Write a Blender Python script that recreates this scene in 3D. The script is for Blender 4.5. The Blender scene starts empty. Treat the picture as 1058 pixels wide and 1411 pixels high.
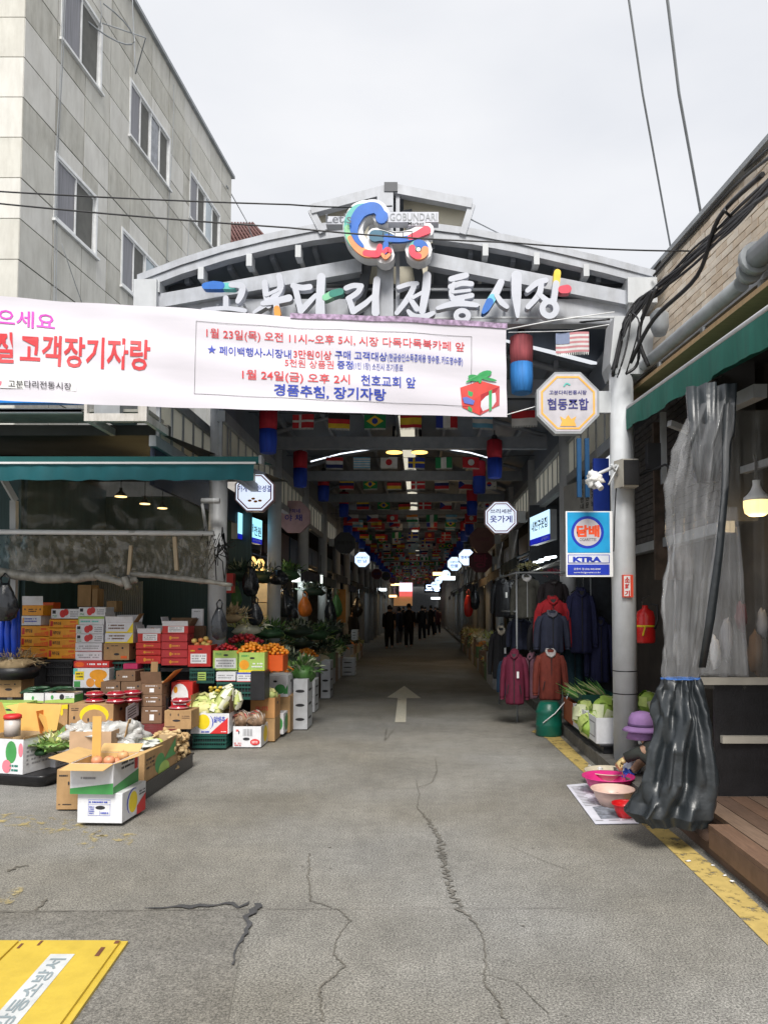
import bpy, math, random
from mathutils import Vector, Matrix, noise
R = math.radians
C = bpy.context.scene.collection
random.seed(7)

# ------------------------------------------------------------ camera, sky, sun, exposure
F, PX, PY, TILT, EYE = 1060.0, 580.0, 784.0, R(2.9), 1.6
cam_d = bpy.data.cameras.new('camera'); cam = bpy.data.objects.new('camera', cam_d); C.objects.link(cam)
cam.location = (0, 0, EYE); cam.rotation_euler = (R(90) + TILT, 0, 0)
cam_d.sensor_fit = 'VERTICAL'; cam_d.sensor_height = 24; cam_d.lens = 24 * F / 1411
cam_d.shift_x = (529 - PX) / 1411; cam_d.shift_y = (PY - 705.5) / 1411
cam_d.clip_start = .05; cam_d.clip_end = 1500
bpy.context.scene.camera = cam
sc = bpy.context.scene
W = bpy.data.worlds.new('World'); sc.world = W; W.use_nodes = True
nt = W.node_tree; nt.nodes.clear()
SUN_EL, SUN_AZ = R(48), R(178)
sky = nt.nodes.new('ShaderNodeTexSky'); sky.sky_type = 'NISHITA'; sky.sun_disc = False
sky.sun_elevation = SUN_EL; sky.sun_rotation = SUN_AZ
tc = nt.nodes.new('ShaderNodeTexCoord'); mp = nt.nodes.new('ShaderNodeMapping'); mp.inputs['Scale'].default_value = (1.2, 1.2, 3.2)
nz = nt.nodes.new('ShaderNodeTexNoise'); nz.inputs['Scale'].default_value = 1.7; nz.inputs['Detail'].default_value = 5; nz.inputs['Roughness'].default_value = .5
rp = nt.nodes.new('ShaderNodeValToRGB')
rp.color_ramp.elements[0].position = .3; rp.color_ramp.elements[0].color = (.71, .73, .775, 1)
rp.color_ramp.elements[1].position = .68; rp.color_ramp.elements[1].color = (.86, .865, .885, 1)
sc10 = nt.nodes.new('ShaderNodeVectorMath'); sc10.operation = 'SCALE'; sc10.inputs['Scale'].default_value = 6.5
mx = nt.nodes.new('ShaderNodeMixRGB'); mx.inputs[0].default_value = .94
bg = nt.nodes.new('ShaderNodeBackground'); bg.inputs['Strength'].default_value = .1
wo = nt.nodes.new('ShaderNodeOutputWorld'); L = nt.links.new
L(tc.outputs['Generated'], mp.inputs['Vector']); L(mp.outputs[0], nz.inputs['Vector']); L(nz.outputs['Fac'], rp.inputs[0])
L(rp.outputs[0], sc10.inputs[0]); L(sky.outputs[0], mx.inputs[1]); L(sc10.outputs[0], mx.inputs[2]); L(mx.outputs[0], bg.inputs[0]); L(bg.outputs[0], wo.inputs[0])
sd = bpy.data.lights.new('sun', 'SUN'); sd.energy = 2.6; sd.angle = R(22); sd.color = (1, .96, .9)
sun = bpy.data.objects.new('sun', sd); C.objects.link(sun); sun.location = (-3, -12, 20)
dvec = Vector((math.sin(SUN_AZ) * math.cos(SUN_EL), math.cos(SUN_AZ) * math.cos(SUN_EL), math.sin(SUN_EL)))
sun.rotation_euler = dvec.to_track_quat('Z', 'Y').to_euler()
vs = sc.view_settings; vs.view_transform = 'Standard'; vs.look = 'None'; vs.exposure = .8; vs.gamma = 1; vs.use_curve_mapping = False
sc.cycles.max_bounces = 6; sc.cycles.transparent_max_bounces = 16; sc.cycles.sample_clamp_indirect = 4

# ------------------------------------------------------------ helpers
def at(px, py, Y):                       # where the ray of photo pixel (px,py) meets the plane y=Y
    a = (PY - py) / F; t = math.tan(TILT)
    h = Y * (a + t) / (1 - a * t); fw = Y * math.cos(TILT) + h * math.sin(TILT)
    return Vector(((px - PX) * fw / F, Y, EYE + h))
def ray(px, py):
    p = at(px, py, 1.0); return (p - Vector((0, 0, EYE)))
def onplane(px, py, p0, n):
    d = ray(px, py); o = Vector((0, 0, EYE)); return o + d * ((p0 - o).dot(n) / d.dot(n))
def gy(py):                              # depth of the ground point seen at row py
    d = ray(PX, py); return -EYE / d.z * 1.0

MATS = {}
def mat(name, col, rough=.6, metal=0, var=.12, scale=8, bump=.0, bscale=60, emit=None, estr=0, spec=.5, stretch=None, dirt=0):
    if name in MATS: return MATS[name]
    m = bpy.data.materials.new(name); m.use_nodes = True; n = m.node_tree.nodes; l = m.node_tree.links.new
    p = n['Principled BSDF']; p.inputs['Roughness'].default_value = rough; p.inputs['Metallic'].default_value = metal
    p.inputs['Specular IOR Level'].default_value = spec
    tc = n.new('ShaderNodeTexCoord'); mp = n.new('ShaderNodeMapping'); l(tc.outputs['Object'], mp.inputs[0])
    if stretch: mp.inputs['Scale'].default_value = stretch
    nz = n.new('ShaderNodeTexNoise'); nz.inputs['Scale'].default_value = scale; nz.inputs['Detail'].default_value = 6; l(mp.outputs[0], nz.inputs[0])
    oi = n.new('ShaderNodeObjectInfo')
    rp = n.new('ShaderNodeValToRGB'); e = rp.color_ramp.elements
    e[0].position = .3; e[1].position = .7
    e[0].color = tuple(c * (1 - var) for c in col[:3]) + (1,); e[1].color = tuple(min(1, c * (1 + var)) for c in col[:3]) + (1,)
    l(nz.outputs['Fac'], rp.inputs[0]); last = rp.outputs[0]
    if dirt:
        n2 = n.new('ShaderNodeTexNoise'); n2.inputs['Scale'].default_value = 2.3; n2.inputs['Detail'].default_value = 9; n2.inputs['Roughness'].default_value = .7
        mp2 = n.new('ShaderNodeMapping'); mp2.inputs['Scale'].default_value = (3, 3, .7); l(tc.outputs['Object'], mp2.inputs[0]); l(mp2.outputs[0], n2.inputs[0])
        r2 = n.new('ShaderNodeValToRGB'); r2.color_ramp.elements[0].position = .42; r2.color_ramp.elements[1].position = .75
        r2.color_ramp.elements[0].color = (0, 0, 0, 1); r2.color_ramp.elements[1].color = (dirt, dirt, dirt, 1); l(n2.outputs['Fac'], r2.inputs[0])
        mx = n.new('ShaderNodeMixRGB'); mx.inputs[2].default_value = (col[0] * .35, col[1] * .32, col[2] * .26, 1); l(r2.outputs[0], mx.inputs[0]); l(last, mx.inputs[1]); last = mx.outputs[0]
    l(last, p.inputs['Base Color'])
    if bump:
        nb = n.new('ShaderNodeTexNoise'); nb.inputs['Scale'].default_value = bscale; nb.inputs['Detail'].default_value = 4; l(tc.outputs['Object'], nb.inputs[0])
        bp = n.new('ShaderNodeBump'); bp.inputs['Strength'].default_value = bump; bp.inputs['Distance'].default_value = .01; l(nb.outputs['Fac'], bp.inputs['Height']); l(bp.outputs[0], p.inputs['Normal'])
    if emit: p.inputs['Emission Color'].default_value = tuple(emit[:3]) + (1,); p.inputs['Emission Strength'].default_value = estr
    MATS[name] = m; return m
def clear_mat(name, col, fac, rough=.12, bump=.4, bscale=12):       # dusty see-through plastic
    if name in MATS: return MATS[name]
    m = mat(name, col, rough, var=.25, scale=5, bump=bump, bscale=bscale, spec=.8, dirt=.4); n = m.node_tree.nodes; l = m.node_tree.links.new
    out = n['Material Output']; p = n['Principled BSDF']; tr = n.new('ShaderNodeBsdfTransparent'); mx = n.new('ShaderNodeMixShader')
    nz = n.new('ShaderNodeTexNoise'); nz.inputs['Scale'].default_value = 4; nz.inputs['Detail'].default_value = 5
    mr = n.new('ShaderNodeMapRange'); mr.inputs['From Min'].default_value = .3; mr.inputs['From Max'].default_value = .7
    mr.inputs['To Min'].default_value = fac * .6; mr.inputs['To Max'].default_value = min(1, fac * 1.4)
    l(nz.outputs['Fac'], mr.inputs['Value']); l(mr.outputs[0], mx.inputs[0]); l(tr.outputs[0], mx.inputs[1]); l(p.outputs[0], mx.inputs[2]); l(mx.outputs[0], out.inputs['Surface'])
    return m

ORG = {}
def refine(rings, sub, amp, fq=6, seed=0):       # more rings between the given ones, crumpled by noise
    out = []
    for i in range(len(rings) - 1):
        for s_ in range(sub):
            t = s_ / sub; t = t * t * (3 - 2 * t); out.append([a.lerp(b, t) for a, b in zip(rings[i], rings[i + 1])])
    out.append(rings[-1]); res = []
    for r_ in out:
        c = sum(r_, Vector()) / len(r_); nr = []
        for v in r_:
            d = Vector((v.x - c.x, v.y - c.y, 0)); d.normalize(); q = Vector((v.x * fq, v.y * fq, v.z * fq * .45 + seed)); k = noise.noise(q) + .6 * abs(noise.noise(q * 2.3)) * 1.5 - .3
            nr.append(v + d * k * amp)
        res.append(nr)
    return res
class MB:
    def __init__(s): s.v = []; s.f = []; s.m = []; s.k = 0; s.smooth = []
    def add(s, vs_, fs, k=None, sm=False):
        b = len(s.v); s.v += [Vector(v) for v in vs_]
        for f in fs: s.f.append([b + i for i in f]); s.m.append(s.k if k is None else k); s.smooth.append(sm)
        return s
    def box(s, x0, x1, y0, y1, z0, z1, k=None):
        return s.add([(x0, y0, z0), (x1, y0, z0), (x1, y1, z0), (x0, y1, z0), (x0, y0, z1), (x1, y0, z1), (x1, y1, z1), (x0, y1, z1)],
                     [(0, 3, 2, 1), (4, 5, 6, 7), (0, 1, 5, 4), (1, 2, 6, 5), (2, 3, 7, 6), (3, 0, 4, 7)], k)
    def slab(s, p, u, v, w, k=None):    # parallelepiped from corner p with edges u,v,w
        p, u, v, w = map(Vector, (p, u, v, w)); q = [p, p + u, p + u + v, p + v]; q += [a + w for a in q]
        return s.add(q, [(0, 3, 2, 1), (4, 5, 6, 7), (0, 1, 5, 4), (1, 2, 6, 5), (2, 3, 7, 6), (3, 0, 4, 7)], k)
    def quad(s, a, b, c, d, k=None): return s.add([a, b, c, d], [(0, 1, 2, 3)], k)
    def bar(s, a, b, w=.05, h=None, k=None, up=(0, 0, 1)):
        a, b = Vector(a), Vector(b); h = h or w; d = (b - a).normalized(); upv = Vector(up)
        if abs(d.dot(upv)) > .98: upv = Vector((0, 1, 0))
        sx = d.cross(upv).normalized() * w / 2; sy = sx.cross(d).normalized() * h / 2
        q = [a - sx - sy, a + sx - sy, a + sx + sy, a - sx + sy, b - sx - sy, b + sx - sy, b + sx + sy, b - sx + sy]
        return s.add(q, [(0, 1, 2, 3), (7, 6, 5, 4), (0, 4, 5, 1), (1, 5, 6, 2), (2, 6, 7, 3), (3, 7, 4, 0)], k)
    def tube(s, pts, r, n=8, k=None, caps=True):
        pts = [Vector(p) for p in pts]; rs = r if isinstance(r, (list, tuple)) else [r] * len(pts); rings = []
        ref = Vector((0, 0, 1))
        for i, p in enumerate(pts):
            d = (pts[min(i + 1, len(pts) - 1)] - pts[max(i - 1, 0)]).normalized()
            q = ref if abs(d.dot(ref)) < .95 else Vector((1, 0, 0))
            a = d.cross(q).normalized(); b = a.cross(d)
            rings.append([p + (a * math.cos(2 * math.pi * j / n) + b * math.sin(2 * math.pi * j / n)) * rs[i] for j in range(n)])
        return s.loft(rings, k, caps)
    def loft(s, rings, k=None, caps=True, closed=True):
        b = len(s.v); n = len(rings[0]); fs = []
        for i in range(len(rings) - 1):
            for j in range(n if closed else n - 1): fs.append((i * n + j, i * n + (j + 1) % n, (i + 1) * n + (j + 1) % n, (i + 1) * n + j))
        vs_ = [v for r_ in rings for v in r_]
        s.add(vs_, fs, k, True)
        if caps and closed:
            s.f.append([b + j for j in range(n)][::-1]); s.m.append(s.k if k is None else k); s.smooth.append(False)
            m_ = b + (len(rings) - 1) * n; s.f.append([m_ + j for j in range(n)]); s.m.append(s.k if k is None else k); s.smooth.append(False)
        return s
    def lathe(s, c, prof, n=16, k=None, axis='z'):   # prof: (r, h)
        c = Vector(c); rings = []
        for r_, h in prof:
            ring = []
            for j in range(n):
                a = 2 * math.pi * j / n; x, y = math.cos(a) * r_, math.sin(a) * r_
                ring.append(c + (Vector((x, y, h)) if axis == 'z' else Vector((x, -h, y))))
            rings.append(ring)
        return s.loft(rings, k)
    def ball(s, c, rx, ry=None, rz=None, n=8, m=6, k=None, jit=0, fn=None):
        ry = ry or rx; rz = rz or rx; c = Vector(c); rings = []; off = Vector((random.random() * 50, 0, 0))
        for i in range(m + 1):
            th = math.pi * (i + .001) / (m + .002); ring = []
            for j in range(n):
                a = 2 * math.pi * j / n; d = Vector((math.sin(th) * math.cos(a), math.sin(th) * math.sin(a), -math.cos(th)))
                q = 1 + (noise.noise(d * 2.2 + off) * jit if jit else 0)
                if fn: q *= fn(th, a)
                ring.append(c + Vector((d.x * rx, d.y * ry, d.z * rz)) * q)
            rings.append(ring)
        return s.loft(rings, k, False)
    def leaf(s, p, d, l_, w, k=None, droop=.3):
        p, d = Vector(p), Vector(d).normalized(); sd_ = d.cross(Vector((random.random() - .5, random.random() - .5, 1))).normalized() * w / 2
        m_ = p + d * l_ * .55 - Vector((0, 0, droop * l_ * .2)); t = p + d * l_ - Vector((0, 0, droop * l_))
        return s.add([p, m_ - sd_, m_ + sd_, t], [(0, 1, 3, 2)], k)
    def disc(s, c, r, n=20, k=None, u=(1, 0, 0), v=(0, 0, 1), a0=0, a1=2 * math.pi, rz=None):
        c, u, v = Vector(c), Vector(u), Vector(v); rz = rz or r; full = abs(a1 - a0 - 2 * math.pi) < 1e-6
        pts = [c + u * r * math.cos(a0 + (a1 - a0) * i / n) + v * rz * math.sin(a0 + (a1 - a0) * i / n) for i in range(n if full else n + 1)]
        if not full: pts.append(c)
        return s.add(pts, [tuple(range(len(pts)))], k)
    def stroke(s, pts, ws, dep, k=None, sub=6, closed=False, origin=None, yoff=0, side=None):
        """flat brush stroke in the xz plane of points (Vectors), extruded in +y by dep"""
        P = [Vector(p) for p in pts]; n = len(P)
        if not isinstance(ws, (list, tuple)): ws = [ws] * n
        Q = []; WW = []
        segs = n if closed else n - 1
        for i in range(segs):
            g = (lambda j: P[j % n]) if closed else (lambda j: P[max(0, min(n - 1, j))])
            gw = (lambda j: ws[j % n]) if closed else (lambda j: ws[max(0, min(n - 1, j))])
            for t_ in range(sub):
                t = t_ / sub; a, b, c, d = g(i - 1), g(i), g(i + 1), g(i + 2)
                Q.append(.5 * ((2 * b) + (c - a) * t + (2 * a - 5 * b + 4 * c - d) * t * t + (3 * b - a - 3 * c + d) * t ** 3)); WW.append(gw(i) * (1 - t) + gw(i + 1) * t)
        if not closed: Q.append(P[-1]); WW.append(ws[-1])
        m_ = len(Q); Lf = []; Rt = []
        for i in range(m_):
            d = (Q[(i + 1) % m_] - Q[i - 1]) if closed else (Q[min(i + 1, m_ - 1)] - Q[max(i - 1, 0)])
            d.y = 0; d.normalize(); nr = Vector((-d.z, 0, d.x)) * WW[i] / 2
            Lf.append(Q[i] + nr); Rt.append(Q[i] - nr)
        dy = Vector((0, dep, 0)); y0 = Vector((0, yoff, 0)); rings = []
        for i in range(m_): rings.append([Lf[i] + y0, Rt[i] + y0, Rt[i] + y0 + dy, Lf[i] + y0 + dy])
        b = len(s.v); vs_ = [v for r_ in rings for v in r_]; fs = []
        for i in range(m_ if closed else m_ - 1):
            a_, c_ = i * 4, ((i + 1) % m_) * 4
            for e in range(4): fs.append((a_ + e, a_ + (e + 1) % 4, c_ + (e + 1) % 4, c_ + e))
        s.add(vs_, fs, k)
        if not closed:
            for (q, l0, r0) in ((Q[0], Rt[0], Lf[0]), (Q[-1], Lf[-1], Rt[-1])):
                arm = (l0 - q); ax = Vector((0, 1, 0)); arc = []
                for j in range(1, 6):
                    arc.append(q + Matrix.Rotation(math.pi * j / 6, 3, 'Y') @ arm)
                test = arc[2] - q; dirn = (Q[1] - Q[0]) if q is Q[0] else (Q[-2] - Q[-1])
                if test.dot(dirn) > 0: arc = [q - (a_ - q) for a_ in arc][::-1]
                ring = [l0] + arc + [r0]; nn = len(ring)
                vv = [p + y0 for p in ring] + [p + y0 + dy for p in ring]
                ff = [tuple(range(nn))] + [(j, j + 1, nn + j + 1, nn + j) for j in range(nn - 1)]
                s.add(vv, ff, k)
        return s
    def build(s, name, mats, parent=None, local=False, loc=None, kind=None):
        me = bpy.data.meshes.new(name)
        o = bpy.data.objects.new(name, me); C.objects.link(o)
        org = Vector((0, 0, 0))
        if parent is not None:
            o.parent = parent
            if not local: org = ORG.get(parent.name, org)
            ORG[o.name] = org
        elif loc is not None: org = Vector(loc); o.location = org; ORG[o.name] = org
        me.from_pydata([tuple(v - org) for v in s.v], [], s.f)
        if not isinstance(mats, (list, tuple)): mats = [mats]
        for m_ in mats: me.materials.append(m_)
        if s.f:
            me.polygons.foreach_set('material_index', s.m); me.polygons.foreach_set('use_smooth', s.smooth)
        me.validate(); me.update()
        if kind: o['kind'] = kind
        return o
def tag(o, label=None, cat=None, group=None, kind=None):
    if label: o['label'] = label
    if cat: o['category'] = cat
    if group: o['group'] = group
    if kind: o['kind'] = kind
    return o
def thing(name, loc, label, cat, group=None, rz=0, kind=None):
    o = bpy.data.objects.new(name, None); C.objects.link(o); o.location = loc; o.rotation_euler = (0, 0, rz); o.empty_display_size = .1
    ORG[o.name] = Vector(loc); return tag(o, label, cat, group, kind)
def struct(mb, name, mats): return mb.build(name, mats, kind='structure')
KIDS = {}
def dup(root, loc, rz=None, label=None, group=None):
    def kids(o): return [c for c in bpy.data.objects if c.parent == o]
    r = root.copy(); C.objects.link(r); r.location = loc
    if rz is not None: r.rotation_euler = (0, 0, rz)
    if label: r['label'] = label
    if group: r['group'] = group
    if root.name not in KIDS: KIDS[root.name] = [(c, kids(c)) for c in kids(root)]
    for c, gs in KIDS[root.name]:
        c2 = c.copy(); C.objects.link(c2); c2.parent = r
        for g in gs: g2 = g.copy(); C.objects.link(g2); g2.parent = c2
    return r

TXT = {}
def text_geo(st, bold=.02):
    key = (st, bold)
    if key in TXT: return TXT[key]
    cu = bpy.data.curves.new('t', 'FONT'); cu.body = st; cu.offset = bold; cu.resolution_u = 2; cu.fill_mode = 'FRONT'
    o = bpy.data.objects.new('t', cu); C.objects.link(o)
    dg = bpy.context.evaluated_depsgraph_get(); me = o.evaluated_get(dg).to_mesh()
    vs_ = [v.co.copy() for v in me.vertices]; fs = [tuple(p.vertices) for p in me.polygons]
    o.evaluated_get(dg).to_mesh_clear(); bpy.data.objects.remove(o); bpy.data.curves.remove(cu)
    x0, x1 = min(v.x for v in vs_), max(v.x for v in vs_); y0, y1 = min(v.y for v in vs_), max(v.y for v in vs_)
    TXT[key] = ([((v.x - x0) / (x1 - x0), (v.y - y0) / (y1 - y0)) for v in vs_], fs); return TXT[key]
def text(mb, st, O, U, V, k=0, bold=.02):          # O lower-left, U full width, V full height
    g, fs = text_geo(st, bold); O, U, V = Vector(O), Vector(U), Vector(V)
    mb.add([O + U * a + V * b for a, b in g], fs, k); return mb

# ------------------------------------------------------------ materials
def rgb(r, g, b): return tuple(((c / 255 + .055) / 1.055) ** 2.4 if c > 10 else c / 255 / 12.92 for c in (r, g, b))
STEEL = mat('painted_steel_white', (.5, .52, .54), .45, var=.06, dirt=.25)
GST = mat('gate_steel', (.4, .42, .46), .45, var=.1, dirt=.4)
STEELG = mat('painted_steel_grey', (.3, .32, .34), .5, var=.1, dirt=.3)
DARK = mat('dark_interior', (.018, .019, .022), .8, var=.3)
BLACK = mat('black_plastic', (.012, .012, .014), .4, var=.3, bump=.2)
WHITE = mat('white_paint', (.75, .76, .77), .5, var=.04)
KRAFT = mat('kraft_cardboard', (.42, .26, .12), .85, var=.14, scale=5, bump=.3, bscale=30, dirt=.45)
KRAFT2 = mat('brown_cardboard', (.2, .12, .07), .85, var=.15, bump=.3, bscale=30, dirt=.3)
KRAFTY = mat('golden_cardboard', (.62, .37, .1), .8, var=.08)
KIN = mat('cardboard_inside', (.45, .33, .19), .9, var=.1)
CWHITE = mat('white_carton', (.72, .73, .76), .55, var=.07, bump=.3, bscale=25, dirt=.3)
CRED = mat('red_carton', (.55, .025, .02), .45, var=.14, bump=.3, bscale=25, dirt=.25)
CORANGE = mat('orange_carton', (.8, .33, .015), .45, var=.12, bump=.3, bscale=25, dirt=.25)
CDORANGE = mat('deep_orange_print', (.75, .11, .01), .5, var=.07)
CGREEN = mat('lime_carton', (.38, .55, .12), .55, var=.07)
GREENP = mat('green_print', (.06, .3, .08), .5); YELP = mat('yellow_print', (.8, .62, .02), .5); REDP = mat('red_print', (.62, .03, .03), .5)
BLUEP = mat('blue_print', (.03, .06, .45), .5); INK = mat('black_print', (.02, .02, .025), .6); GREYP = mat('grey_print', (.3, .3, .32), .6)
WHP = mat('white_print', (.8, .8, .8), .5); PINKP = mat('pink_print', (.75, .2, .25), .5)
CRATEG = mat('green_crate_plastic', (.01, .07, .055), .4, var=.2); CRATEW = mat('white_crate_plastic', (.55, .57, .6), .45, var=.1, dirt=.3)
TEAL = mat('teal_awning_fabric', (.0, .08, .08), .75, var=.15, scale=3, dirt=.25)
TEAL2 = mat('green_awning_fabric', (.008, .125, .095), .75, var=.15, scale=3, stretch=(1, 6, 1), dirt=.3)
CLEAR = clear_mat('dusty_clear_vinyl', (.28, .25, .19), .5); CLEAR2 = clear_mat('bright_clear_vinyl', (.6, .61, .63), .15, rough=.05, bump=.35, bscale=5)
# ------------------------------------------------------------ ground and markings
def asphalt(name, base, spk=.5):
    m = bpy.data.materials.new(name); m.use_nodes = True; n = m.node_tree.nodes; l = m.node_tree.links.new
    p = n['Principled BSDF']; p.inputs['Roughness'].default_value = .85
    tc = n.new('ShaderNodeTexCoord')
    def nse(sc_, det, ro=.5):
        q = n.new('ShaderNodeTexNoise'); q.inputs['Scale'].default_value = sc_; q.inputs['Detail'].default_value = det; q.inputs['Roughness'].default_value = ro; l(tc.outputs['Object'], q.inputs[0]); return q
    a = nse(95, 4, .9); b = nse(1.1, 8, .65); c = nse(9, 5, .7); d = nse(.35, 3)
    v = n.new('ShaderNodeTexVoronoi'); v.inputs['Scale'].default_value = 150; l(tc.outputs['Object'], v.inputs['Vector'])
    r1 = n.new('ShaderNodeValToRGB'); e = r1.color_ramp.elements
    e[0].position = .4; e[0].color = tuple(x * (1 - spk) for x in base) + (1,); e[1].position = .62; e[1].color = tuple(x * (1 + spk * .9) for x in base) + (1,); l(a.outputs['Fac'], r1.inputs[0])
    def mul(prev, src, lo, hi, p0=.3, p1=.7, tint=(1, 1, 1)):
        r_ = n.new('ShaderNodeValToRGB'); r_.color_ramp.elements[0].position = p0; r_.color_ramp.elements[1].position = p1
        r_.color_ramp.elements[0].color = tuple(lo * t for t in tint) + (1,); r_.color_ramp.elements[1].color = (hi, hi, hi, 1); l(src, r_.inputs[0])
        q = n.new('ShaderNodeMixRGB'); q.blend_type = 'MULTIPLY'; q.inputs[0].default_value = 1; l(prev, q.inputs[1]); l(r_.outputs[0], q.inputs[2]); return q.outputs[0]
    o = mul(r1.outputs[0], b.outputs['Fac'], .82, 1.12, .35, .65); o = mul(o, c.outputs['Fac'], .8, 1.1); o = mul(o, v.outputs['Distance'], .75, 1.12, .0, .5); o = mul(o, d.outputs['Fac'], .82, 1.12, .35, .62, tint=(1.06, 1, .88))
    l(o, p.inputs['Base Color'])
    bp = n.new('ShaderNodeBump'); bp.inputs['Strength'].default_value = .55; bp.inputs['Distance'].default_value = .006; l(a.outputs['Fac'], bp.inputs['Height']); l(bp.outputs[0], p.inputs['Normal'])
    return m
ASPH = asphalt('worn_asphalt', (.232, .228, .213), .75); ASPH2 = asphalt('patched_asphalt', (.19, .185, .172), .6); TAR = asphalt('tar_seam', (.07, .072, .078), .3)
CRACK = asphalt('crack_dirt', (.155, .147, .13), .4); KERB = mat('kerb_stone', (.13, .125, .115), .85, var=.25, scale=20, bump=.4, dirt=.4)
def worn(name, col, thr):          # paint worn down to the asphalt: real holes through the alpha
    m = mat(name, col, .7, var=.12, scale=15, bump=.3, bscale=90); n = m.node_tree.nodes; l = m.node_tree.links.new
    q = n.new('ShaderNodeTexNoise'); q.inputs['Scale'].default_value = 9; q.inputs['Detail'].default_value = 10; q.inputs['Roughness'].default_value = .75
    tc_ = n.new('ShaderNodeTexCoord'); l(tc_.outputs['Object'], q.inputs[0])
    r_ = n.new('ShaderNodeValToRGB'); r_.color_ramp.elements[0].position = thr; r_.color_ramp.elements[1].position = thr + .1; l(q.outputs['Fac'], r_.inputs[0]); l(r_.outputs[0], n['Principled BSDF'].inputs['Alpha']); return m
YLINE = worn('worn_yellow_paint', (.5, .37, .12), .37); YLINE2 = worn('faded_yellow_paint', (.42, .34, .15), .52); ALINE = worn('worn_arrow_paint', (.6, .57, .47), .3)
g = MB(); N = 60
g.quad((-260, -120, 0), (260, -120, 0), (260, 400, 0), (-260, 400, 0)); struct(g, 'ground', ASPH)
def G(px, py, z=0):
    d = ray(px, py); t = (z - EYE) / d.z; return Vector((d.x * t, d.y * t, z))
def gpoly(name, pts, z, m, kind='structure'):
    mb = MB(); q = [G(*p, z) for p in pts]; mb.add(q, [tuple(range(len(q)))][::1]); o = mb.build(name, m); o['kind'] = kind; return o
patch = []
a, b, c_ = G(-260, 1256), G(345, 1252), G(312, 1420)
gpoly('asphalt_patch', [(345, 1253), (330, 1320), (312, 1420), (280, 1560), (-700, 1560), (-300, 1256)], .004, ASPH2)
# tar seam round the patch, ragged
def ragged(name, pts, ws, z, m, step=.04, jit=.5, th=0):
    P = [G(*p, z) for p in pts]; L_, R_ = [], []
    for i in range(len(P) - 1):
        d = P[i + 1] - P[i]; n_ = max(2, int(d.length / step)); nr = Vector((-d.y, d.x, 0)).normalized()
        for j in range(n_):
            t = j / n_; w = ws[i] * (1 - t) + ws[i + 1] * t; q = P[i] + d * t + nr * random.uniform(-1, 1) * w * jit
            L_.append(q + nr * w / 2 * random.uniform(.3, 1.4)); R_.append(q - nr * w / 2 * random.uniform(.3, 1.4))
    mb = MB(); n_ = len(L_); mb.add(L_ + R_, [(i, i + 1, n_ + i + 1, n_ + i) for i in range(n_ - 1)]); o = mb.build(name, m); o['kind'] = 'structure'; return o
ragged('tar_seam', [(200, 1250), (250, 1248), (300, 1245), (352, 1246)], [.01, .05, .03, .08], .008, TAR, jit=.8)
ragged('tar_seam', [(352, 1244), (345, 1262), (330, 1300), (318, 1335)], [.05, .035, .012, .01], .012, TAR, jit=.8)
ragged('pavement_crack', [(0, 1256), (180, 1254), (352, 1252), (520, 1251), (800, 1250)], [.006, .006, .006, .004, .003], .010, CRACK, jit=.4)
for pts, w in [([(573, 1075), (578, 1095), (574, 1112), (590, 1130), (606, 1160), (615, 1205), (628, 1245), (660, 1278), (668, 1300), (668, 1355), (685, 1375), (700, 1420)], [.005, .006, .006, .018, .03, .026, .03, .008, .007, .009, .01, .009]),
               ([(600, 1045), (602, 1062), (595, 1078), (574, 1085)], [.006, .008, .008, .006]), ([(532, 1005), (530, 1020), (545, 1002)], [.012, .012, .004]),
               ([(427, 1175), (424, 1205), (428, 1240), (470, 1255), (483, 1268), (462, 1295), (460, 1315), (475, 1330), (440, 1362), (446, 1411)], [.008, .01, .008, .006, .007, .006, .009, .008, .008, .008]),
               ([(555, 1120), (580, 1128), (640, 1128)], [.005] * 3), ([(700, 1165), (760, 1190), (790, 1200)], [.004] * 3), ([(660, 1340), (710, 1352), (760, 1400)], [.004] * 3),
               ([(52, 1254), (68, 1236)], [.02, .012]), ([(10, 1200), (22, 1195), (46, 1192)], [.025, .03, .01])]:
    ragged('pavement_crack', pts, w, .006, CRACK, step=.02, jit=.9)
rnd = random.Random(3); mb = MB()
for i in range(60):
    p = Vector((rnd.uniform(-2.2, 1.6), rnd.uniform(2.6, 9), .007)); s = rnd.uniform(.003, .012)
    mb.add([p + Vector((math.cos(a) * s * rnd.uniform(.4, 1.5), math.sin(a) * s * rnd.uniform(.4, 1), 0)) for a in [k * 1.05 for k in range(6)]], [tuple(range(6))])
o = mb.build('dirt_specks', CRACK); o['kind'] = 'stuff'; tag(o, 'small dark stains and grit scattered over the asphalt', 'dirt')
# arrow
A = [(557, 945), (580, 962), (560, 962), (559, 995), (544, 995), (548, 962), (533, 961)]
gpoly('road_arrow', A, .005, ALINE)
gpoly('yellow_line', [(765, 1009), (745, 1001), (732, 1008), (752, 1017), (790, 1052), (915, 1163), (990, 1235), (1075, 1320), (1090, 1290), (1010, 1215), (930, 1150), (822, 1063)], .005, YLINE)
gpoly('yellow_line', [(120, 1135), (105, 1165), (126, 1172), (158, 1134)], .005, YLINE2)
gpoly('yellow_line', [(0, 1224), (36, 1222), (22, 1240), (0, 1256), (-60, 1256), (-60, 1224)], .009, YLINE2)
gpoly('yellow_line', [(-40, 1128), (60, 1150), (110, 1142), (180, 1165), (190, 1150), (110, 1130), (20, 1120)], .005, YLINE2)
# raised kerb right of the lane
mb = MB()
y = 5.9
while y < 60:
    mb.box(1.78, 2.6 if y > 5 else 2, y, y + .97, -.02, .13 + random.uniform(-.004, .004)); y += .985
struct(mb, 'kerb', KERB)

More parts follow.
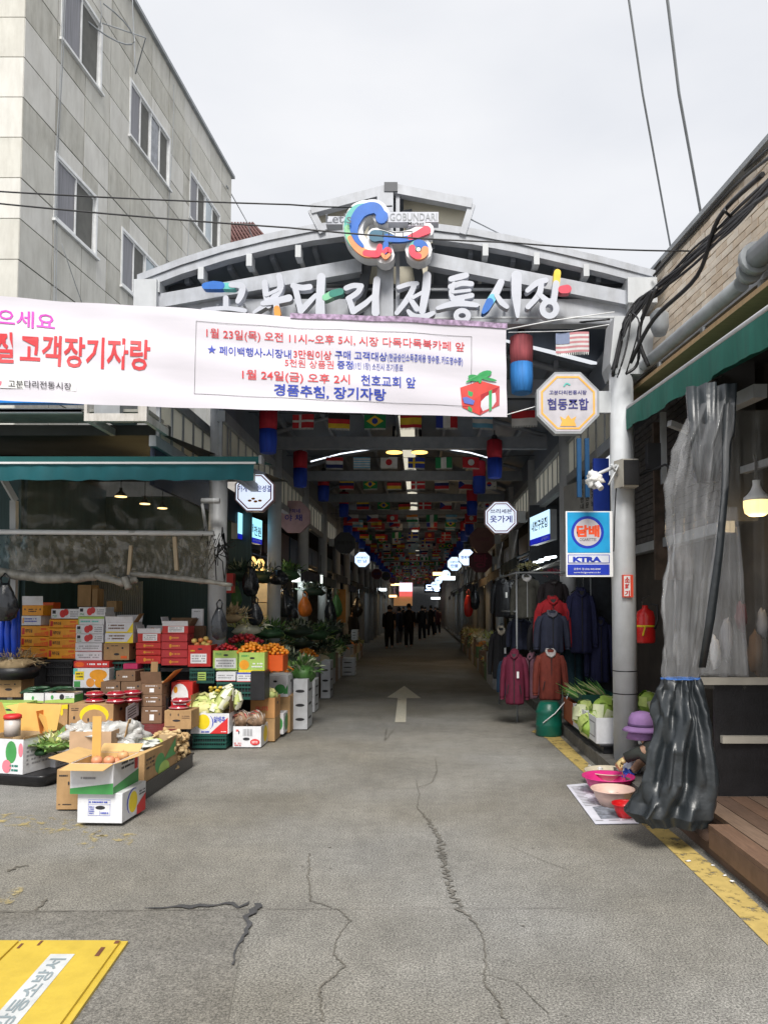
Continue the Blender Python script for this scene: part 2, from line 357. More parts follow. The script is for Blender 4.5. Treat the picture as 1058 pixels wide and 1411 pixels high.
# ------------------------------------------------------------ yellow steel hose cover lying bottom left
YM = mat('yellow_steel', (.62, .45, .06), .4, var=.08, scale=4, bump=.1, dirt=.25); RUST = mat('rust', (.16, .06, .03), .8, var=.3)
STK = mat('sticker_pale', (.6, .62, .62), .5, dirt=.3); STKT = mat('sticker_faded_text', (.25, .3, .32), .6)
z = .03
q = [G(177, 1293, z), G(-150, 1296, z), G(-420, 1560, z), G(52, 1470, z)]
ut = thing('utility_cover', (q[1].x * .5 + q[0].x * .5, q[0].y - .3, 0), 'yellow steel utility cover with hinged lids and pale stickers on the asphalt', 'utility cover')
xr, yb = q[0].x, q[0].y; e = (q[3] - q[0]); e = e / e.length       # direction of right edge
nx = Vector((-1, 0, 0)); Ln = 1.7
def plate(o0, w, ln, zz0, zz1, name, m):
    mb = MB(); mb.slab(Vector((o0.x, o0.y, zz0)), nx * w, e * ln, Vector((0, 0, zz1 - zz0))); return mb.build(name, m, ut)
plate(q[0], 2.0, Ln, 0, .018, 'frame', YM)
pl1 = q[0] + nx * .03 + e * .02
plate(pl1, .47, Ln - .04, .019, z, 'lid', YM); plate(pl1 + nx * .482, .55, Ln - .04, .019, z, 'lid', YM); plate(pl1 + nx * 1.05, .7, Ln - .04, .019, z, 'lid', YM)
def cover_text(u0, u1, v0, v1, st):     # u along -x, v along e
    o0 = Vector((xr, yb, 0)) + nx * u0 + e * v0; mb = MB()
    mb.slab(o0 + Vector((0, 0, z + .001)), nx * (u1 - u0), e * (v1 - v0), Vector((0, 0, .001))); mb.build('sticker', STK, ut)
    mb = MB(); w = (u1 - u0); h = v1 - v0
    text(mb, st, o0 + nx * (w * .18) + e * (h * .93) + Vector((0, 0, z + .004)), -e * h * .86, nx * w * .64); mb.build('sticker_text', STKT, ut)
cover_text(.19, .30, .17, .85, '강동소방서'); cover_text(.60, .73, .17, .9, '보행주의')
mb = MB()
for u, v, w_, h_ in [(.075, .1, .02, .09), (.39, .03, .012, .05), (.47, .06, .012, .05), (.03, .03, .02, .03)]:
    o0 = Vector((xr, yb, z + .0015)) + nx * u + e * v; mb = MB(); mb.slab(o0, nx * w_, e * h_, Vector((0, 0, .001))); mb.build('rusty_slot', RUST, ut)

# ------------------------------------------------------------ left office building with stone panels
PANEL = mat('stone_panel', (.56, .55, .5), .7, var=.07, scale=3, bump=.15, bscale=90, dirt=.35); PANELB = mat('stone_panel_light', (.62, .61, .57), .7, var=.07, scale=2, dirt=.3); PANELC = mat('stone_panel_stained', (.5, .49, .44), .75, var=.1, scale=3, dirt=.5)
JOINT = mat('dark_joint', (.13, .13, .12), .9); GLASSW = mat('window_glass', (.35, .42, .46), .08, var=.3, scale=2, spec=1); GLASSD = mat('dark_window_glass', (.16, .17, .19), .08, var=.4, spec=1)
BLIND = mat('curtain_behind_glass', (.6, .68, .68), .3, var=.2, stretch=(8, 8, .3)); SCREEN = mat('insect_screen', (.2, .2, .22), .5, var=.3, stretch=(9, 9, .2))
WFR = mat('window_frame_white', (.72, .73, .73), .4)
def fx(y): return -6.05 + .0708 * y
ob = thing('office_building', (fx(10), 10, 0), 'pale grey stone-panelled office block with white sliding windows at the upper left', 'building')
Y0, Y1, ZT = 10.0, 18.7, 12.35
mb = MB(); mb.add([(fx(Y0) - .04, Y0 + .04, 0), (fx(Y1) - .04, Y1, 0), (-16, Y1, 0), (-16, Y0 + .04, 0), (fx(Y0) - .04, Y0 + .04, ZT), (fx(Y1) - .04, Y1, ZT), (-16, Y1, ZT), (-16, Y0 + .04, ZT)],
     [(0, 3, 2, 1), (4, 5, 6, 7), (0, 1, 5, 4), (1, 2, 6, 5), (2, 3, 7, 6), (3, 0, 4, 7)]); mb.build('wall', JOINT, ob)
wins = [(10.87, 12.1, 9.95, 11.1, 2), (13.1, 14.9, 9.9, 10.95, 4), (15.95, 17.9, 9.9, 10.95, 4), (10.8, 12.06, 7.2, 8.2, 2), (12.9, 14.85, 7.12, 8.15, 4), (15.95, 17.9, 7.12, 8.15, 4)]
du = Vector((.0708, 1, 0)).normalized(); dn = Vector((1, -.0708, 0)).normalized()
def fpt(y, z_, out=0): return Vector((fx(y), y, z_)) + dn * out
ys = [10.0]
while ys[-1] < Y1 - .3: ys.append(ys[-1] + .8)
ys[-1] = Y1
zs = [4.0 + .557 * i for i in range(16)]; zs[-1] = ZT
pm = {}
for i in range(len(ys) - 1):
    for j in range(len(zs) - 1):
        y0, y1, z0, z1 = ys[i] + .009, ys[i + 1] - .009, zs[j] + .009, zs[j + 1] - .009
        rects = [(y0, y1, z0, z1)]
        for (a, b, c, d, _) in wins:
            nr = []
            for (p, q_, r_, s_) in rects:
                if b <= p or a >= q_ or d <= r_ or c >= s_: nr.append((p, q_, r_, s_)); continue
                if a > p: nr.append((p, a, r_, s_)); 
                if b < q_: nr.append((b, q_, r_, s_))
                pp, qq = max(a, p), min(b, q_)
                if c > r_: nr.append((pp, qq, r_, c))
                if d < s_: nr.append((pp, qq, d, s_))
            rects = nr
        for (p, q_, r_, s_) in rects:
            if q_ - p < .05 or s_ - r_ < .05: continue
            off = random.uniform(-.003, .003); mb = MB()
            mb.slab(fpt(p, r_, -.04), fpt(q_, r_) - fpt(p, r_), Vector((0, 0, s_ - r_)), dn * (.04 + off)); mb.build('stone_panel', random.choice([PANEL, PANEL, PANELB, PANELC]), ob)
for i in range(6):                      # street-side return of the block
    for j in range(len(zs) - 1):
        mb = MB(); mb.box(fx(10) - .8 * (i + 1) + .006, fx(10) - .8 * i - .006, Y0 + .0, Y0 + .036, zs[j] + .006, zs[j + 1] - .006); mb.build('stone_panel', random.choice([PANEL, PANELB]), ob)
for (a, b, c, d, n_) in wins:
    mb = MB(); t = .05
    for (p, q_, r_, s_) in [(a, b, c, c + t), (a, b, d - t, d), (a, a + t, c + t, d - t), (b - t, b, c + t, d - t)]:
        mb.slab(fpt(p, r_, -.05), fpt(q_, r_) - fpt(p, r_), Vector((0, 0, s_ - r_)), dn * .06)
    mb.slab(fpt(a - .03, c - .04, 0), fpt(b + .03, c) - fpt(a - .03, c), Vector((0, 0, .035)), dn * .05)
    wf = mb.build('window', WFR, ob)
    st = (b - a - 2 * t) / n_
    for i in range(n_):
        y0 = a + t + st * i; y1 = y0 + st; mb = MB(); k = .028; dd = -.06 if i % 2 else -.035
        for (p, q_, r_, s_) in [(y0, y1, c + t, c + t + k), (y0, y1, d - t - k, d - t), (y0, y0 + k, c + t + k, d - t - k), (y1 - k, y1, c + t + k, d - t - k)]:
            mb.slab(fpt(p, r_, dd), fpt(q_, r_) - fpt(p, r_), Vector((0, 0, s_ - r_)), dn * .03, 0)
        mb.build('sash', WFR, wf)
        mb = MB(); mb.slab(fpt(y0 + k, c + t + k, dd + .008), fpt(y1 - k, c) - fpt(y0 + k, c), Vector((0, 0, d - c - 2 * t - 2 * k)), dn * .004)
        mb.build('pane', [SCREEN, BLIND, GLASSW, GLASSD][(i + (0 if n_ == 2 else int(a * 7) % 3)) % 4] if i else SCREEN, wf)
mb = MB(); mb.slab(fpt(Y0 - .06, ZT - .02, -.1), fpt(Y1 + .06, 0) - fpt(Y0 - .06, 0), Vector((0, 0, .07)), dn * .17); mb.build('cornice', STEELG, ob)
mb = MB(); mb.slab(fpt(Y1 - 1.0, ZT - 1.0, -.1), fpt(Y1 + .3, 0) - fpt(Y1 - 1.0, 0), Vector((0, 0, .0001)), dn * .0001)
mb = MB()
for (a, b) in [((10.85, 11.0), (10.78, 5.2)), ((10.9, 11.3), (10.83, 5.2)), ((14.95, 12.1), (14.7, 6.3)), ((15.9, 11.6), (15.85, 6.2)), ((12.0, 12.2), (11.95, 11.0))]:
    pts = [fpt(a[0] + (b[0] - a[0]) * t, a[1] + (b[1] - a[1]) * t, .03 + .02 * math.sin(t * 9)) for t in [k / 8 for k in range(9)]]; mb.tube(pts, .007, 5)
pts = [fpt(10.95 + 2.6 * t, 6.9 - 1.2 * math.sin(t * 2.4), .05) for t in [k / 12 for k in range(13)]]; mb.tube(pts, .006, 5)
mb.tube([fpt(11.95 + .5 * math.sin(t), 11.1 + .25 * math.cos(t), .08 + .3 * math.sin(t)) for t in [k / 3 for k in range(14)]], .013, 5)
mb.tube([fpt(12.05, 11.1, .02), fpt(12.6, 11.25, .5), fpt(13.1, 11.0, .1), fpt(13.0, 12.3, .06)], .012, 5)
mb.build('wall_cable', STEELG, ob)

# small tiled house behind
TILE = mat('red_brown_roof_tile', (.12, .055, .05), .8, var=.3, scale=6)
hb = thing('tiled_house', (-7.5, 30, 0), 'small house roof of red-brown tiles peeking out right of the office block', 'house')
mb = MB(); mb.box(-8.6, -5.9, 30, 33, 0, 14.2); mb.build('wall', mat('house_wall', (.35, .33, .31)), hb)
mb = MB(); a, b, c, d = at(312, 340, 29.6), at(370, 333, 29.6), at(348, 308, 31.5), at(300, 308, 31.5); mb.quad(a, b, c, d); mb.add([a, b, b - Vector((0, 0, .15)), a - Vector((0, 0, .15))], [(0, 3, 2, 1)])
mb.add([a - Vector((1, 0, 0)), a, d, d - Vector((1, 0, 0))], [(0, 1, 2, 3)]); rf = mb.build('roof', TILE, hb)
mb = MB()
for i in range(13):
    t = i / 12; mb.tube([a.lerp(b, t) + Vector((0, -.03, .03)), d.lerp(c, t) + Vector((0, 0, .03))], .05, 5)
for i in range(6):
    t = i / 6; mb.bar(a.lerp(d, t) + Vector((0, 0, .02)), b.lerp(c, t) + Vector((0, 0, .02)), .05, .03)
mb.build('tile_rows', TILE, rf, kind='stuff')

# ------------------------------------------------------------ market arcade
AX = -.27                                       # arcade axis
arc = thing('market_arcade', (AX, 9, 0), 'long steel market arcade with grey roof, round columns and clerestory windows over the lane', 'arcade')
ROOFM = mat('grey_roof_sheet', (.15, .175, .215), .55, var=.1, stretch=(1, .3, 1)); PURL = mat('purlin_steel', (.22, .24, .28), .5)
CLER = mat('frosted_pane', (.55, .56, .52), .4, emit=(.75, .78, .76), estr=.0)
mclr = mat('frosted_polycarbonate', (.8, .79, .72), .4, var=.05); _n = mclr.node_tree.nodes; _t = _n.new('ShaderNodeBsdfTranslucent'); _t.inputs[0].default_value = (.9, .88, .8, 1); _x = _n.new('ShaderNodeMixShader'); _x.inputs[0].default_value = .65
mclr.node_tree.links.new(_n['Principled BSDF'].outputs[0], _x.inputs[1]); mclr.node_tree.links.new(_t.outputs[0], _x.inputs[2]); mclr.node_tree.links.new(_x.outputs[0], _n['Material Output'].inputs[0])
HAFL, HAFR, YE = -2.95, 2.35, 96
NB = 27; BAY = 3.2; YS = 9.4
ZE, ZR = 4.5, 5.15
mb = MB()
for s_, xe in ((-1, HAFL), (1, HAFR)):
    for b in range(NB):
        y0 = YS + b * BAY; mb.slab(Vector((xe, y0, ZE)), Vector((0, BAY, 0)), Vector((AX + s_ * .17 - xe, 0, ZR - ZE)), Vector((0, 0, .05)))
mb.build('roof', ROOFM, arc)
mb = MB()
for s_, xe in ((-1, HAFL), (1, HAFR)):
    for t in (.02, .27, .52, .77, .98):
        x = xe + (AX + s_ * .12 - xe) * t; z_ = ZE + (ZR - ZE) * t - .05; mb.bar((x, YS, z_), (x, YS + NB * BAY, z_), .05, .09)
mb.build('purlin_run', PURL, arc)
mb = MB(); mb.slab(Vector((AX - .2, YS, ZR + .06)), Vector((.4, 0, 0)), Vector((0, NB * BAY, 0)), Vector((0, 0, .01))); mb.build('ridge_skylight', mclr, arc)
for b in range(NB + 1):
    y0 = YS + b * BAY; mb = MB(); mb.bar((HAFL, y0 + .1, ZE - .16), (HAFR, y0 + .1, ZE - .16), .12, .2)
    if b < 8:
        pts = [(AX + (HAFR - AX) * t, y0 + .1, ZR - .12 - (ZR - ZE) * abs(t) ** 1.3) for t in [k / 6 - 1 for k in range(13)]]; mb.tube(pts, .045, 6)
    mb.build('roof_beam', PURL, arc)
# column rows
cm = MB(); cm.lathe((0, 0, 0), [(.115, 0), (.115, 4.3)], 20); cm2 = None
def column(x, y, z0=0, r=.115, top=4.34):
    m_ = MB(); m_.lathe((x, y, z0), [(r, 0), (r, top - z0)], 20); return m_.build('column', STEEL, arc)
col_y = [9.9] + [12.8 + BAY * i for i in range(25)]
colsL = []
c0 = column(-2.62, 9.9); 
def colcopy(x, y):
    o = c0.copy(); C.objects.link(o); o.location = Vector((x + 2.62, y - 9.9, 0)); return o
for i in range(25): colcopy(-2.5, 13.1 + BAY * i)
for i in range(26): colcopy(2.1, 11.0 + BAY * i)
# clerestory: panes one by one for the first bays, frame rails, then joined ones
for s_, x in ((-1, -2.52), (1, 2.12)):
    mb = MB(); y0, y1 = (9.6, 90) if s_ < 0 else (8.3, 90)
    mb.bar((x, y0, 3.42), (x, y1, 3.42), .1, .12); mb.bar((x, y0, 4.02), (x, y1, 4.02), .1, .14); mb.build('clerestory_rail', STEELG, arc)
    mb = MB(); mb.box(x - .03, x + .03, y0, y1, 4.09, 4.5); mb.build('header_panel', ROOFM, arc)
    y = y0; far = MB(); fm = MB()
    while y < y1 - .4:
        if y < 30:
            p = MB(); p.box(x - .01, x + .01, y + .03, y + .41, 3.5, 3.94); p.build('clerestory_pane', mclr, arc)
        else: far.box(x - .01, x + .01, y + .03, y + .41, 3.5, 3.94)
        if y < 30: q_ = MB(); q_.box(x - .02, x + .02, y - .02, y + .02, 3.48, 3.95); q_.build('mullion', STEELG, arc)
        else: fm.box(x - .02, x + .02, y - .02, y + .02, 3.48, 3.95)
        y += .44
    far.build('clerestory_panes', mclr, arc, kind='stuff'); fm.build('clerestory_mullions', STEELG, arc)
# side panes of the entrance bay, left
for i in range(6):
    p = MB(); y = 8.5 + i * .42; p.box(-2.93, -2.91, y, y + .36, 3.5, 3.95); p.build('clerestory_pane', mclr, arc)
mb = MB(); mb.bar((-2.92, 8.3, 3.42), (-2.92, 11, 3.42), .08, .12); mb.bar((-2.92, 8.3, 4.02), (-2.92, 11, 4.02), .08, .12)
for i in range(7): mb.box(-2.94, -2.9, 8.45 + i * .42, 8.5 + i * .42, 3.48, 3.97)
mb.build('side_window_frame', STEELG, arc)
# end wall with daylight far off
TUBE = mat('led_tube', (.8, .8, .8), emit=(.85, .92, 1), estr=1.1)
for b, (l0, l1, l2, l3) in ((2, ((428, 636), (510, 619), (612, 618), (684, 634))),):
    for p_, q_ in ((l0, l1), (l2, l3)):
        mb = MB(); a_, b_ = at(*p_, 14.5), at(*q_, 14.5); mb.tube([a_, a_.lerp(b_, .5) + Vector((0, 0, .03)), b_], .013, 6); mb.build('light_tube', TUBE, arc)

# ------------------------------------------------------------ entrance gate
GY = 8.0
gate = thing('entrance_gate', at(545, 838, GY) * 1, 'white steel entrance gate with a bowed roof truss across the lane', 'gate'); gate.location = Vector((AX, GY, 0)); ORG[gate.name] = Vector((AX, GY, 0))
DKG = mat('dark_gate_panel', (.05, .055, .065), .5); CREAM = mat('cream_panel', (.62, .58, .46), .5, var=.04)
def P(px, py, y=GY): return at(px, py, y)
arcL = [(190, 389), (250, 366), (310, 347), (370, 332), (430, 320), (490, 312)]
arcR = [(596, 318), (650, 325), (710, 336), (770, 350), (830, 364), (902, 383)]
for pts in (arcL, arcR):
    mb = MB(); q = [P(*p) for p in pts]
    for i in range(len(q) - 1):
        d = q[i + 1] - q[i]; mb.slab(q[i] + Vector((0, 0, -.09)), d, Vector((0, .12, 0)), Vector((0, 0, .085))); mb.slab(q[i] + Vector((0, -.02, 0)), d, Vector((0, .14, 0)), Vector((0, 0, .075)))
    mb.build('arch_rib', GST, gate)
    # curved canopy sheet going back
    mb = MB()
    for i in range(len(q) - 1): mb.slab(q[i] + Vector((0, .1, -.03)), q[i + 1] - q[i], Vector((0, 2.6, 0)), Vector((0, 0, .03)))
    mb.build('canopy_sheet', ROOFM, gate)
    mb = MB()
    for i in range(len(q)): mb.bar(q[i] + Vector((0, .2, -.07)), q[i] + Vector((0, 2.6, -.07)), .05, .07)
    mb.build('canopy_rafter', PURL, gate)
for a_, b_ in (((202, 413), (498, 360)), ((590, 352), (885, 410))):
    mb = MB(); p_, q_ = P(*a_), P(*b_); d = q_ - p_; mb.slab(p_ + Vector((0, .02, -.1)), d, Vector((0, .14, 0)), Vector((0, 0, .15))); mb.build('truss_chord', GST, gate)
for px, py in ((219, 398), (279, 380), (345, 362), (412, 350), (668, 348), (738, 360), (806, 376)):
    mb = MB(); p_ = P(px, py, GY + .05); mb.box(p_.x - .03, p_.x + .03, p_.y - .06, p_.y + .1, p_.z - .06, p_.z + .07); mb.box(p_.x - .02, p_.x + .02, p_.y, p_.y + 1.2, p_.z - .02, p_.z + .02); mb.build('bracket', STEEL, gate)
mb = MB(); a_, b_ = P(222, 440, GY + .1), P(862, 412, GY + .1); mb.box(a_.x, b_.x, GY + .1, GY + .25, a_.z - .05, b_.z - .0); mb.build('box_beam', GST, gate)
mb = MB(); a_, b_ = P(232, 402, GY + .26), P(862, 402, GY + .26); mb.box(a_.x, b_.x, GY + .27, GY + .31, a_.z - .12, a_.z + .09); mb.build('dark_band', DKG, gate)
mb = MB(); mb.bar(P(395, 399, GY + .2), P(862, 399, GY + .2), .025); mb.bar(P(240, 440, GY + .05), P(862, 437, GY + .05), .02); mb.build('sign_rail', STEEL, gate)
# lantern (raised centre)
pk, ll, lr, l2, r2 = P(540, 262), P(429, 291), P(650, 283), P(445, 322), P(637, 324)
mb = MB()
for a_, b_ in ((ll, pk), (pk, lr)): mb.bar(a_, b_, .1, .1); mr_ = MB(); mr_.bar(a_ + Vector((0, 2.4, 0)), b_ + Vector((0, 2.4, 0)), .1, .1); mr_.build('rear_frame_bar', STEEL, gate)
mb.bar(ll, l2, .07); mb.bar(lr, r2, .07)
mb.bar(P(531, 268), P(531, 440), .17, .12); mb.bar(P(548, 262), P(548, 440), .04)
mb.build('lantern_frame', GST, gate)
mb = MB()
for dx in (-1, 1): mb.bar(P(540 + dx * 21, 290, GY + .1), P(540 + dx * 47, 440, GY + .1), .1, .04)
mb.box(pk.x - .08, pk.x + .06, GY - .07, GY + .1, pk.z - .05, pk.z + .05)
mb.build('dark_upright', DKG, gate)
mb = MB(); G2 = GY + .16
mb.add([P(438, 294, G2), P(531, 268, G2), P(531, 345, G2), P(447, 330, G2)], [(0, 3, 2, 1)]); mb.add([P(556, 268, G2), P(645, 288, G2), P(634, 325, G2), P(556, 345, G2)], [(0, 3, 2, 1)])
mb.build('cream_panel', CREAM, gate)
mb = MB(); yy = Vector((0, .3, 0)); mb.add([P(500, 350) + yy, P(590, 350) + yy, P(575, 440) + yy, P(508, 440) + yy], [(0, 3, 2, 1)]); mb.build('cream_panel', CREAM, gate)
mb = MB()
for a_, b_ in ((ll, pk), (pk, lr)): mb.slab(a_ + Vector((0, .05, .03)), b_ - a_, Vector((0, 2.4, 0)), Vector((0, 0, .03)))
mb.build('lantern_roof', ROOFM, gate)
# gable infill between canopy and arcade roof
mb = MB(); mb.box(-3.2, 2.7, 10.6, 10.64, 4.5, 5.0); mb.build('gable_infill', DKG, gate)
mb = MB(); p_ = P(200, 400); mb.box(p_.x - .1, p_.x + .14, GY - .05, GY + .3, p_.z - .35, p_.z + .1)
p_ = P(881, 400); mb.build('end_joint', STEEL, gate); mb = MB(); mb.box(p_.x - .14, p_.x + .17, GY - .05, GY + .35, p_.z - .15, p_.z + .12)
mb.box(p_.x - .12, p_.x + .02, GY - .0, GY + .3, p_.z - .35, p_.z - .15)
mb.build('end_joint', STEEL, gate)
# right gate column
mb = MB(); mb.lathe((2.0, 7.6, 0), [(.117, 0), (.117, 3.95)], 24); mb.build('column', STEEL, gate)
mb = MB(); a_ = at(842, 530, 7.6); rings = []
for (px0, px1, py) in ((846, 902, 436), (840, 897, 500), (845, 885, 515)):
    p0, p1 = at(px0, py, 7.5), at(px1, py, 7.5); rings.append([p0, p1, p1 + Vector((0, .35, 0)), p0 + Vector((0, .35, 0))])
mb.loft(rings); [None for _ in ()]; mb.smooth = [False] * len(mb.smooth); mb.build('column_head', STEEL, gate)
mb = MB()
for z_ in (.98, .76): mb = MB(); mb.lathe((2.0, 7.6, z_), [(.119, 0), (.121, .005), (.119, .01)], 24); mb.build('strap', BLACK, gate)
pass

# ---- brush lettering (stroke by stroke) and emblem
LETF = mat('letter_face', (.5, .52, .58), .35, var=.04); LS = .0
lt = thing('gate_lettering', P(545, 420, GY - .1), 'raised silver brush-script market name across the gate beam', 'sign lettering')
CB = mat('letter_blue', (.02, .14, .5), .35); CT = mat('letter_teal', (.12, .5, .45), .35); CG1 = mat('letter_light_green', (.2, .5, .3), .35); CG2 = mat('letter_dark_green', (.02, .2, .15), .35)
CO = mat('letter_orange', (.75, .3, .05), .35); CY = mat('letter_yellow', (.8, .55, .05), .35); CR = mat('letter_red', (.65, .06, .1), .35); LC = mat('letter_lightblue', (.15, .5, .65), .35)
LM = [LETF, CB, CT, CG1, CG2, CO, CY, CR, LC]
def glyph(name, strokes, ox, oy, s, ycore=GY - .16):
    mb = MB()
    for i, (pts, w, k) in enumerate(strokes):
        closed = len(pts) > 3 and pts[0] == pts[-1]; pp = [at(ox + x * s, oy + y * s, ycore) for x, y in (pts[:-1] if closed else pts)]
        u = s * ycore / F * 1.22; ww = [x * u for x in w] if isinstance(w, (list, tuple)) else w * u
        if not closed and len(pp) == 2 and not isinstance(ww, list): ww = [ww, ww]
        mb.stroke(pp, ww, .09, k, closed=closed, yoff=-.0035 * i)
    return mb.build(name, LM, lt)
def ring(cx, cy, rx, ry, n=10): 
    p = [(cx + rx * math.cos(2 * math.pi * i / n), cy + ry * math.sin(2 * math.pi * i / n)) for i in range(n)]; return p + [p[0]]
a5 = (260, 360, .2836); a6 = (520, 360, .2647)
glyph('letter', [([(150, 118), (215, 120)], 26, 2), ([(80, 120), (120, 116), (158, 118)], [26, 34, 30], 1), ([(208, 116), (245, 116), (262, 130), (255, 165), (240, 195)], [22, 26, 28, 26, 20], 0), ([(182, 180), (182, 228)], 22, 0), ([(70, 240), (180, 230), (275, 242)], 18, 0)], *a5)
glyph('letter', [([(370, 102), (375, 160), (388, 215)], 24, 0), ([(440, 72), (446, 130), (400, 190), (318, 248)], [24, 26, 24, 12], 0), ([(378, 165), (432, 140)], 14, 0), ([(362, 206), (425, 195), (488, 180)], [20, 26, 30], 0), ([(425, 205), (430, 232)], 24, 0), ([(430, 232), (433, 260)], [24, 26], 5)], *a5)
glyph('letter', [([(508, 118), (550, 128), (588, 124)], 24, 0), ([(516, 120), (530, 180), (545, 242)], 24, 0), ([(545, 242), (590, 195), (618, 165)], [26, 22, 16], 0), ([(645, 78), (640, 170), (640, 258)], [34, 34, 38], 0), ([(664, 178), (700, 160)], [26, 30], 3), ([(700, 160), (738, 150)], [30, 28], 4)], *a5)
glyph('letter', [([(765, 130), (800, 118), (838, 120)], 22, 0), ([(838, 120), (820, 152), (775, 182)], 22, 0), ([(778, 182), (800, 245)], [22, 26], 0), ([(800, 245), (860, 205), (895, 170)], [26, 22, 14], 0), ([(915, 92), (908, 170), (908, 252)], [28, 28, 32], 0)], *a5)
glyph('letter', [([(110, 135), (165, 118), (205, 115)], 20, 0), ([(195, 118), (160, 190), (100, 270)], [22, 26, 20], 0), ([(165, 190), (205, 248)], [20, 26], 0), ([(185, 190), (240, 160)], 16, 0), ([(258, 75), (252, 150), (232, 262)], [34, 36, 28], 0), ([(160, 262), (190, 290), (240, 293), (290, 272)], [16, 28, 28, 18], 0)], *a6)
glyph('letter', [([(382, 92), (430, 80), (462, 72)], [24, 28, 24], 0), ([(380, 132), (440, 115), (488, 118)], 24, 0), ([(398, 118), (382, 165), (392, 192)], 20, 0), ([(392, 162), (480, 152)], 14, 0), ([(390, 198), (440, 190), (490, 180)], 22, 0), ([(442, 190), (438, 228)], 20, 0), ([(312, 248), (370, 230), (430, 222), (515, 232)], [16, 26, 28, 20], 0), (ring(440, 287, 32, 26), 22, 0)], *a6)
glyph('letter', [([(642, 108), (622, 150), (596, 192)], [30, 34, 34], 0), ([(598, 190), (582, 214)], 34, 8), ([(583, 212), (565, 245), (550, 266)], [34, 30, 16], 1), ([(618, 178), (645, 215), (672, 238)], [20, 26, 20], 0), ([(722, 78), (722, 180), (728, 290)], [46, 42, 14], 0)], *a6)
glyph('letter', [([(780, 152), (830, 112), (875, 98)], [20, 26, 24], 0), ([(852, 105), (840, 170), (782, 238)], [24, 26, 22], 0), ([(838, 170), (885, 210)], [20, 26], 0), ([(935, 60), (930, 122)], [30, 28], 6), ([(928, 118), (916, 205)], [28, 26], 0), ([(958, 150), (985, 147)], [34, 38], 7), (ring(892, 250, 36, 38), 26, 0)], *a6)
mb = MB()
for i in range(14):
    p_ = P(300 + i * 36, 420, GY); mb.bar(p_, p_ + Vector((0, .12, 0)), .02)
mb.build('mounting_pin', STEEL, lt)

em = thing('gate_emblem', P(540, 320, GY - .3), 'colourful swirling letter emblem with a bridge and wheel above the gate', 'emblem')
E0 = (420, 260, .2268)
def est(name, strokes, y, dep, mats, step=.002):
    mb = MB()
    for i, (pts, w, k) in enumerate(strokes):
        closed = len(pts) > 3 and pts[0] == pts[-1]; pp = [at(E0[0] + x * E0[2], E0[1] + yy_ * E0[2], y) for x, yy_ in (pts[:-1] if closed else pts)]
        u = E0[2] * y / F; ww = [x * u for x in w] if isinstance(w, (list, tuple)) else w * u
        mb.stroke(pp, ww, dep, k, closed=closed, yoff=-step * i)
    return mb.build(name, mats, em)
EY = GY - .32
Cp = [(470, 170), (440, 125), (400, 118), (345, 140), (310, 190), (298, 245), (312, 305), (350, 350), (400, 368)]
Op = [(360, 98), (310, 120), (272, 175), (262, 240), (275, 300), (310, 350), (370, 392), (440, 395)]
BK = MB(); EWH = mat('emblem_white', (.72, .73, .75), .4)
est('backing', [(Cp, 110, 0), (Op, 62, 0), ([(430, 290), (560, 300), (650, 285), (735, 250)], [110, 80, 80, 100], 0), ([(490, 330), (487, 400)], [70, 120], 0), ([(686, 330), (690, 372)], [60, 160], 0), ([(689, 371), (692, 371)], 165, 0)], EY + .03, .16, EWH, .0012)
est('swirl', [(Op, [20, 44, 52, 52, 48, 44, 34, 24], 1), (Op[3:7], [44, 44, 44, 46], 2), (Op[4:], [30, 44, 50, 40], 3), (Op[6:] + [(455, 350)], [40, 46, 30], 4),
              (Cp[:8], [52, 66, 74, 74, 66, 50, 34, 20], 0), (Cp[:1] + [(465, 178)], 74, 0)], EY, .03, [mat('e_blue', (.02, .13, .5), .3), mat('e_teal', (.12, .45, .4), .3), mat('e_green', (.25, .55, .3), .3), mat('e_orange', (.85, .3, .12), .3), mat('e_red', (.75, .05, .09), .3)])
est('bridge', [([(425, 285), (470, 285), (520, 300)], [74, 66, 56], 0), ([(500, 298), (580, 308), (650, 296)], [50, 34, 36], 1), ([(640, 296), (690, 275), (738, 252)], [34, 44, 56], 2), ([(492, 335), (485, 385)], [34, 30], 1),
               ([(472, 395), (500, 370), (518, 380)], [20, 30, 24], 2), ([(470, 400), (490, 418), (512, 402)], [18, 26, 18], 3)], EY - .02, .03, [mat('e_slate', (.04, .14, .22), .3), MATS['e_blue'], MATS['e_red'], MATS['e_orange']])
w = [(690 + 40 * math.cos(a), 370 + 40 * math.sin(a)) for a in [k * .2618 for k in range(25)]]
est('wheel', [(w[12:19], 44, 0), (w[17:24], 44, 1), (w[0:8], 44, 2), (w[6:14], 40, 3), ([(689, 370), (691, 370)], 26, 4)], EY - .02, .03, [MATS['e_teal'], MATS['e_blue'], MATS['e_orange'], MATS['e_red'], WHITE])
mb = MB()
for x in (475, 510, 545, 595, 650): a_ = at(E0[0] + x * E0[2], E0[1] + 265 * E0[2], EY - .03); mb.bar(a_, a_ - Vector((0, 0, .04)), .008)
mb.bar(at(E0[0] + 450 * E0[2], E0[1] + 240 * E0[2], EY - .03), at(E0[0] + 545 * E0[2], E0[1] + 268 * E0[2], EY - .03), .007); mb.bar(at(E0[0] + 545 * E0[2], E0[1] + 268 * E0[2], EY - .03), at(E0[0] + 655 * E0[2], E0[1] + 258 * E0[2], EY - .03), .007)
mb.build('bridge_railing', INK, em)
def eptxt(px0, px1, py0, py1, st, m, name, y, b=.015, parent=em):
    mb = MB(); o0 = at(px0, py1, y); text(mb, st, o0, at(px1, py1, y) - o0, at(px0, py0, y) - o0, 0, b); return mb.build(name, m, parent)
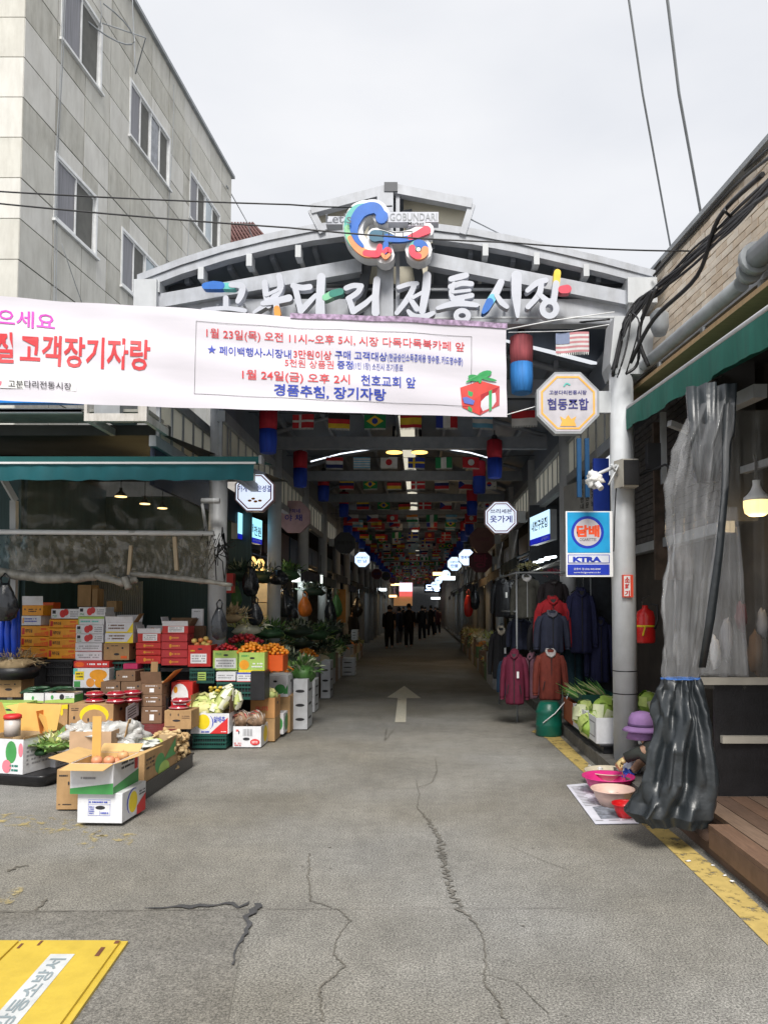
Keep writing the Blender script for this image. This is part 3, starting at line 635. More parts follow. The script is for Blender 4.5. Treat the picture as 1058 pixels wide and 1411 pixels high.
def eplate(px0, px1, py0, py1, m, name, y, dep, parent=em):
    a_, b_ = at(px0, py1, y), at(px1, py0, y); mb = MB(); mb.box(a_.x, b_.x, y, y + dep, a_.z, b_.z); return mb.build(name, m, parent)
eplate(533, 604, 292, 306, LETF, 'name_plate', EY + .02, .12); eplate(562, 586, 306, 311, LETF, 'name_plate', EY + .02, .12)
eptxt(537, 602, 293.5, 304, 'GOBUNDARI', STEELG, 'name_text', EY + .015, .005); eptxt(562, 584, 305.5, 310, 'Market', INK, 'name_text', EY + .015, .005)
eplate(449, 472, 302, 309, LETF, 'name_plate', EY + .02, .12); eplate(452, 480, 298, 305, LETF, 'name_plate', EY + .024, .1)
eptxt(449, 484, 294, 308, "Let's", mat('slate_text', (.1, .11, .13)), 'name_text', EY - .045, .01)
# ------------------------------------------------------------ banner
BAN = mat('banner_vinyl', (.64, .62, .68), .45, var=.05, scale=2, stretch=(.6, 1, 5)); BT = mat('banner_text_red', (.62, .04, .05), .5); BB = mat('banner_text_blue', (.02, .05, .4), .5); BM = mat('banner_text_magenta', (.6, .03, .45), .5)
bn = thing('event_banner', at(698, 570, 7.55), 'long white event banner with red and blue lettering strung across the gate', 'banner')
b_r, b_l = Vector((at(698, 510, 7.55).x, 7.55, 0)), Vector((at(0, 480, 6.6).x, 6.6, 0)); bd = (b_r - b_l).normalized(); bnrm = Vector((bd.y, -bd.x, 0))
def bp_(px, py, off=0):
    p = onplane(px, py, b_l, bnrm); s_ = (p - b_l).dot(bd); w_ = .02 * math.sin(s_ * 3.1) * math.cos(p.z * 2.2) + .008 * math.sin(s_ * 9 + p.z * 3) + .006 * math.sin(p.z * 16 + s_ * 1.5)
    return p + bnrm * (off + w_)
def bgrid(x0, x1, top, bot, nx_, ny_, k, off=0, name='cloth', m=BAN):
    mb = MB(); vs_ = []
    for j in range(ny_ + 1):
        for i in range(nx_ + 1):
            px = x0 + (x1 - x0) * i / nx_; t = top(px); b_ = bot(px); vs_.append(bp_(px, b_ + (t - b_) * j / ny_, off))
    mb.add(vs_, [(j * (nx_ + 1) + i, j * (nx_ + 1) + i + 1, (j + 1) * (nx_ + 1) + i + 1, (j + 1) * (nx_ + 1) + i) for j in range(ny_) for i in range(nx_)], 0, True); return mb.build(name, m, bn)
tp = lambda x: 408 + 42 * (x / 698) + 3 * math.sin(max(0, x) / 698 * math.pi); bt_ = lambda x: 551 + 24 * (x / 698) ** .8 if x > 0 else 551 + .03 * x
bgrid(-260, 698, tp, bt_, 130, 18, 0)
bgrid(400, 699, lambda x: tp(x) - 5, lambda x: tp(x) + 2, 40, 1, 0, .012, 'hem', mat('patterned_hem', (.35, .25, .38), .6, var=.6, scale=25))
def btext(st, TL, TR, BL, m, sc_, org, bold=.03, name='lettering', off=.006):
    f = lambda p: (org[0] + p[0] * sc_, org[1] + p[1] * sc_); TL, TR, BL = f(TL), f(TR), f(BL); mb = MB(); g_, fs = text_geo(st, bold * .45); vs_ = []
    for a_, b_ in g_:
        x = TL[0] + (TR[0] - TL[0]) * a_ + (BL[0] - TL[0]) * (1 - b_); y = TL[1] + (TR[1] - TL[1]) * a_ + (BL[1] - TL[1]) * (1 - b_); vs_.append(bp_(x, y, off))
    mb.add(vs_, fs); return mb.build(name, m, bn)
S5 = (.4348, (260, 420)); S4 = (.3403, (0, 400))
for st, a_, b_, c_, m_, bo in [("1월 23일(목) 오전 11시~오후 5시, 시장 다독다독북카페 앞", (57, 75), (874, 118), (57, 110), BT, .02), ("★ 페이백행사-시장내", (60, 128), (325, 141), (60, 157), BB, .03), ("3만원이상", (333, 139), (453, 146), (333, 167), BT, .03),
        ("구매 고객대상", (463, 145), (628, 153), (463, 172), BB, .03), ("(현금승인소득공제용 영수증, 카드영수증)", (630, 155), (868, 167), (630, 184), BB, .02), ("5천원 상품권", (305, 169), (460, 177), (305, 195), BT, .01),
        ("증정", (470, 176), (520, 179), (470, 203), BB, .03), ("(1인 1장) 소진시 조기종료", (522, 182), (678, 190), (522, 208), BB, .0), ("1월 24일(금) 오후 2시", (170, 204), (510, 222), (170, 240), BT, .025),
        ("천호교회 앞", (545, 222), (718, 231), (545, 257), BB, .03), ("경품추첨, 장기자랑", (270, 250), (625, 268), (270, 290), BB, .045)]: btext(st, a_, b_, c_, m_, *S5, bold=bo)
btext('많이 받으세요', (-270, 50), (222, 92), (-270, 120), BM, *S4, bold=.03); btext('설명절', (-190, 162), (56, 172), (-190, 286), BT, *S4, bold=.05); btext('고객장기자랑', (85, 174), (612, 202), (80, 300), BT, *S4, bold=.05)
mb = MB(); f4 = lambda x, y: bp_(x * .3403, 400 + y * .3403, .004); mb.add([f4(-40, 345), f4(312, 366), f4(310, 410), f4(-40, 392)], [(0, 3, 2, 1)]); mb.build('logo_patch', WHP, bn)
btext('고분다리전통시장', (35, 363), (292, 376), (35, 393), INK, *S4, bold=.01, off=.009)
mb = MB(); mb.add([f4(0, 366) + bnrm * .004, f4(10, 370) + bnrm * .004, f4(6, 385) + bnrm * .004, f4(-8, 388) + bnrm * .004], [(0, 3, 2, 1)]); mb.build('logo', PINKP, bn)
mb = MB(); f5 = lambda x, y, o_=.005: bp_(260 + x * .4348, 420 + y * .4348, o_)
cs = [(25, 55), (897, 100), (895, 323), (18, 283)]
for i in range(4):
    a_, b_ = cs[i], cs[(i + 1) % 4]; n_ = 14; ex = (b_[0] - a_[0], b_[1] - a_[1]); L_ = math.hypot(*ex); nn = (-ex[1] / L_ * 1.2, ex[0] / L_ * 1.2)
    for j in range(n_):
        p0 = (a_[0] + ex[0] * j / n_, a_[1] + ex[1] * j / n_); p1 = (a_[0] + ex[0] * (j + 1) / n_, a_[1] + ex[1] * (j + 1) / n_)
        mb.add([f5(*p0), f5(*p1), f5(p1[0] + nn[0], p1[1] + nn[1]), f5(p0[0] + nn[0], p0[1] + nn[1])], [(0, 1, 2, 3)])
mb.build('border_line', INK, bn)
gm = [mat('gift_red', (.6, .05, .04), .5), mat('gift_dark_red', (.4, .02, .03), .5), mat('gift_green', (.04, .33, .1), .5), mat('gift_blue', (.1, .15, .5), .5)]
def gp(pts, k, o_): mb.add([f5(x, y, o_) for x, y in pts], [tuple(range(len(pts)))[::-1]], k)
mb = MB(); gp([(860, 262), (925, 240), (985, 258), (925, 285)], 0, .006); gp([(860, 262), (925, 285), (922, 350), (866, 325)], 0, .006); gp([(925, 285), (985, 258), (982, 320), (922, 350)], 1, .006)
gp([(885, 272), (900, 277), (897, 340), (884, 334)], 2, .009); gp([(950, 274), (960, 269), (958, 335), (950, 339)], 2, .009); gp([(866, 295), (880, 292), (905, 305), (900, 318), (872, 312)], 3, .011)
for cx, cy, an, l_, w_ in [(905, 232, 2.9, 42, 20), (935, 222, .35, 50, 22), (905, 232, 3.6, 62, 9), (950, 236, -.2, 52, 9), (922, 236, 1.6, 26, 12)]:
    gp([(cx + math.cos(an) * l_ * .5 * math.cos(t) - math.sin(an) * w_ * .5 * math.sin(t), cy - math.sin(an) * l_ * .5 * math.cos(t) - math.cos(an) * w_ * .5 * math.sin(t)) for t in [k * .524 for k in range(12)]][::-1], 2, .013 + cx * 1e-6 + an * 3e-4)
mb.build('gift_picture', gm, bn)
ln = MB(); ln.tube([bp_(698, 453), at(760, 442, 7.5), at(846, 430, 7.45)], .006, 5); ln.tube([bp_(697, 572), at(738, 560, 7.7), at(842, 556, 7.7)], .005, 5); ln.build('tie_cord', WHITE, bn)

# ------------------------------------------------------------ overhead wires
def wire(pts, r, label, y=None, m=BLACK, cat='wire', group=None, sag=0, name='overhead_wire'):
    q = [at(*p) for p in pts]; mb = MB(); out = []
    for i in range(len(q) - 1):
        for t in [k / 8 for k in range(8)]: out.append(q[i].lerp(q[i + 1], t) - Vector((0, 0, sag * 4 * t * (1 - t))))
    out.append(q[-1]); mb.tube(out, r, 5); o = mb.build(name, m, loc=q[0]); return tag(o, label, cat, group)
wire([(-120, 256, 7.2), (400, 282, 7.4), (540, 284, 7.9)], .008, 'upper of the two black wires running from the far left to the gate peak', sag=.02)
wire([(-120, 268, 6.8), (400, 314, 7.0), (700, 334, 7.1), (950, 346, 7.2)], .008, 'lower black wire crossing in front of the emblem to the right building', sag=.02)
wire([(860, -40, 6.5), (885, 130, 7), (925, 350, 8.5)], .011, 'left of the two pale wires dropping from the sky at the right', m=STEELG)
wire([(914, -40, 6.5), (935, 130, 7), (966, 300, 8)], .015, 'right, thicker of the two pale wires dropping from the sky at the right', m=STEELG)
wire([(648, 302, 8), (720, 338, 12), (740, 352, 16)], .008, 'thin slack wire behind the right shoulder of the gate', m=STEELG)
wire([(312, 255, 18), (340, 305, 24), (352, 340, 28)], .015, 'thin wire dropping from the office block corner to the tiled house', m=STEELG)

# ------------------------------------------------------------ right building
bxw = lambda y: 3.25 - .085 * y
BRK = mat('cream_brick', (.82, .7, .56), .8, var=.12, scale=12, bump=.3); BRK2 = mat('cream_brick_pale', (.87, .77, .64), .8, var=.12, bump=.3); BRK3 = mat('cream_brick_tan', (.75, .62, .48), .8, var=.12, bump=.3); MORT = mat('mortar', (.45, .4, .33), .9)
DBRK = mat('dark_brick', (.06, .055, .055), .8, var=.3, bump=.3); DMORT = mat('dark_mortar', (.025, .024, .024), .9)
rb = thing('brick_building', (bxw(6), 6, 0), 'cream brick shop building along the right side of the lane', 'building')
bw = Vector((-.085, 1, 0)).normalized(); bno = Vector((-1, -.085, 0)).normalized()
Z0, Z1b = 4.12, 5.24
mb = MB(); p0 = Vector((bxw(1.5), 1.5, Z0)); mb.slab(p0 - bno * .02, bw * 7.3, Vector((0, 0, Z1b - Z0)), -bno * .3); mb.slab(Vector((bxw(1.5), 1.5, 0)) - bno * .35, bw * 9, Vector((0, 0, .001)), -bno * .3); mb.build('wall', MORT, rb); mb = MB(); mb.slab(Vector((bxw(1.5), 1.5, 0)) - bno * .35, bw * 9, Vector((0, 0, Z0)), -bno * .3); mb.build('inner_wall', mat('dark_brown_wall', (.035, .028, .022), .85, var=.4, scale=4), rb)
bl, bh, gp_ = .2, .062, .009; bme = None; far = MB(); cnt = 0; rows = int((Z1b - Z0) / (bh + gp_)); cand = []
for r_ in range(rows):
    t = (bl + gp_) * (-.5 * (r_ % 2))
    while t < 7.3: cand.append((r_, t)); t += bl + gp_
cand = [(r_, t) for r_, t in cand if t > 2.0]
cand.sort(key=lambda q: abs(q[1] - 4.6) + random.random() * .01)
for i, (r_, t) in enumerate(cand):
    o_ = p0 + bw * t + Vector((0, 0, r_ * (bh + gp_) + .005)) - bno * .02
    if i < 290 and t > 3.3:
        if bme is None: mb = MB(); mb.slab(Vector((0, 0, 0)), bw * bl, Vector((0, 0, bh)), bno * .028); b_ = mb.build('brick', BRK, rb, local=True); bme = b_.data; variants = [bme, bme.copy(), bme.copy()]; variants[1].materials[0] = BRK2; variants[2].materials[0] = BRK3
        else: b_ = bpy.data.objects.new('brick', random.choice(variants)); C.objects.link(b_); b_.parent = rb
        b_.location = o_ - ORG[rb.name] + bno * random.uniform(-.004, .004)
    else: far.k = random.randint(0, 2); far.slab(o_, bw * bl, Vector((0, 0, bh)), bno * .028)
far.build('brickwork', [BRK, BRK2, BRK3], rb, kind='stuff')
mb = MB(); q = Vector((bxw(1.5), 1.5, Z1b)); mb.slab(q + bno * .06, bw * 7.4, Vector((0, 0, .05)), -bno * .4); mb.build('coping', STEELG, rb)
mb = MB(); q = Vector((bxw(1.5), 1.5, 4.0)); mb.slab(q + bno * .28, bw * 7.2, Vector((0, 0, .1)), -bno * .27)
for i in range(7): mb.slab(q + bw * (1.2 + i * .95) + bno * .3 + Vector((0, 0, -.16)), bw * .05, Vector((0, 0, .16)), -bno * .28)
mb.build('gutter', STEELG, rb)
mb = MB(); pts = [Vector((2.95 - .085 * y, y, 4.0)) + bno * .1 for y in (5.6, 6.5, 7.5, 8.2)]; mb.tube(pts, .06, 12); mb.lathe(pts[-1] + Vector((0, -.02, 0)), [(.08, -.02), (.08, .06)], 12, axis='y')
pts = [Vector((2.95 - .085 * y, y, 4.1)) + bno * .1 for y in (2.5, 5.4)]; mb.tube(pts, .085, 12); mb.lathe(pts[-1], [(.115, -.03), (.115, .03)], 16, axis='y'); mb.lathe(pts[-1] + Vector((0, .1, -.05)), [(.09, -.03), (.09, .03)], 16, axis='y')
mb.build('pipe', STEELG, rb)
mb = MB(); q = Vector((bxw(1.5), 1.5, 3.82)); mb.slab(q + bno * .42, bw * 7.2, Vector((0, 0, .04)), -bno * .5); mb.build('soffit', mat('tan_soffit', (.4, .27, .14), .7, stretch=(1, 12, 1), var=.15), rb)
# lower dark brick wall: courses as real geometry
mb = MB(); mb.box(2.62, 2.9, 6.6, 10.4, 2.35, 3.8); lw = mb.build('wall', DMORT, rb)
mb = MB(); r_ = 0; z_ = 2.36
while z_ < 3.7:
    y = 6.6 + (.105 if r_ % 2 else 0)
    while y < 10.1: mb.box(2.6, 2.625, y, y + .2, z_, z_ + .06); y += .21
    z_ += .07; r_ += 1
mb.build('brickwork', DBRK, lw, kind='stuff')
mb = MB(); mb.box(2.58, 2.7, 6.6, 10.4, 2.25, 2.35); mb.build('lintel', STEELG, rb)
# inside of right front shop: floor, back wall
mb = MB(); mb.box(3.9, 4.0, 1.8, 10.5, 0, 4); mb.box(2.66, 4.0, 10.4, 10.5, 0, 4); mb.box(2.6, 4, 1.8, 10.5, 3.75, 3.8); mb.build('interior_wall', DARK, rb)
# wires bundle
def cable(pts, r, m=BLACK): 
    mb = MB(); q = [at(*p) for p in pts]; out = []
    for i in range(len(q) - 1):
        for t in [k / 6 for k in range(6)]:
            g0, g1, g2, g3 = q[max(0, i - 1)], q[i], q[i + 1], q[min(len(q) - 1, i + 2)]
            out.append(.5 * ((2 * g1) + (g2 - g0) * t + (2 * g0 - 5 * g1 + 4 * g2 - g3) * t * t + (3 * g1 - g0 - 3 * g2 + g3) * t ** 3))
    out.append(q[-1]); mb.tube(out, r, 6); return mb.build('cable', m, cb)
cb = thing('cable_bundle', at(905, 430, 6.8), 'bundle of black cables slung along the cream brick wall to the gate column', 'cables')
rd = random.Random(5)
for i in range(9):
    j = lambda a: rd.uniform(-a, a)
    yb = 5.4; cable([(1075, 228 + j(12) + i * 3.5, 4.9), (1010, 290 + j(7) + i * 3, 5.8), (955, 345 + j(6) + i * 2, 6.6), (910, 392 + j(8) + i, 7.1), (880, 420 + j(9), 7.3), (858, 455 + j(9), 7.35), (845 + j(3), 510 + j(10), 7.38)], rd.choice([.008, .01, .013, .018]))
cable([(1075, 190, 5.6), (1000, 258, 6.6), (930, 335, 7.7), (900, 372, 8.0)], .012); cable([(1075, 205, 5.5), (1010, 258, 6.4), (935, 340, 7.5), (900, 380, 7.9)], .014)
cable([(905, 395, 7.1), (884, 440, 7.2), (880, 470, 7.2), (893, 505, 7.2)], .02); cable([(1050, 240, 5.2), (990, 300, 6), (960, 380, 6.5), (900, 440, 7), (868, 500, 7.3)], .02)
cable([(898, 400, 7), (882, 450, 7.2), (878, 500, 7.3), (862, 515, 7.3)], .016); cable([(1003, 282, 5.9), (998, 290, 5.8), (1008, 300, 5.85)], .012); cable([(870, 430, 7.3), (862, 480, 7.3), (850, 520, 7.3)], .01); cable([(862, 515, 7.3), (880, 450, 7.1), (870, 430, 7.3)], .008)
cable([(700, 438, 8.3), (760, 446, 8.2), (840, 440, 8)], .01); cable([(866, 640, 7.45), (850, 660, 7.45), (845, 760, 7.45)], .006)
# junction box
jb = MB(); a_, b_ = at(900, 460, 7.3), at(916, 430, 7.3); jb.lathe((a_ + b_) / 2 - Vector((0, 0, .12)), [(.06, 0), (.09, .08), (.09, .2), (.03, .26)], 10); jb.build('junction_box', STEELG, cb)

# awning right
aw = thing('green_awning', (2.05, 6.5, 3.4), 'weathered green awning with a white front bar over the right-hand shop', 'awning')
A0, A1, A2 = Vector((2.03, 8.0, 3.60)), Vector((2.07, 4.6, 3.39)), Vector((2.09, 2.9, 3.28))
mb = MB(); mb.tube([A0, A1, A2], .022, 8); mb.build('front_bar', STEEL, aw)
mb = MB(); n_ = 60; rows_ = []
for i in range(n_ + 1):
    t = i / n_; p = A0.lerp(A2, t); wv = .012 * math.sin(i * 1.1) + .006 * math.sin(i * 2.7); hh = .22 + .012 * math.sin(i * .5)
    rows_.append([p + Vector((-.02, 0, -.02)), p + Vector((-.025 + wv * .5, 0, -.1)), p + Vector((-.022 + wv, 0, -hh))])
vs_ = [v for r_ in rows_ for v in r_]; mb.add(vs_, [(i * 3 + j, i * 3 + j + 1, i * 3 + 4 + j, i * 3 + 3 + j) for i in range(n_) for j in range(2)], 0, True); mb.build('valance', TEAL2, aw)
mb = MB(); mb.quad(A0, A2, A2 + Vector((.75, 0, .12)), A0 + Vector((.5, 0, .12))); mb.build('canopy', TEAL2, aw)
mb = MB(); mb.bar(A0 + Vector((.1, -.6, -.05)), A0 + Vector((.6, -1.2, .05)), .04); mb.build('folding_arm', STEELG, aw)
for a_, b_, w_ in ((A2 + Vector((.1, 1.2, -.05)), A2 + Vector((.6, .8, .05)), .04), ((2.5, 5.6, 3.2), (2.5, 6.9, 3.3), .1), ((2.15, 6.6, 3.2), (2.8, 6.9, 3.05), .05), ((2.35, 7.4, 2.8), (2.35, 7.4, 3.5), .05)): mb = MB(); mb.bar(a_, b_, w_); mb.build('folding_arm', STEELG, aw)
mb = MB(); mb.tube([(2.15, 7.5, 2.9), (2.3, 7.2, 2.95), (2.5, 7.0, 2.8)], .012, 5); mb.box(2.2, 2.36, 7.4, 7.5, 2.95, 3.2); mb.build('bracket_box', DARK, aw)

# deck
DK = [mat('deck_wood_%s' % n_, c_, .7, var=.2, stretch=(14, .8, 1), bump=.2, bscale=40, dirt=.3) for n_, c_ in (('brown', (.17, .1, .065)), ('grey', (.2, .135, .095)), ('dark', (.13, .08, .055)))]
dk = thing('timber_deck', (1.85, 4, 0), 'brown timber plank deck step at the right edge of the lane', 'deck')
x = 1.84; i = 0
while x < 4:
    w_ = .14; mb = MB(); mb.box(x, x + w_ - .008, 1.2, 5.01 if x < 1.9 else 5.74, .185, .215 + random.uniform(-.002, .002)); mb.build('plank', DK[i % 3], dk); x += w_; i += 1
mb = MB(); mb.box(1.838, 1.86, 1.2, 5.0, .07, .184); mb.build('fascia_board', DK[0], dk)
mb = MB(); mb.box(1.87, 4, 1.2, 5.7, 0, .068); mb.build('base_board', DK[2], dk)

# dark vinyl shop front with rails + clear upper
vf = thing('shop_screen', (2.2, 5.75, .2), 'black and clear vinyl screen with pale rails closing the right-hand shop', 'screen')
VX0, VX1, VY = 2.17, 3.9, 5.75
mb = MB(); mb.box(VX0, VX1, VY, VY + .02, .215, 1.05); mb.build('lower_panel', BLACK, vf)
for py_ in (938, 1018):
    z_ = at(1000, py_, VY).z; mb = MB(); mb.box(VX0 + (-.12 if py_ < 1000 else .04), VX1, VY - .05, VY - .002, z_ - .026, z_ + .026); mb.build('rail', mat('cream_aluminium', (.5, .47, .4), .4), vf)
mb = MB(); n_ = 70; vs_ = []
for i in range(n_ + 1):
    x_ = VX0 - .15 + (VX1 - VX0 + .15) * i / n_; f_ = .03 * math.sin(i * .8) + .015 * math.sin(i * 2.1); vs_ += [(x_, VY + .03 + f_, 1.0), (x_, VY + .03 + f_ * .9, 1.9), (x_, VY + .03 + f_ * .5, 3.1)]
mb.add(vs_, [(i * 3 + j, i * 3 + 3 + j, i * 3 + 4 + j, i * 3 + 1 + j) for i in range(n_) for j in range(2)], 0, True); mb.build('clear_sheet', clear_mat('thin_clear_vinyl', (.45, .45, .42), .16, rough=.08, bump=.7, bscale=5), vf)
mb = MB(); mb.bar(at(1000, 655, 6.9), at(1075, 632, 6.0), .05, .06); mb.build('ceiling_bar', STEELG, vf)
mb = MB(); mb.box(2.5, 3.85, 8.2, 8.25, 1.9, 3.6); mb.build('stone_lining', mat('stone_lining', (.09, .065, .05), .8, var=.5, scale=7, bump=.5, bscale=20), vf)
# goods behind the screen
for i, (px_, py_, w_, h_, m_) in enumerate([(1000, 880, 16, 60, GREYP), (1020, 850, 14, 40, mat('dark_red_goods', (.16, .03, .04))), (1040, 900, 20, 60, KRAFT2), (1050, 860, 14, 40, GREYP), (985, 900, 14, 45, WHP)]):
    mb = MB(); p = at(px_, py_, 6.6); mb.ball(p, w_ / 2 * 6.6 / F, .06, h_ / 2 * 6.6 / F, 10, 8, jit=.5); o = mb.build('hanging_bag', m_, loc=p); tag(o, ['grey bag behind the clear screen nearest the curtain', 'dark red bundle hanging behind the clear screen', 'brown sack low behind the clear screen', 'grey bundle at the right end behind the clear screen', 'white bag behind the screen beside the tied curtain'][i], 'bag')
# bulb
bulb = thing('hanging_bulb', at(1042, 690, 6.3), 'large glowing warm bulb hanging in the right-hand shop', 'lamp')
bc = at(1042, 690, 6.3); GLOW = mat('warm_bulb_glow', (.9, .8, .5), emit=(1, .74, .3), estr=.95)
mb = MB(); mb.lathe(bc, [(.0, -.13), (.06, -.125), (.095, -.1), (.105, -.05), (.105, .0)], 20); mb.build('glass', GLOW, bulb)
mb = MB(); mb.lathe(bc, [(.106, .0), (.1, .03), (.07, .055), (.045, .09), (.03, .13), (.03, .17)], 20); mb.build('housing', WHITE, bulb)
mb = MB(); mb.tube([bc + Vector((0, 0, .17)), bc + Vector((.0, 0, .32)), bc + Vector((-.01, 0, .38))], .012, 6); mb.build('cord', BLACK, bulb)
def lamp(name, loc, e, col, r=.05, parent=None):
    d = bpy.data.lights.new(name, 'POINT'); d.energy = e; d.color = col; d.shadow_soft_size = r; o = bpy.data.objects.new(name, d); C.objects.link(o)
    if parent: o.parent = parent; o.location = Vector(loc) - ORG[parent.name]
    else: o.location = loc
    return o
lamp('bulb_light', bc - Vector((0, .0, .2)), 4, (1, .7, .35), .09, bulb)

# tied vinyl curtain
cu = thing('tied_curtain', (1.75, 5.15, .15), 'tall clear and black vinyl door curtain tied at the waist with blue string', 'curtain')
def csec(pxl, pxr, py, Y, d, amp, nf, ph, n=72):
    a_, b_ = at(pxl, py, Y), at(pxr, py, Y); cx = (a_ + b_) / 2; rx = (b_.x - a_.x) / 2; out = []
    for i in range(n):
        t = 2 * math.pi * i / n; q = 1 + amp * math.sin(nf * t + ph) + amp * .5 * math.sin(nf * 2.3 * t + ph * 2)
        out.append(cx + Vector((math.cos(t) * rx * (1 + amp * .3 * math.sin(nf * t)), math.sin(t) * d * q, 0)))
    return out
CYY = 5.2
up = [(960, 1008, 560, .1, .5, 7, .2), (930, 1000, 620, .12, .5, 7, .25), (922, 998, 670, .13, .45, 7, .3), (920, 990, 730, .13, .4, 7, .3), (915, 982, 800, .12, .35, 8, .4), (915, 972, 870, .1, .3, 8, .5), (912, 966, 915, .08, .3, 9, .5), (913, 962, 934, .06, .3, 9, .5)]
mb = MB(); mb.loft(refine([csec(a_, b_, py_, CYY, d_, am, nf, ph, 110) for a_, b_, py_, d_, am, nf, ph in up], 7, .028, 7), caps=False); mb.build('clear_sheet', CLEAR2, cu)
lo = [(913, 962, 935, .06, .3, 9, .5), (908, 966, 950, .08, .35, 8, .5), (902, 978, 985, .12, .4, 7, .6), (892, 982, 1030, .15, .38, 6, .7), (884, 985, 1075, .17, .32, 6, .8), (876, 985, 1105, .18, .3, 5, .9), (868, 984, 1120, .18, .28, 5, 1), (880, 975, 1134, .15, .28, 5, 1)]
TARP = mat('black_vinyl_tarp', (.018, .023, .027), .4, var=.3, scale=3, bump=.6, bscale=14, spec=.7)
mb = MB(); mb.loft(refine([csec(a_, b_, py_, CYY, d_, am, nf, ph, 110) for a_, b_, py_, d_, am, nf, ph in lo], 7, .04, 6, 9), caps=False); mb.build('black_skirt', TARP, cu)
mb = MB(); mb.loft([csec(a_ - 1, b_ + 1, py_, CYY, .065, .15, 9, .5) for a_, b_, py_ in ((912, 963, 933.6), (912, 963, 936))], caps=False); mb.build('blue_string', mat('blue_string', (.05, .15, .45)), cu)
mb = MB(); rr = []
for px0, px1, py_, Y_ in ((935, 955, 545, 5.15), (996, 1010, 560, 5.12), (993, 1003, 680, 5.07), (985, 996, 760, 5.07), (972, 985, 850, 5.08), (962, 972, 920, 5.12)):
    rr.append([at(px0 if py_ > 550 else 1000, py_, Y_), at(px1 if py_ > 550 else 1015, py_, Y_), at(px1 if py_ > 550 else 1015, py_, Y_ + .02), at(px0 if py_ > 550 else 1000, py_, Y_ + .02)])
mb.loft(rr); mb.build('black_edge', TARP, cu)
mb = MB(); mb.loft([csec(a_, b_, py_, CYY + .03, d_, .35, 6, .4) for a_, b_, py_, d_ in ((945, 1012, 535, .12), (950, 1010, 600, .1), (955, 990, 640, .08), (960, 985, 665, .05))], caps=True); mb.build('black_header', TARP, cu)
mb = MB(); mb.loft([csec(a_, b_, py_, 5.45, d_, .4, 6, .9) for a_, b_, py_, d_ in ((992, 1012, 700, .06), (980, 1020, 790, .1), (972, 1022, 860, .12), (965, 1028, 930, .12))], caps=False); mb.build('second_sheet', CLEAR2, cu)
# ------------------------------------------------------------ left corner shop
sh = thing('corner_shop', (-4.5, 9.6, 0), 'open-fronted fruit shop under a teal awning at the left corner', 'shop')
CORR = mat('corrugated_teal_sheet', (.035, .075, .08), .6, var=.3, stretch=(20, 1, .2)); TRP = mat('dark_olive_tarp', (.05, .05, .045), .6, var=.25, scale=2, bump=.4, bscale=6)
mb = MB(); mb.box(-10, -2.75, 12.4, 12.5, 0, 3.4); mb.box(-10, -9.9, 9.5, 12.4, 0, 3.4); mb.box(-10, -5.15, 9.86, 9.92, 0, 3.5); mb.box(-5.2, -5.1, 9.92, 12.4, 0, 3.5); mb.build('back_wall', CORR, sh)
mb = MB()
for i in range(40): mb.tube([(-5.1 + i * .028 - 4.6, 10.2, 0), (-5.1 + i * .028 - 4.6, 10.2, 2.4)], .012, 5)
for i in range(26): mb.tube([(-4.95 + i * .03, 11.6, .9), (-4.95 + i * .03, 11.6, 2.0)], .012, 4)
mb.build('corrugated_sheet', STEELG, sh, kind='stuff')
a_, b_ = at(0, 600, 8.6), at(232, 600, 8.6)
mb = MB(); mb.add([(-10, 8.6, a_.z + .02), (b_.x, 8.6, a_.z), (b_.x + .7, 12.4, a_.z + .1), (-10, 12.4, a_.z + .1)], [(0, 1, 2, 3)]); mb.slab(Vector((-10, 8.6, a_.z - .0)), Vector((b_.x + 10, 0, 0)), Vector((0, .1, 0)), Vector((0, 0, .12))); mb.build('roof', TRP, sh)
mb = MB(); mb.box(-10, b_.x - .05, 8.1, 8.6, a_.z + .14, a_.z + .17); mb.build('eave_sheet', mat('pale_eave', (.3, .3, .27), .7, dirt=.4), sh)
mb = MB(); z_ = at(0, 572, 8.2).z; mb.box(-10, at(113, 560, 8.1).x, 8.1, 8.16, z_, z_ + .05); mb.build('white_edge', WHITE, sh)
bs = thing('blue_signboard', at(60, 557, 8.05), 'bright blue shop signboard edge showing below the white banner', 'sign')
mb = MB(); z_ = at(0, 556, 8.05).z; mb.box(-9, at(114, 560, 8.05).x, 7.98, 8.08, z_ - .01, z_ + .45); mb.build('board', mat('bright_blue_sign', (.01, .2, .62), .4), bs)
ac = thing('white_steel_frame', at(158, 580, 7.9), 'rusty white steel bracket frame with a grey box under the banner', 'frame')
mb = MB(); p0, p1 = at(116, 580, 7.9), at(203, 540, 7.9)
mb.box(p0.x, p1.x, 7.9, 7.96, p0.z, p0.z + .08); mb.box(p0.x, p0.x + .03, 7.9, 7.96, p0.z + .08, p1.z); mb.box(p1.x - .09, p1.x, 7.9, 7.96, p0.z + .08, p1.z); mb.box(p0.x, p0.x + .05, 7.96, 8.6, p0.z, p0.z + .08); mb.box(p1.x - .05, p1.x, 7.96, 8.6, p0.z, p0.z + .08)
mb.build('frame', mat('rusty_white_steel', (.6, .58, .55), .5, dirt=.7), ac)
mb = MB(); mb.box(p0.x + .06, p0.x + .33, 8.0, 8.5, p0.z + .1, p1.z + .1); mb.build('grey_box', STEELG, ac)
mb = MB(); mb.box(-2.98, -2.93, 8.4, 12.4, 2.95, 3.42); mb.build('side_fascia', mat('navy_fascia', (.02, .03, .06), .5), sh)
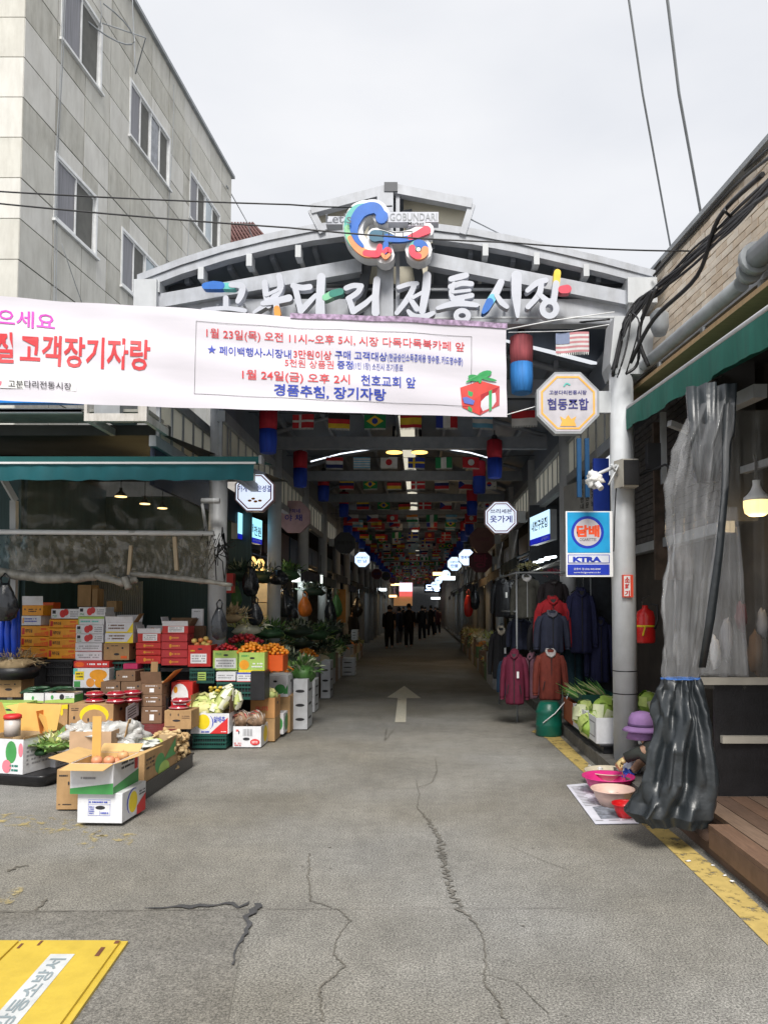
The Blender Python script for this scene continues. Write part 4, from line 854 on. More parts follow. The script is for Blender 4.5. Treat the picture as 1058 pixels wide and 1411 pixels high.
# posts, rails
mb = MB(); mb.bar(at(20, 690, 9.0), at(20, 735, 9.0), .07); mb.bar(at(5, 660, 8.9), at(22, 690, 9.0), .06); mb.bar(at(22, 735, 9.0), Vector((at(22, 735, 9).x, 9, 0)), .06); mb.build('post', STEEL, sh)
mb = MB(); mb.tube([at(-120, 732, 8.9), at(295, 735, 8.9)], .03, 8); mb.build('curtain_rail', WHITE, sh)
mb = MB(); mb.tube([at(278, 690, 9.5), at(303, 690, 9.5)], .035, 8); mb.tube([at(279, 695, 9.5), at(285, 735, 9.2)], .02, 6); mb.build('pipe_stub', STEEL, sh)
# awning
wa = thing('teal_awning', (-4, 8.0, 2.9), 'long teal awning with a white trim line across the fruit shop', 'awning')
a0, a1 = at(-260, 638, 7.8), at(361, 641, 7.8); z0, z1, z2 = at(0, 662, 7.8).z, a0.z, at(0, 629, 7.8).z
mb = MB(); n_ = 90; vs_ = []
for i in range(n_ + 1):
    t = i / n_; x_ = a0.x + (a1.x - .08 - a0.x) * t; f_ = .008 * math.sin(i * 1.3) + .005 * math.sin(i * .37); vs_ += [(x_, 7.8, z1 - .01), (x_, 7.79 + f_, (z1 + z0) / 2), (x_, 7.78 + f_ * 2, z0 + .006 * math.sin(i * .9))]
mb.add(vs_, [(i * 3 + j, i * 3 + 3 + j, i * 3 + 4 + j, i * 3 + 1 + j) for i in range(n_) for j in range(2)], 0, True); mb.build('valance', mat('teal_valance', (.0, .1, .12), .7, var=.12, scale=2, dirt=.3), wa)
mb = MB(); mb.box(a0.x, a1.x - .06, 7.775, 7.8, z1 - .012, z1 + .008); mb.build('white_trim', WHITE, wa)
mb = MB(); mb.box(a0.x, a1.x - .03, 7.8, 7.9, z1, z2); mb.add([(a0.x, 7.85, z2), (a1.x - .1, 7.85, z2), (a1.x - .1, 8.9, z2 + .12), (a0.x, 8.9, z2 + .12)], [(0, 1, 2, 3)]); mb.build('canopy', TEAL, wa)
mb = MB(); mb.box(a1.x - .03, a1.x, 7.78, 7.93, z1 - .01, z2 + .01); mb.build('end_cap', STEELG, wa)
# clear tarps: upper sloping sheet, lower curtain with rolled bottom
ct = thing('clear_tarp_curtain', (-3.9, 8.8, 2), 'dusty clear plastic tarp curtain rolled up above the fruit boxes', 'tarp')
def sheet(name, m, px0, px1, py0, py1, Y0_, Y1_, nx_, ny_, amp, parent, seed=0, fr=.9):
    mb = MB(); vs_ = []
    for j in range(ny_ + 1):
        for i in range(nx_ + 1):
            t = j / ny_; Yt = Y0_ + (Y1_ - Y0_) * t; pt = py0(px0 + (px1 - px0) * i / nx_) * (1 - t) + py1(px0 + (px1 - px0) * i / nx_) * t
            p = at(px0 + (px1 - px0) * i / nx_, pt, Yt); s_ = noise.noise(Vector((i * fr * .35, j * .5 + seed, seed))) * amp + math.sin(i * fr + seed + math.sin(j * .8)) * amp * .35; p.y += s_; p.z += s_ * .3; vs_.append(p)
    mb.add(vs_, [(j * (nx_ + 1) + i, j * (nx_ + 1) + i + 1, (j + 1) * (nx_ + 1) + i + 1, (j + 1) * (nx_ + 1) + i) for j in range(ny_) for i in range(nx_)], 0, True); return mb.build(name, m, parent)
sheet('upper_sheet', clear_mat('thin_dusty_vinyl', (.13, .12, .09), .3, rough=.2), 28, 293, lambda x: 664, lambda x: 733, 9.0, 8.92, 40, 8, .07, ct, 3)
sheet('lower_sheet', CLEAR, 14, 296, lambda x: 738, lambda x: 792 + 6 * math.sin(x * .03) + (10 if 120 < x < 180 else 0), 8.9, 8.78, 80, 10, .08, ct, 5, 1.4)
sheet('lower_sheet', clear_mat('blue_dusty_vinyl', (.2, .28, .3), .75), -60, 44, lambda x: 738, lambda x: 790, 8.92, 8.9, 40, 8, .1, ct, 9, 1.4)
def roll(pts, r, name='rolled_hem', m=None, parent=ct, jit=.25):
    q = [at(*p) for p in pts]; out = []; rr_ = []
    for i in range(len(q) - 1):
        for k in range(8): out.append(q[i].lerp(q[i + 1], k / 8) + Vector((0, 0, noise.noise(Vector((i + k * .3, 1, 2))) * .02))); rr_.append(r * (1 + noise.noise(Vector((i * 8 + k, 5, 1)) * .7) * jit))
    out.append(q[-1]); rr_.append(r * .7); mb = MB(); mb.tube(out, rr_, 10); return mb.build(name, m or mat('rolled_vinyl', (.25, .24, .21), .25, var=.35, scale=12, bump=.8, bscale=18, dirt=.5), parent)
roll([(12, 790, 8.75), (60, 797, 8.7), (110, 797, 8.7), (140, 790, 8.75)], .055); roll([(132, 792, 8.7), (170, 803, 8.65), (190, 798, 8.7)], .045); roll([(180, 790, 8.7), (240, 796, 8.7), (320, 806, 8.6)], .03); roll([(-60, 786, 8.8), (14, 789, 8.75)], .05)
roll([(172, 795, 8.6), (178, 812, 8.6)], .04)
mb = MB(); mb.bar(at(181, 752, 8.75), at(178, 792, 8.72), .035); mb.bar(at(241, 740, 8.75), at(244, 786, 8.72), .04); mb.build('timber_batten', mat('bare_timber', (.42, .33, .22), .8), ct)
mb = MB()
for i in range(26):
    a = random.uniform(0, 6.28); p = at(298 + random.uniform(-14, 14), 745 + random.uniform(-15, 18), 8.9); mb.tube([p, p + Vector((random.uniform(-.12, .12), random.uniform(-.05, .05), random.uniform(-.2, .12))), p + Vector((random.uniform(-.15, .15), random.uniform(-.05, .05), random.uniform(-.45, .0)))], .006, 4)
mb.build('loose_strings', BLACK, ct)
def pend(px, py, Y, lab, r=.07, e=1.2, col=(1, .72, .3), group=None):
    c = at(px, py, Y); t = thing('pendant_lamp', c, lab, 'lamp', group); mb = MB(); mb.lathe(c, [(0, 0), (r, 0.002), (r, .012), (0, .014)], 14); mb.build('glowing_disc', mat('warm_disc_glow', (.9, .8, .5), emit=(1, .7, .3), estr=1.4), t)
    mb = MB(); mb.lathe(c, [(r * 1.05, .012), (r * .8, .04), (.02, .08), (.02, .12)], 12); mb.tube([c + Vector((0, 0, .12)), c + Vector((0, 0, .5))], .005, 4); mb.build('shade', BLACK, t); lamp('pendant_light', c - Vector((0, 0, .08)), e, col, .05, t); return t
pend(167, 685, 9.9, 'nearest and largest of three warm pendant lamps behind the clear tarp', .075); pend(200, 695, 10.6, 'middle of three warm pendant lamps behind the clear tarp', .07); pend(224, 701, 11.2, 'rightmost of three warm pendant lamps behind the clear tarp', .07)

# ------------------------------------------------------------ cartons

def carton(pxl, pxr, pyt, pyb, Y, dep, body, label, cat='box', group=None, prints=(), side=(), flaps=(), open_=False, yaw=0, inside=None, name='cardboard_box', lid=False, z=None, wall=.006):
    p = at(pxl, pyb, Y); q = at(pxr, pyt, Y); w = q.x - p.x; h = q.z - p.z; z0 = p.z if z is None else z; h = q.z - z0
    if z0 < .02: h += z0; z0 = 0.012 if z0 < .012 else z0
    cx = (p.x + q.x) / 2; t = thing(name, (cx, Y + dep / 2, z0), label, cat, group, rz=yaw)
    mb = MB(); W2, D2 = w / 2 - .001, dep / 2; inside = inside or KIN
    if open_:
        for (a, b, c, d) in ((-W2, W2, -D2, -D2 + wall), (-W2, W2, D2 - wall, D2), (-W2, -W2 + wall, -D2 + wall, D2 - wall), (W2 - wall, W2, -D2 + wall, D2 - wall)): mb.box(a, b, c, d, 0, h)
        mb.box(-W2 + wall, W2 - wall, -D2 + wall, D2 - wall, 0, wall)
        # inner faces take the inside colour
        for i, f in enumerate(mb.f):
            c = sum((mb.v[j] for j in f), Vector()) / 4
            n_ = (mb.v[f[1]] - mb.v[f[0]]).cross(mb.v[f[2]] - mb.v[f[0]])
            if abs(c.x) < W2 - .004 and abs(c.y) < D2 - .004 and n_.z == 0 or (n_.x * c.x + n_.y * c.y < 0 and abs(n_.z) < 1e-6): mb.m[i] = 1
    else:
        b = .004; mb.add([(-W2, -D2, b), (W2, -D2, b), (W2, D2, b), (-W2, D2, b), (-W2, -D2, h - b), (W2, -D2, h - b), (W2, D2, h - b), (-W2, D2, h - b), (-W2 + b, -D2 + b, 0), (W2 - b, -D2 + b, 0), (W2 - b, D2 - b, 0), (-W2 + b, D2 - b, 0), (-W2 + b, -D2 + b, h), (W2 - b, -D2 + b, h), (W2 - b, D2 - b, h), (-W2 + b, D2 - b, h)],
            [(0, 1, 5, 4), (1, 2, 6, 5), (2, 3, 7, 6), (3, 0, 4, 7), (8, 9, 1, 0), (9, 10, 2, 1), (10, 11, 3, 2), (11, 8, 0, 3), (4, 5, 13, 12), (5, 6, 14, 13), (6, 7, 15, 14), (7, 4, 12, 15), (12, 13, 14, 15), (8, 11, 10, 9)])
    mb.build('body', [body, inside], t, local=True)
    def face(lst, nm, org, U, V, nrm):
        if not lst: return
        ms = []; mb = MB()
        for i, it in enumerate(lst):
            kind, u0, v0, u1, v1, m_ = it[:6]
            if m_ not in ms: ms.append(m_)
            k = ms.index(m_); o0 = org + nrm * (.0012 + .0007 * i); s_, e_ = o0 + U * u0 + V * v0, U * (u1 - u0); f_ = V * (v1 - v0)
            if kind == 'r': mb.add([s_, s_ + e_, s_ + e_ + f_, s_ + f_], [(0, 1, 2, 3)], k)
            elif kind == 'e': mb.add([s_ + e_ * (.5 + .5 * math.cos(a)) + f_ * (.5 + .5 * math.sin(a)) for a in [j * math.pi / 8 for j in range(16)]], [tuple(range(16))], k)
            elif kind == 't': text(mb, it[6], s_, e_, f_, k, .02)
            elif kind == 'tri': mb.add([s_, s_ + e_, s_ + e_ + f_], [(0, 1, 2)], k)
            elif kind == 'q':       # slanted band
                mb.add([s_, s_ + e_, s_ + e_ + f_, s_ + f_ * .5], [(0, 1, 2, 3)], k)
            elif kind == 'L':       # rows of tiny lettering
                rr = random.Random(int(u0 * 99 + v0 * 77 + len(label))); n_ = it[6]
                for r_ in range(n_):
                    x = 0
                    while x < .95:
                        ww = rr.uniform(.03, .12)
                        if rr.random() < .85:
                            a0 = s_ + e_ * x + f_ * ((r_ + .25) / n_); b0 = e_ * min(ww * .8, 1 - x); c0 = f_ * (.5 / n_); mb.add([a0, a0 + b0, a0 + b0 + c0, a0 + c0], [(0, 1, 2, 3)], k)
                        x += ww
        mb.build(nm, ms, t, local=True)
    face(prints, 'print', Vector((-W2, -D2, 0)), Vector((2 * W2, 0, 0)), Vector((0, 0, h)), Vector((0, -1, 0)))
    face(side, 'side_print', Vector((W2, -D2, 0)), Vector((0, dep, 0)), Vector((0, 0, h)), Vector((1, 0, 0)))
    for fl in flaps:
        sd_, ang, ln, m_ = fl[:4]; ww = fl[4] if len(fl) > 4 else 1; a = R(ang); mb = MB(); c, s_ = math.cos(a), math.sin(a); th = .004
        if sd_ == 'f': o0, u, v = Vector((-W2, -D2, h)), Vector((2 * W2 * ww, 0, 0)), Vector((0, -c * ln, s_ * ln))
        elif sd_ == 'b': o0, u, v = Vector((-W2, D2, h)), Vector((2 * W2 * ww, 0, 0)), Vector((0, c * ln, s_ * ln))
        elif sd_ == 'l': o0, u, v = Vector((-W2, -D2, h)), Vector((0, dep * ww, 0)), Vector((-c * ln, 0, s_ * ln))
        else: o0, u, v = Vector((W2, -D2, h)), Vector((0, dep * ww, 0)), Vector((c * ln, 0, s_ * ln))
        mb.slab(o0 + v.normalized() * .002, u, v, u.cross(v).normalized() * th); mb.build('flap', m_, t, local=True)
    return t
SLOT = lambda u=.4, v=.62: ('e', u, v, u + .2, v + .14, INK)
ZTB = at(200, 1004, 8.4).z
GRP = 'cartons stacked on the fruit stall'
ORP = lambda: [('r', .03, .18, .12, .8, CRED), ('t', .14, .35, .4, .72, INK, '제주감귤'), ('q', .48, .06, .98, .5, CDORANGE), ('r', .7, .6, .9, .8, CDORANGE), ('L', .52, .12, .9, .4, CORANGE, 2)]
D = .26
nm3 = ['bottom', 'second from the bottom', 'third from the bottom', 'top']
def orstack(l, r, ys, Y, where):
    for i in range(len(ys) - 1): carton(l + i * .8, r + i * .8, ys[i + 1] + .6, ys[i], Y, D, CORANGE, 'orange tangerine carton, %s of the %s' % (nm3[i] if i < len(ys) - 2 else 'top', where), prints=ORP(), group=GRP)
orstack(28, 67, [906, 890.7, 876.5, 862], 9.45, 'three on the far left stack')
carton(30, 57, 848.5, 861.6, 9.45, D, CWHITE, 'white carton with small lettering between orange ones on the far left stack', group=GRP, prints=[('L', .15, .3, .8, .8, BLUEP, 2), ('r', .05, .2, .12, .8, CORANGE)])
carton(31, 60, 834, 848, 9.45, D, CORANGE, 'open orange carton with a raised white flap on top of the far left stack', group=GRP, open_=True, prints=[('L', .3, .3, .7, .7, INK, 2), ('e', .1, .5, .16, .7, INK), ('e', .84, .5, .9, .7, INK)], flaps=[('f', 85, .11, CWHITE)])
orstack(66, 107, [907.7, 892.8, 879, 865, 853], 9.42, 'four on the second stack')
POM = lambda: [('r', .04, .5, .16, .85, INK), ('L', .05, .1, .2, .4, GREENP, 2), ('e', .3, .1, .52, .9, REDP), ('e', .42, .3, .62, 1.0, CRED), ('L', .68, .15, .97, .8, GREYP, 3)]
carton(71, 110, 839, 852.4, 9.42, D, CWHITE, 'white pomegranate carton crowning the second orange stack', group=GRP, prints=POM())
WL = lambda: [('L', .08, .25, .9, .75, GREYP, 2), ('r', 0, .0, 1, .07, REDP)]
for i, (t_, b_) in enumerate([(898, 910.5), (886, 897.6)]): carton(104, 141, t_, b_, 9.4, D, CWHITE, ['plain white carton at the foot of the third stack', 'plain white carton second from the foot of the third stack'][i], group=GRP, prints=WL())
for i, (t_, b_) in enumerate([(873.7, 885.6), (861, 873.3)]): carton(105, 143, t_, b_, 9.4, D, CWHITE, ['pomegranate carton right above the two plain white ones', 'pomegranate carton just under the green-topped one'][i], group=GRP, prints=POM())
carton(108, 144, 849.5, 860.8, 9.4, D, CWHITE, 'pale green and white carton second from top of the third stack', group=GRP, prints=[('r', 0, .7, 1, 1, CGREEN), ('L', .1, .2, .8, .6, CT, 1), ('r', 0, 0, .05, .7, CGREEN)])
carton(109, 146, 836.5, 849.2, 9.4, D, CWHITE, 'white pomegranate carton on top of the third stack', group=GRP, prints=POM())
carton(143, 178.6, 886.3, 909.6, 9.35, .3, KRAFT2 if False else KRAFT, 'plain brown carton under the two yellow and white ones', group=GRP, prints=[('e', .12, .65, .2, .78, INK), ('e', .7, .65, .78, .78, INK), ('e', .4, .28, .62, .42, INK), ('L', .3, .8, .6, .9, INK, 1), ('r', .68, .1, .92, .25, CDORANGE)], side=[SLOT()])
YW = lambda: [('r', 0, 0, 1, .12, YELP), ('tri', .75, 0, 1, 1, YELP), ('L', .1, .3, .7, .85, KRAFT2, 2)]
carton(145, 184, 872.2, 886, 9.35, .3, CWHITE, 'lower white and yellow carton of the persimmon stack', group=GRP, prints=YW())
carton(146, 184, 857.6, 872, 9.35, .3, CWHITE, 'upper open white and yellow persimmon carton with raised flaps', group=GRP, open_=True, prints=YW(), flaps=[('l', 80, .12, CWHITE), ('b', 70, .09, CWHITE), ('r', 55, .13, KRAFT, .5), ('f', 82, .07, CWHITE)])
# below: crates, tray, orange box
def crate(pxl, pxr, pyt, pyb, Y, dep, m, label, name='plastic_crate', group='plastic crates under the fruit stall', tagm=None):
    p, q = at(pxl, pyb, Y), at(pxr, pyt, Y); z0 = max(p.z, .004); w = q.x - p.x; h = q.z - z0; t = thing(name, ((p.x + q.x) / 2, Y + dep / 2, z0), label, 'crate', group)
    mb = MB(); W2, D2, th = w / 2 - .002, dep / 2, .012
    mb.box(-W2, W2, -D2, D2, 0, .012)
    for zz in (0.012, h * .34, h * .66, h - .025):
        hh = .018 if zz < h - .03 else .025
        for a, b, c, d in ((-W2, W2, -D2, -D2 + th), (-W2, W2, D2 - th, D2), (-W2, -W2 + th, -D2 + th, D2 - th), (W2 - th, W2, -D2 + th, D2 - th)): mb.box(a, b, c, d, zz, zz + hh)
    mb.build('rim_frame', m, t, local=True); mb = MB()
    n_ = 14
    for i in range(n_ + 1):
        x_ = -W2 + .008 + (2 * W2 - .022) * i / n_
        for y_ in (-D2 + .002, D2 - .01): mb.box(x_, x_ + .006, y_, y_ + .008, .01, h - .02)
        y_ = -D2 + .008 + (dep - .022) * i / n_
        for x2 in (-W2 + .002, W2 - .01): mb.box(x2, x2 + .008, y_, y_ + .006, .01, h - .02)
    mb.build('slats', m, t, local=True, kind='stuff')
    mb = MB(); mb.box(-W2 + .03, W2 - .03, -D2 + .02, D2 - .02, .012, h * .8); mb.build('contents', DARK, t, local=True)
    if tagm:
        mb = MB(); mb.box(-w * .16, w * .16, -D2 - .003, -D2 - .001, h * .2, h * .75); mb.build('price_card', tagm, t, local=True); mb = MB()
        for r_ in range(3): mb.box(-w * .13, w * .12, -D2 - .0045, -D2 - .0035, h * (.28 + .15 * r_), h * (.34 + .15 * r_))
        mb.build('card_text', INK, t, local=True)
    return t
crate(62, 100, 909, 943, 9.3, .4, BLACK, 'black crate with pale lettering below the orange stacks')
mb = MB(); tb_ = []
carton(102, 151, 911.2, 920, 9.25, .35, CRED, 'flat red tray with a strawberry picture under the white stack', prints=[('e', .02, .1, .3, .9, CDORANGE), ('L', .38, .3, .95, .8, WHP, 1)], name='fruit_tray', group=GRP)
carton(101, 151, 921, 948, 9.2, .35, CWHITE, 'box printed with big oranges beside a yellow price card', prints=[('e', .45, .4, .95, .95, CORANGE), ('e', .36, .05, .6, .5, CO), ('e', .6, .02, .88, .5, CORANGE), ('r', .0, .7, .12, 1, CT), ('r', .05, .42, .3, .85, YELP), ('L', .08, .5, .28, .8, INK, 2), ('r', .03, .05, .2, .35, GREENP)], group=GRP)
crate(152, 220, 912, 945, 9.35, .4, CRATEG, 'long dark green crate behind the brown grape boxes'); 
carton(170, 190, 914.5, 922, 9.2, .2, mat('magenta_lid', (.45, .02, .1), .4), 'magenta flat punnet lid in front of the green crate', name='punnet', group=GRP)
def leafheap(c, rx, ry, rz, n, l_, w_, mats, label, cat='vegetables', name='vegetable_heap', up=.5, group=None, core=True):
    mb = MB(); c = Vector(c)
    if core: mb.ball(c, rx * .8, ry * .8, rz * .7, 8, 5, k=len(mats) - 1, jit=.4)
    for i in range(n):
        a = random.uniform(0, 6.283); th = random.uniform(0, 1) ** .6; d = Vector((math.cos(a) * th, math.sin(a) * th, math.sqrt(max(0, 1 - th * th)))); p = c + Vector((d.x * rx, d.y * ry, d.z * rz)) * random.uniform(.7, .98)
        dd = (d + Vector((random.uniform(-.7, .7), random.uniform(-.7, .7), random.uniform(-.2, up)))).normalized(); mb.leaf(p, dd, l_ * random.uniform(.6, 1.3), w_ * random.uniform(.6, 1.3), random.randrange(len(mats)), random.uniform(0, .5))
    o = mb.build(name, mats, loc=(c.x, c.y, c.z - rz * .4)); return tag(o, label, cat, group, 'stuff')
def ballheap(c, rx, ry, rz, r, n, mats, label, cat='fruit', name='fruit_heap', group=None):
    mb = MB(); c = Vector(c); placed = []
    for i in range(n * 6):
        if len(placed) >= n: break
        a = random.uniform(0, 6.283); th = math.sqrt(random.random()); x, y = math.cos(a) * th * rx, math.sin(a) * th * ry; z_ = rz * (1 - th * th) * random.uniform(.75, 1)
        p = c + Vector((x, y, z_)); 
        if any((p - q_).length < r * 1.5 for q_ in placed): continue
        placed.append(p); mb.ball(p, r * random.uniform(.9, 1.08), None, r * .88, 8, 6, k=random.randrange(len(mats)), fn=lambda th_, a_: 1 - .12 * math.exp(-((math.pi - th_) * 3) ** 2))
    o = mb.build(name, mats, loc=(c.x, c.y, c.z)); return tag(o, label, cat, group, 'stuff')
def solid(name, mb, m, loc, label, cat, group=None):
    o = mb.build(name, m, loc=loc); return tag(o, label, cat, group)
STRAW = [mat('straw_root', (.45, .35, .2), .9), mat('straw_root_dark', (.3, .22, .12), .9)]
NAPA = [mat('napa_leaf_pale', (.5, .56, .2), .5, var=.2), mat('napa_leaf_yellow', (.6, .58, .25), .5, var=.2), mat('napa_rib_white', (.7, .7, .55), .5)]
GRN = [mat('leaf_green', (.06, .16, .035), .5, var=.3), mat('leaf_green_light', (.14, .26, .06), .5, var=.3), mat('leaf_green_dark', (.02, .07, .025), .6, var=.3)]
DGR = [mat('dull_green', (.05, .09, .05), .6, var=.3), mat('pale_stalk', (.3, .33, .22), .6), mat('dark_leaf', (.015, .035, .02), .6)]
# left end: basket, straw heap, cardboard
c_ = at(22, 928, 9.0); mb = MB(); mb.lathe(c_ - Vector((0, 0, .06)), [(.2, 0), (.26, .14), (.27, .14), (.24, .02)], 20); o = solid('round_basket', mb, BLACK, c_, 'shallow black basket holding a heap of dried roots at the far left', 'basket')
leafheap(c_ + Vector((0, 0, .1)), .26, .2, .12, 320, .14, .008, STRAW, 'heap of thin dried roots like straw in the black basket', up=.1)
carton(-20, 30, 935, 961, 8.9, .3, KRAFT, 'plain kraft box under the black basket', prints=[SLOT(.55, .35), ('e', .8, .65, .85, .75, INK), ('L', .4, .65, .7, .72, INK, 1)], group=GRP)
carton(33, 61, 955, 968.5, 8.6, .22, CWHITE, 'left of the two green and white cucumber boxes', open_=True, prints=[('r', 0, 0, 1, .2, CGREEN), ('e', .4, .3, .52, .7, GREENP)], group=GRP)
carton(62, 103, 955, 968.5, 8.6, .22, CWHITE, 'right of the two green and white cucumber boxes', open_=True, prints=[('q', 0, 0, 1, .5, CGREEN), ('e', .2, .35, .3, .8, GREENP), ('e', .5, .3, .66, .9, INK), ('L', .7, .4, .95, .7, GREENP, 2)], side=[('r', 0, 0, 1, .8, GREENP)], group=GRP)
ORD = 'first second third fourth fifth sixth seventh eighth ninth tenth eleventh twelfth thirteenth'.split()
CUC = mat('cucumber_green', (.02, .07, .03), .35, var=.4, scale=40)
for i in range(13):
    p = at(38 + i * 4.9 + random.uniform(-1, 1), 951.5 + random.uniform(-4, 3.5), 8.7 + random.uniform(-.03, .1)); a = random.uniform(-.5, .9); d = Vector((math.cos(a), math.sin(a), .08)) * .085; mb = MB(); mb.tube([p - d, p - d * .7, p + Vector((0, 0, .006)), p + d * .7, p + d], [.006, .016, .019, .016, .006], 8)
    solid('cucumber', mb, CUC, p, '%s dark green cucumber from the left over the two green and white boxes' % ORD[i], 'cucumber', 'cucumbers in the green and white boxes')
carton(53, 94, 970.5, 997, 8.5, .3, KRAFT, z=ZTB, label= 'kraft box with yellow and red print below the cucumbers', prints=[('L', .35, .45, .7, .65, REDP, 2), ('q', .0, .8, 1, 1, YELP), ('e', .75, .5, .85, .85, YELP)], group=GRP)
carton(-30, 33, 969, 990, 8.3, .3, CGREEN, 'pale green box hidden behind the tall kraft flaps at left', prints=[SLOT(.6, .5)], group=GRP)
bb = carton(95, 157, 970, 997.6, 8.45, .42, KRAFT, z=ZTB, label= 'wide banana box with a yellow banana drawing carrying tomato punnets', prints=[('L', .05, .7, .22, .85, INK, 2), ('e', .24, .1, .9, .98, YELP), ('e', .29, -.15, .85, .78, KRAFT), ('e', .1, .35, .14, .5, INK), ('e', .42, .25, .46, .42, INK), ('e', .66, .2, .7, .4, INK), ('tri', .6, .02, .98, .4, CO)], side=[SLOT()], group=GRP)
carton(160, 187, 924.5, 939, 9.0, .3, KRAFT2, 'single brown grape box crowning the low brown pile', prints=[('L', .35, .3, .6, .6, WHP, 1), ('e', .1, .5, .17, .65, INK), ('e', .83, .5, .9, .65, INK)], group=GRP)
carton(139, 166, 939.4, 955, 9.0, .3, KRAFT2, 'left brown grape box of the low pile', prints=[('L', .3, .35, .7, .6, WHP, 1), ('e', .8, .5, .9, .7, INK)], group=GRP); carton(167, 195, 939.4, 955, 9.0, .3, KRAFT2, 'right brown grape box of the low pile', prints=[('L', .3, .35, .7, .6, WHP, 1), ('e', .8, .5, .9, .7, INK)], group=GRP)
carton(148, 190, 955.4, 999, 8.95, .3, KRAFT2, z=ZTB, label= 'dark brown carton holding up the low grape pile', group=GRP)
# clamshell punnets
TOM = mat('tomato_red_plastic', (.35, .015, .03), .12, var=.4, scale=30, spec=1); RIM = mat('clear_lid_rim', (.45, .2, .22), .1, spec=1); LBL = mat('pink_label', (.75, .4, .42), .2)
def punnet(px, py, Y, lab, rx=.105):
    c = at(px, py, Y); t = thing('tomato_punnet', c, lab, 'punnet', 'round clear punnets of small red tomatoes'); mb = MB(); mb.lathe(c, [(rx * .7, 0), (rx * .95, .02), (rx * .97, .03), (rx * .8, .055), (rx * .5, .062)], 14); mb.build('tub', TOM, t)
    mb = MB(); mb.lathe(c, [(rx * .98, .027), (rx * 1.06, .029), (rx * 1.06, .035), (rx * .98, .037)], 16); mb.build('rim', RIM, t)
    mb = MB(); mb.disc(c + Vector((0.01, 0, .0635)), rx * .42, 12, v=(0, 1, 0)); mb.build('label_disc', LBL, t)
for i, (x_, y_, Y_) in enumerate([(131, 969, 8.6), (131, 960, 8.6), (160, 969.5, 8.55), (160, 960, 8.55), (182, 968, 8.7), (182, 958, 8.7), (247, 978.5, 8.5), (250, 969, 8.5)]):
    punnet(x_, y_, Y_, ['left lower', 'left upper', 'middle lower', 'middle upper', 'right lower', 'right upper', 'lower', 'upper'][i] + (' red tomato punnet on the banana box' if i < 6 else ' red tomato punnet on the small kraft box'))
carton(226.6, 264, 979, 1005, 8.4, .3, KRAFT, 'small kraft box on the red table carrying two punnets', prints=[('e', .3, .4, .6, .52, INK), ('e', .2, .7, .24, .85, INK), ('e', .5, .7, .54, .85, INK), ('L', .65, .55, .95, .75, KRAFT2, 2), ('r', .02, .12, .4, .17, KRAFT2)], group=GRP)
carton(236, 266, 940, 978, 8.95, .25, CRED, 'red and white fruit box standing behind the two punnets', prints=[('e', -.0, .05, .8, .95, WHP), ('L', .2, .3, .6, .5, REDP, 1), ('e', .1, .6, .3, .85, CORANGE)], group=GRP)
# grey printed card leaning
t_ = thing('leaning_card', at(184, 993, 8.5), 'grey printed cardboard panel leaning at the right end of the banana box', 'cardboard')
mb = MB(); a_, b_, c_2, d_ = at(174, 996, 8.4), at(191, 985, 8.75), at(191, 964, 8.75), at(174, 975, 8.4); mb.add([a_, b_, c_2, d_], [(0, 1, 2, 3)]); mb.slab(a_ + Vector((0, .002, 0)), b_ - a_, d_ - a_, Vector((.003, .003, 0))); mb.build('panel', mat('grey_card', (.4, .4, .42), .7), t_)
mb = MB(); n_ = (b_ - a_).cross(d_ - a_).normalized() * .003
for r_ in range(4): mb.add([a_.lerp(b_, .15) + (d_ - a_) * (.2 + .18 * r_) + n_ * 1, a_.lerp(b_, .8) + (d_ - a_) * (.2 + .18 * r_) + n_, a_.lerp(b_, .8) + (d_ - a_) * (.27 + .18 * r_) + n_, a_.lerp(b_, .15) + (d_ - a_) * (.27 + .18 * r_) + n_], [(0, 1, 2, 3)])
mb.build('panel_text', INK, t_)
# tall brown stack
for i in range(3): carton(195, 223.5, 957 + (2 - i) * 0 - 0 + [16.4, 0, -16][i] + .5, 957 + [32.6, 16.4, 0][i], 8.75, .28, KRAFT2, z=[ZTB, None, None][i], label= 'dark brown carton, %s of the narrow stack of three' % ['bottom', 'middle', 'top and open'][i], prints=[('L', .2, .7, .8, .82, WHP, 1), ('r', .4, .2, .62, .55, WHP) if i != 1 else ('L', .25, .3, .7, .55, WHP, 1), ('e', .85, .5, .92, .65, INK)], group=GRP, open_=(i == 2), side=[SLOT()], flaps=([('f', 70, .14, KRAFT2), ('r', 45, .2, mat('orange_flap', (.55, .18, .03), .8)), ('b', 84, .22, KRAFT, .35)] if i == 2 else ()))
# red table
tbl = thing('low_red_table', (-3.0, 8.7, 0), 'low red slatted table holding the middle boxes', 'table'); zt = at(200, 1004, 8.4).z
for i in range(9): mb = MB(); mb.box(-4.6, -2.62, 7.75 + i * .15, 7.885 + i * .15, zt - .03, zt - .002); mb.build('slat', mat('red_table_paint', (.16, .02, .025), .6, dirt=.4), tbl)
for x_ in (-4.5, -2.68):
    for y_ in (7.82, 8.95): mb = MB(); mb.box(x_ - .02, x_ + .02, y_, y_ + .04, 0, zt - .03); mb.build('leg', STEELG, tbl)
tb2 = thing('display_table', (-4, 9.4, 0), 'dark display table carrying the tall carton stacks', 'table'); z2_ = .0
mb = MB(); zt2 = at(100, 911.5, 9.4).z; mb.box(-6.2, -3.95, 9.38, 10.2, zt2 - .06, zt2 - .004); mb.box(-6.2, -3.95, 9.5, 10.2, 0.0, zt2 - .07); mb.build('table_top', BLACK, tb2)
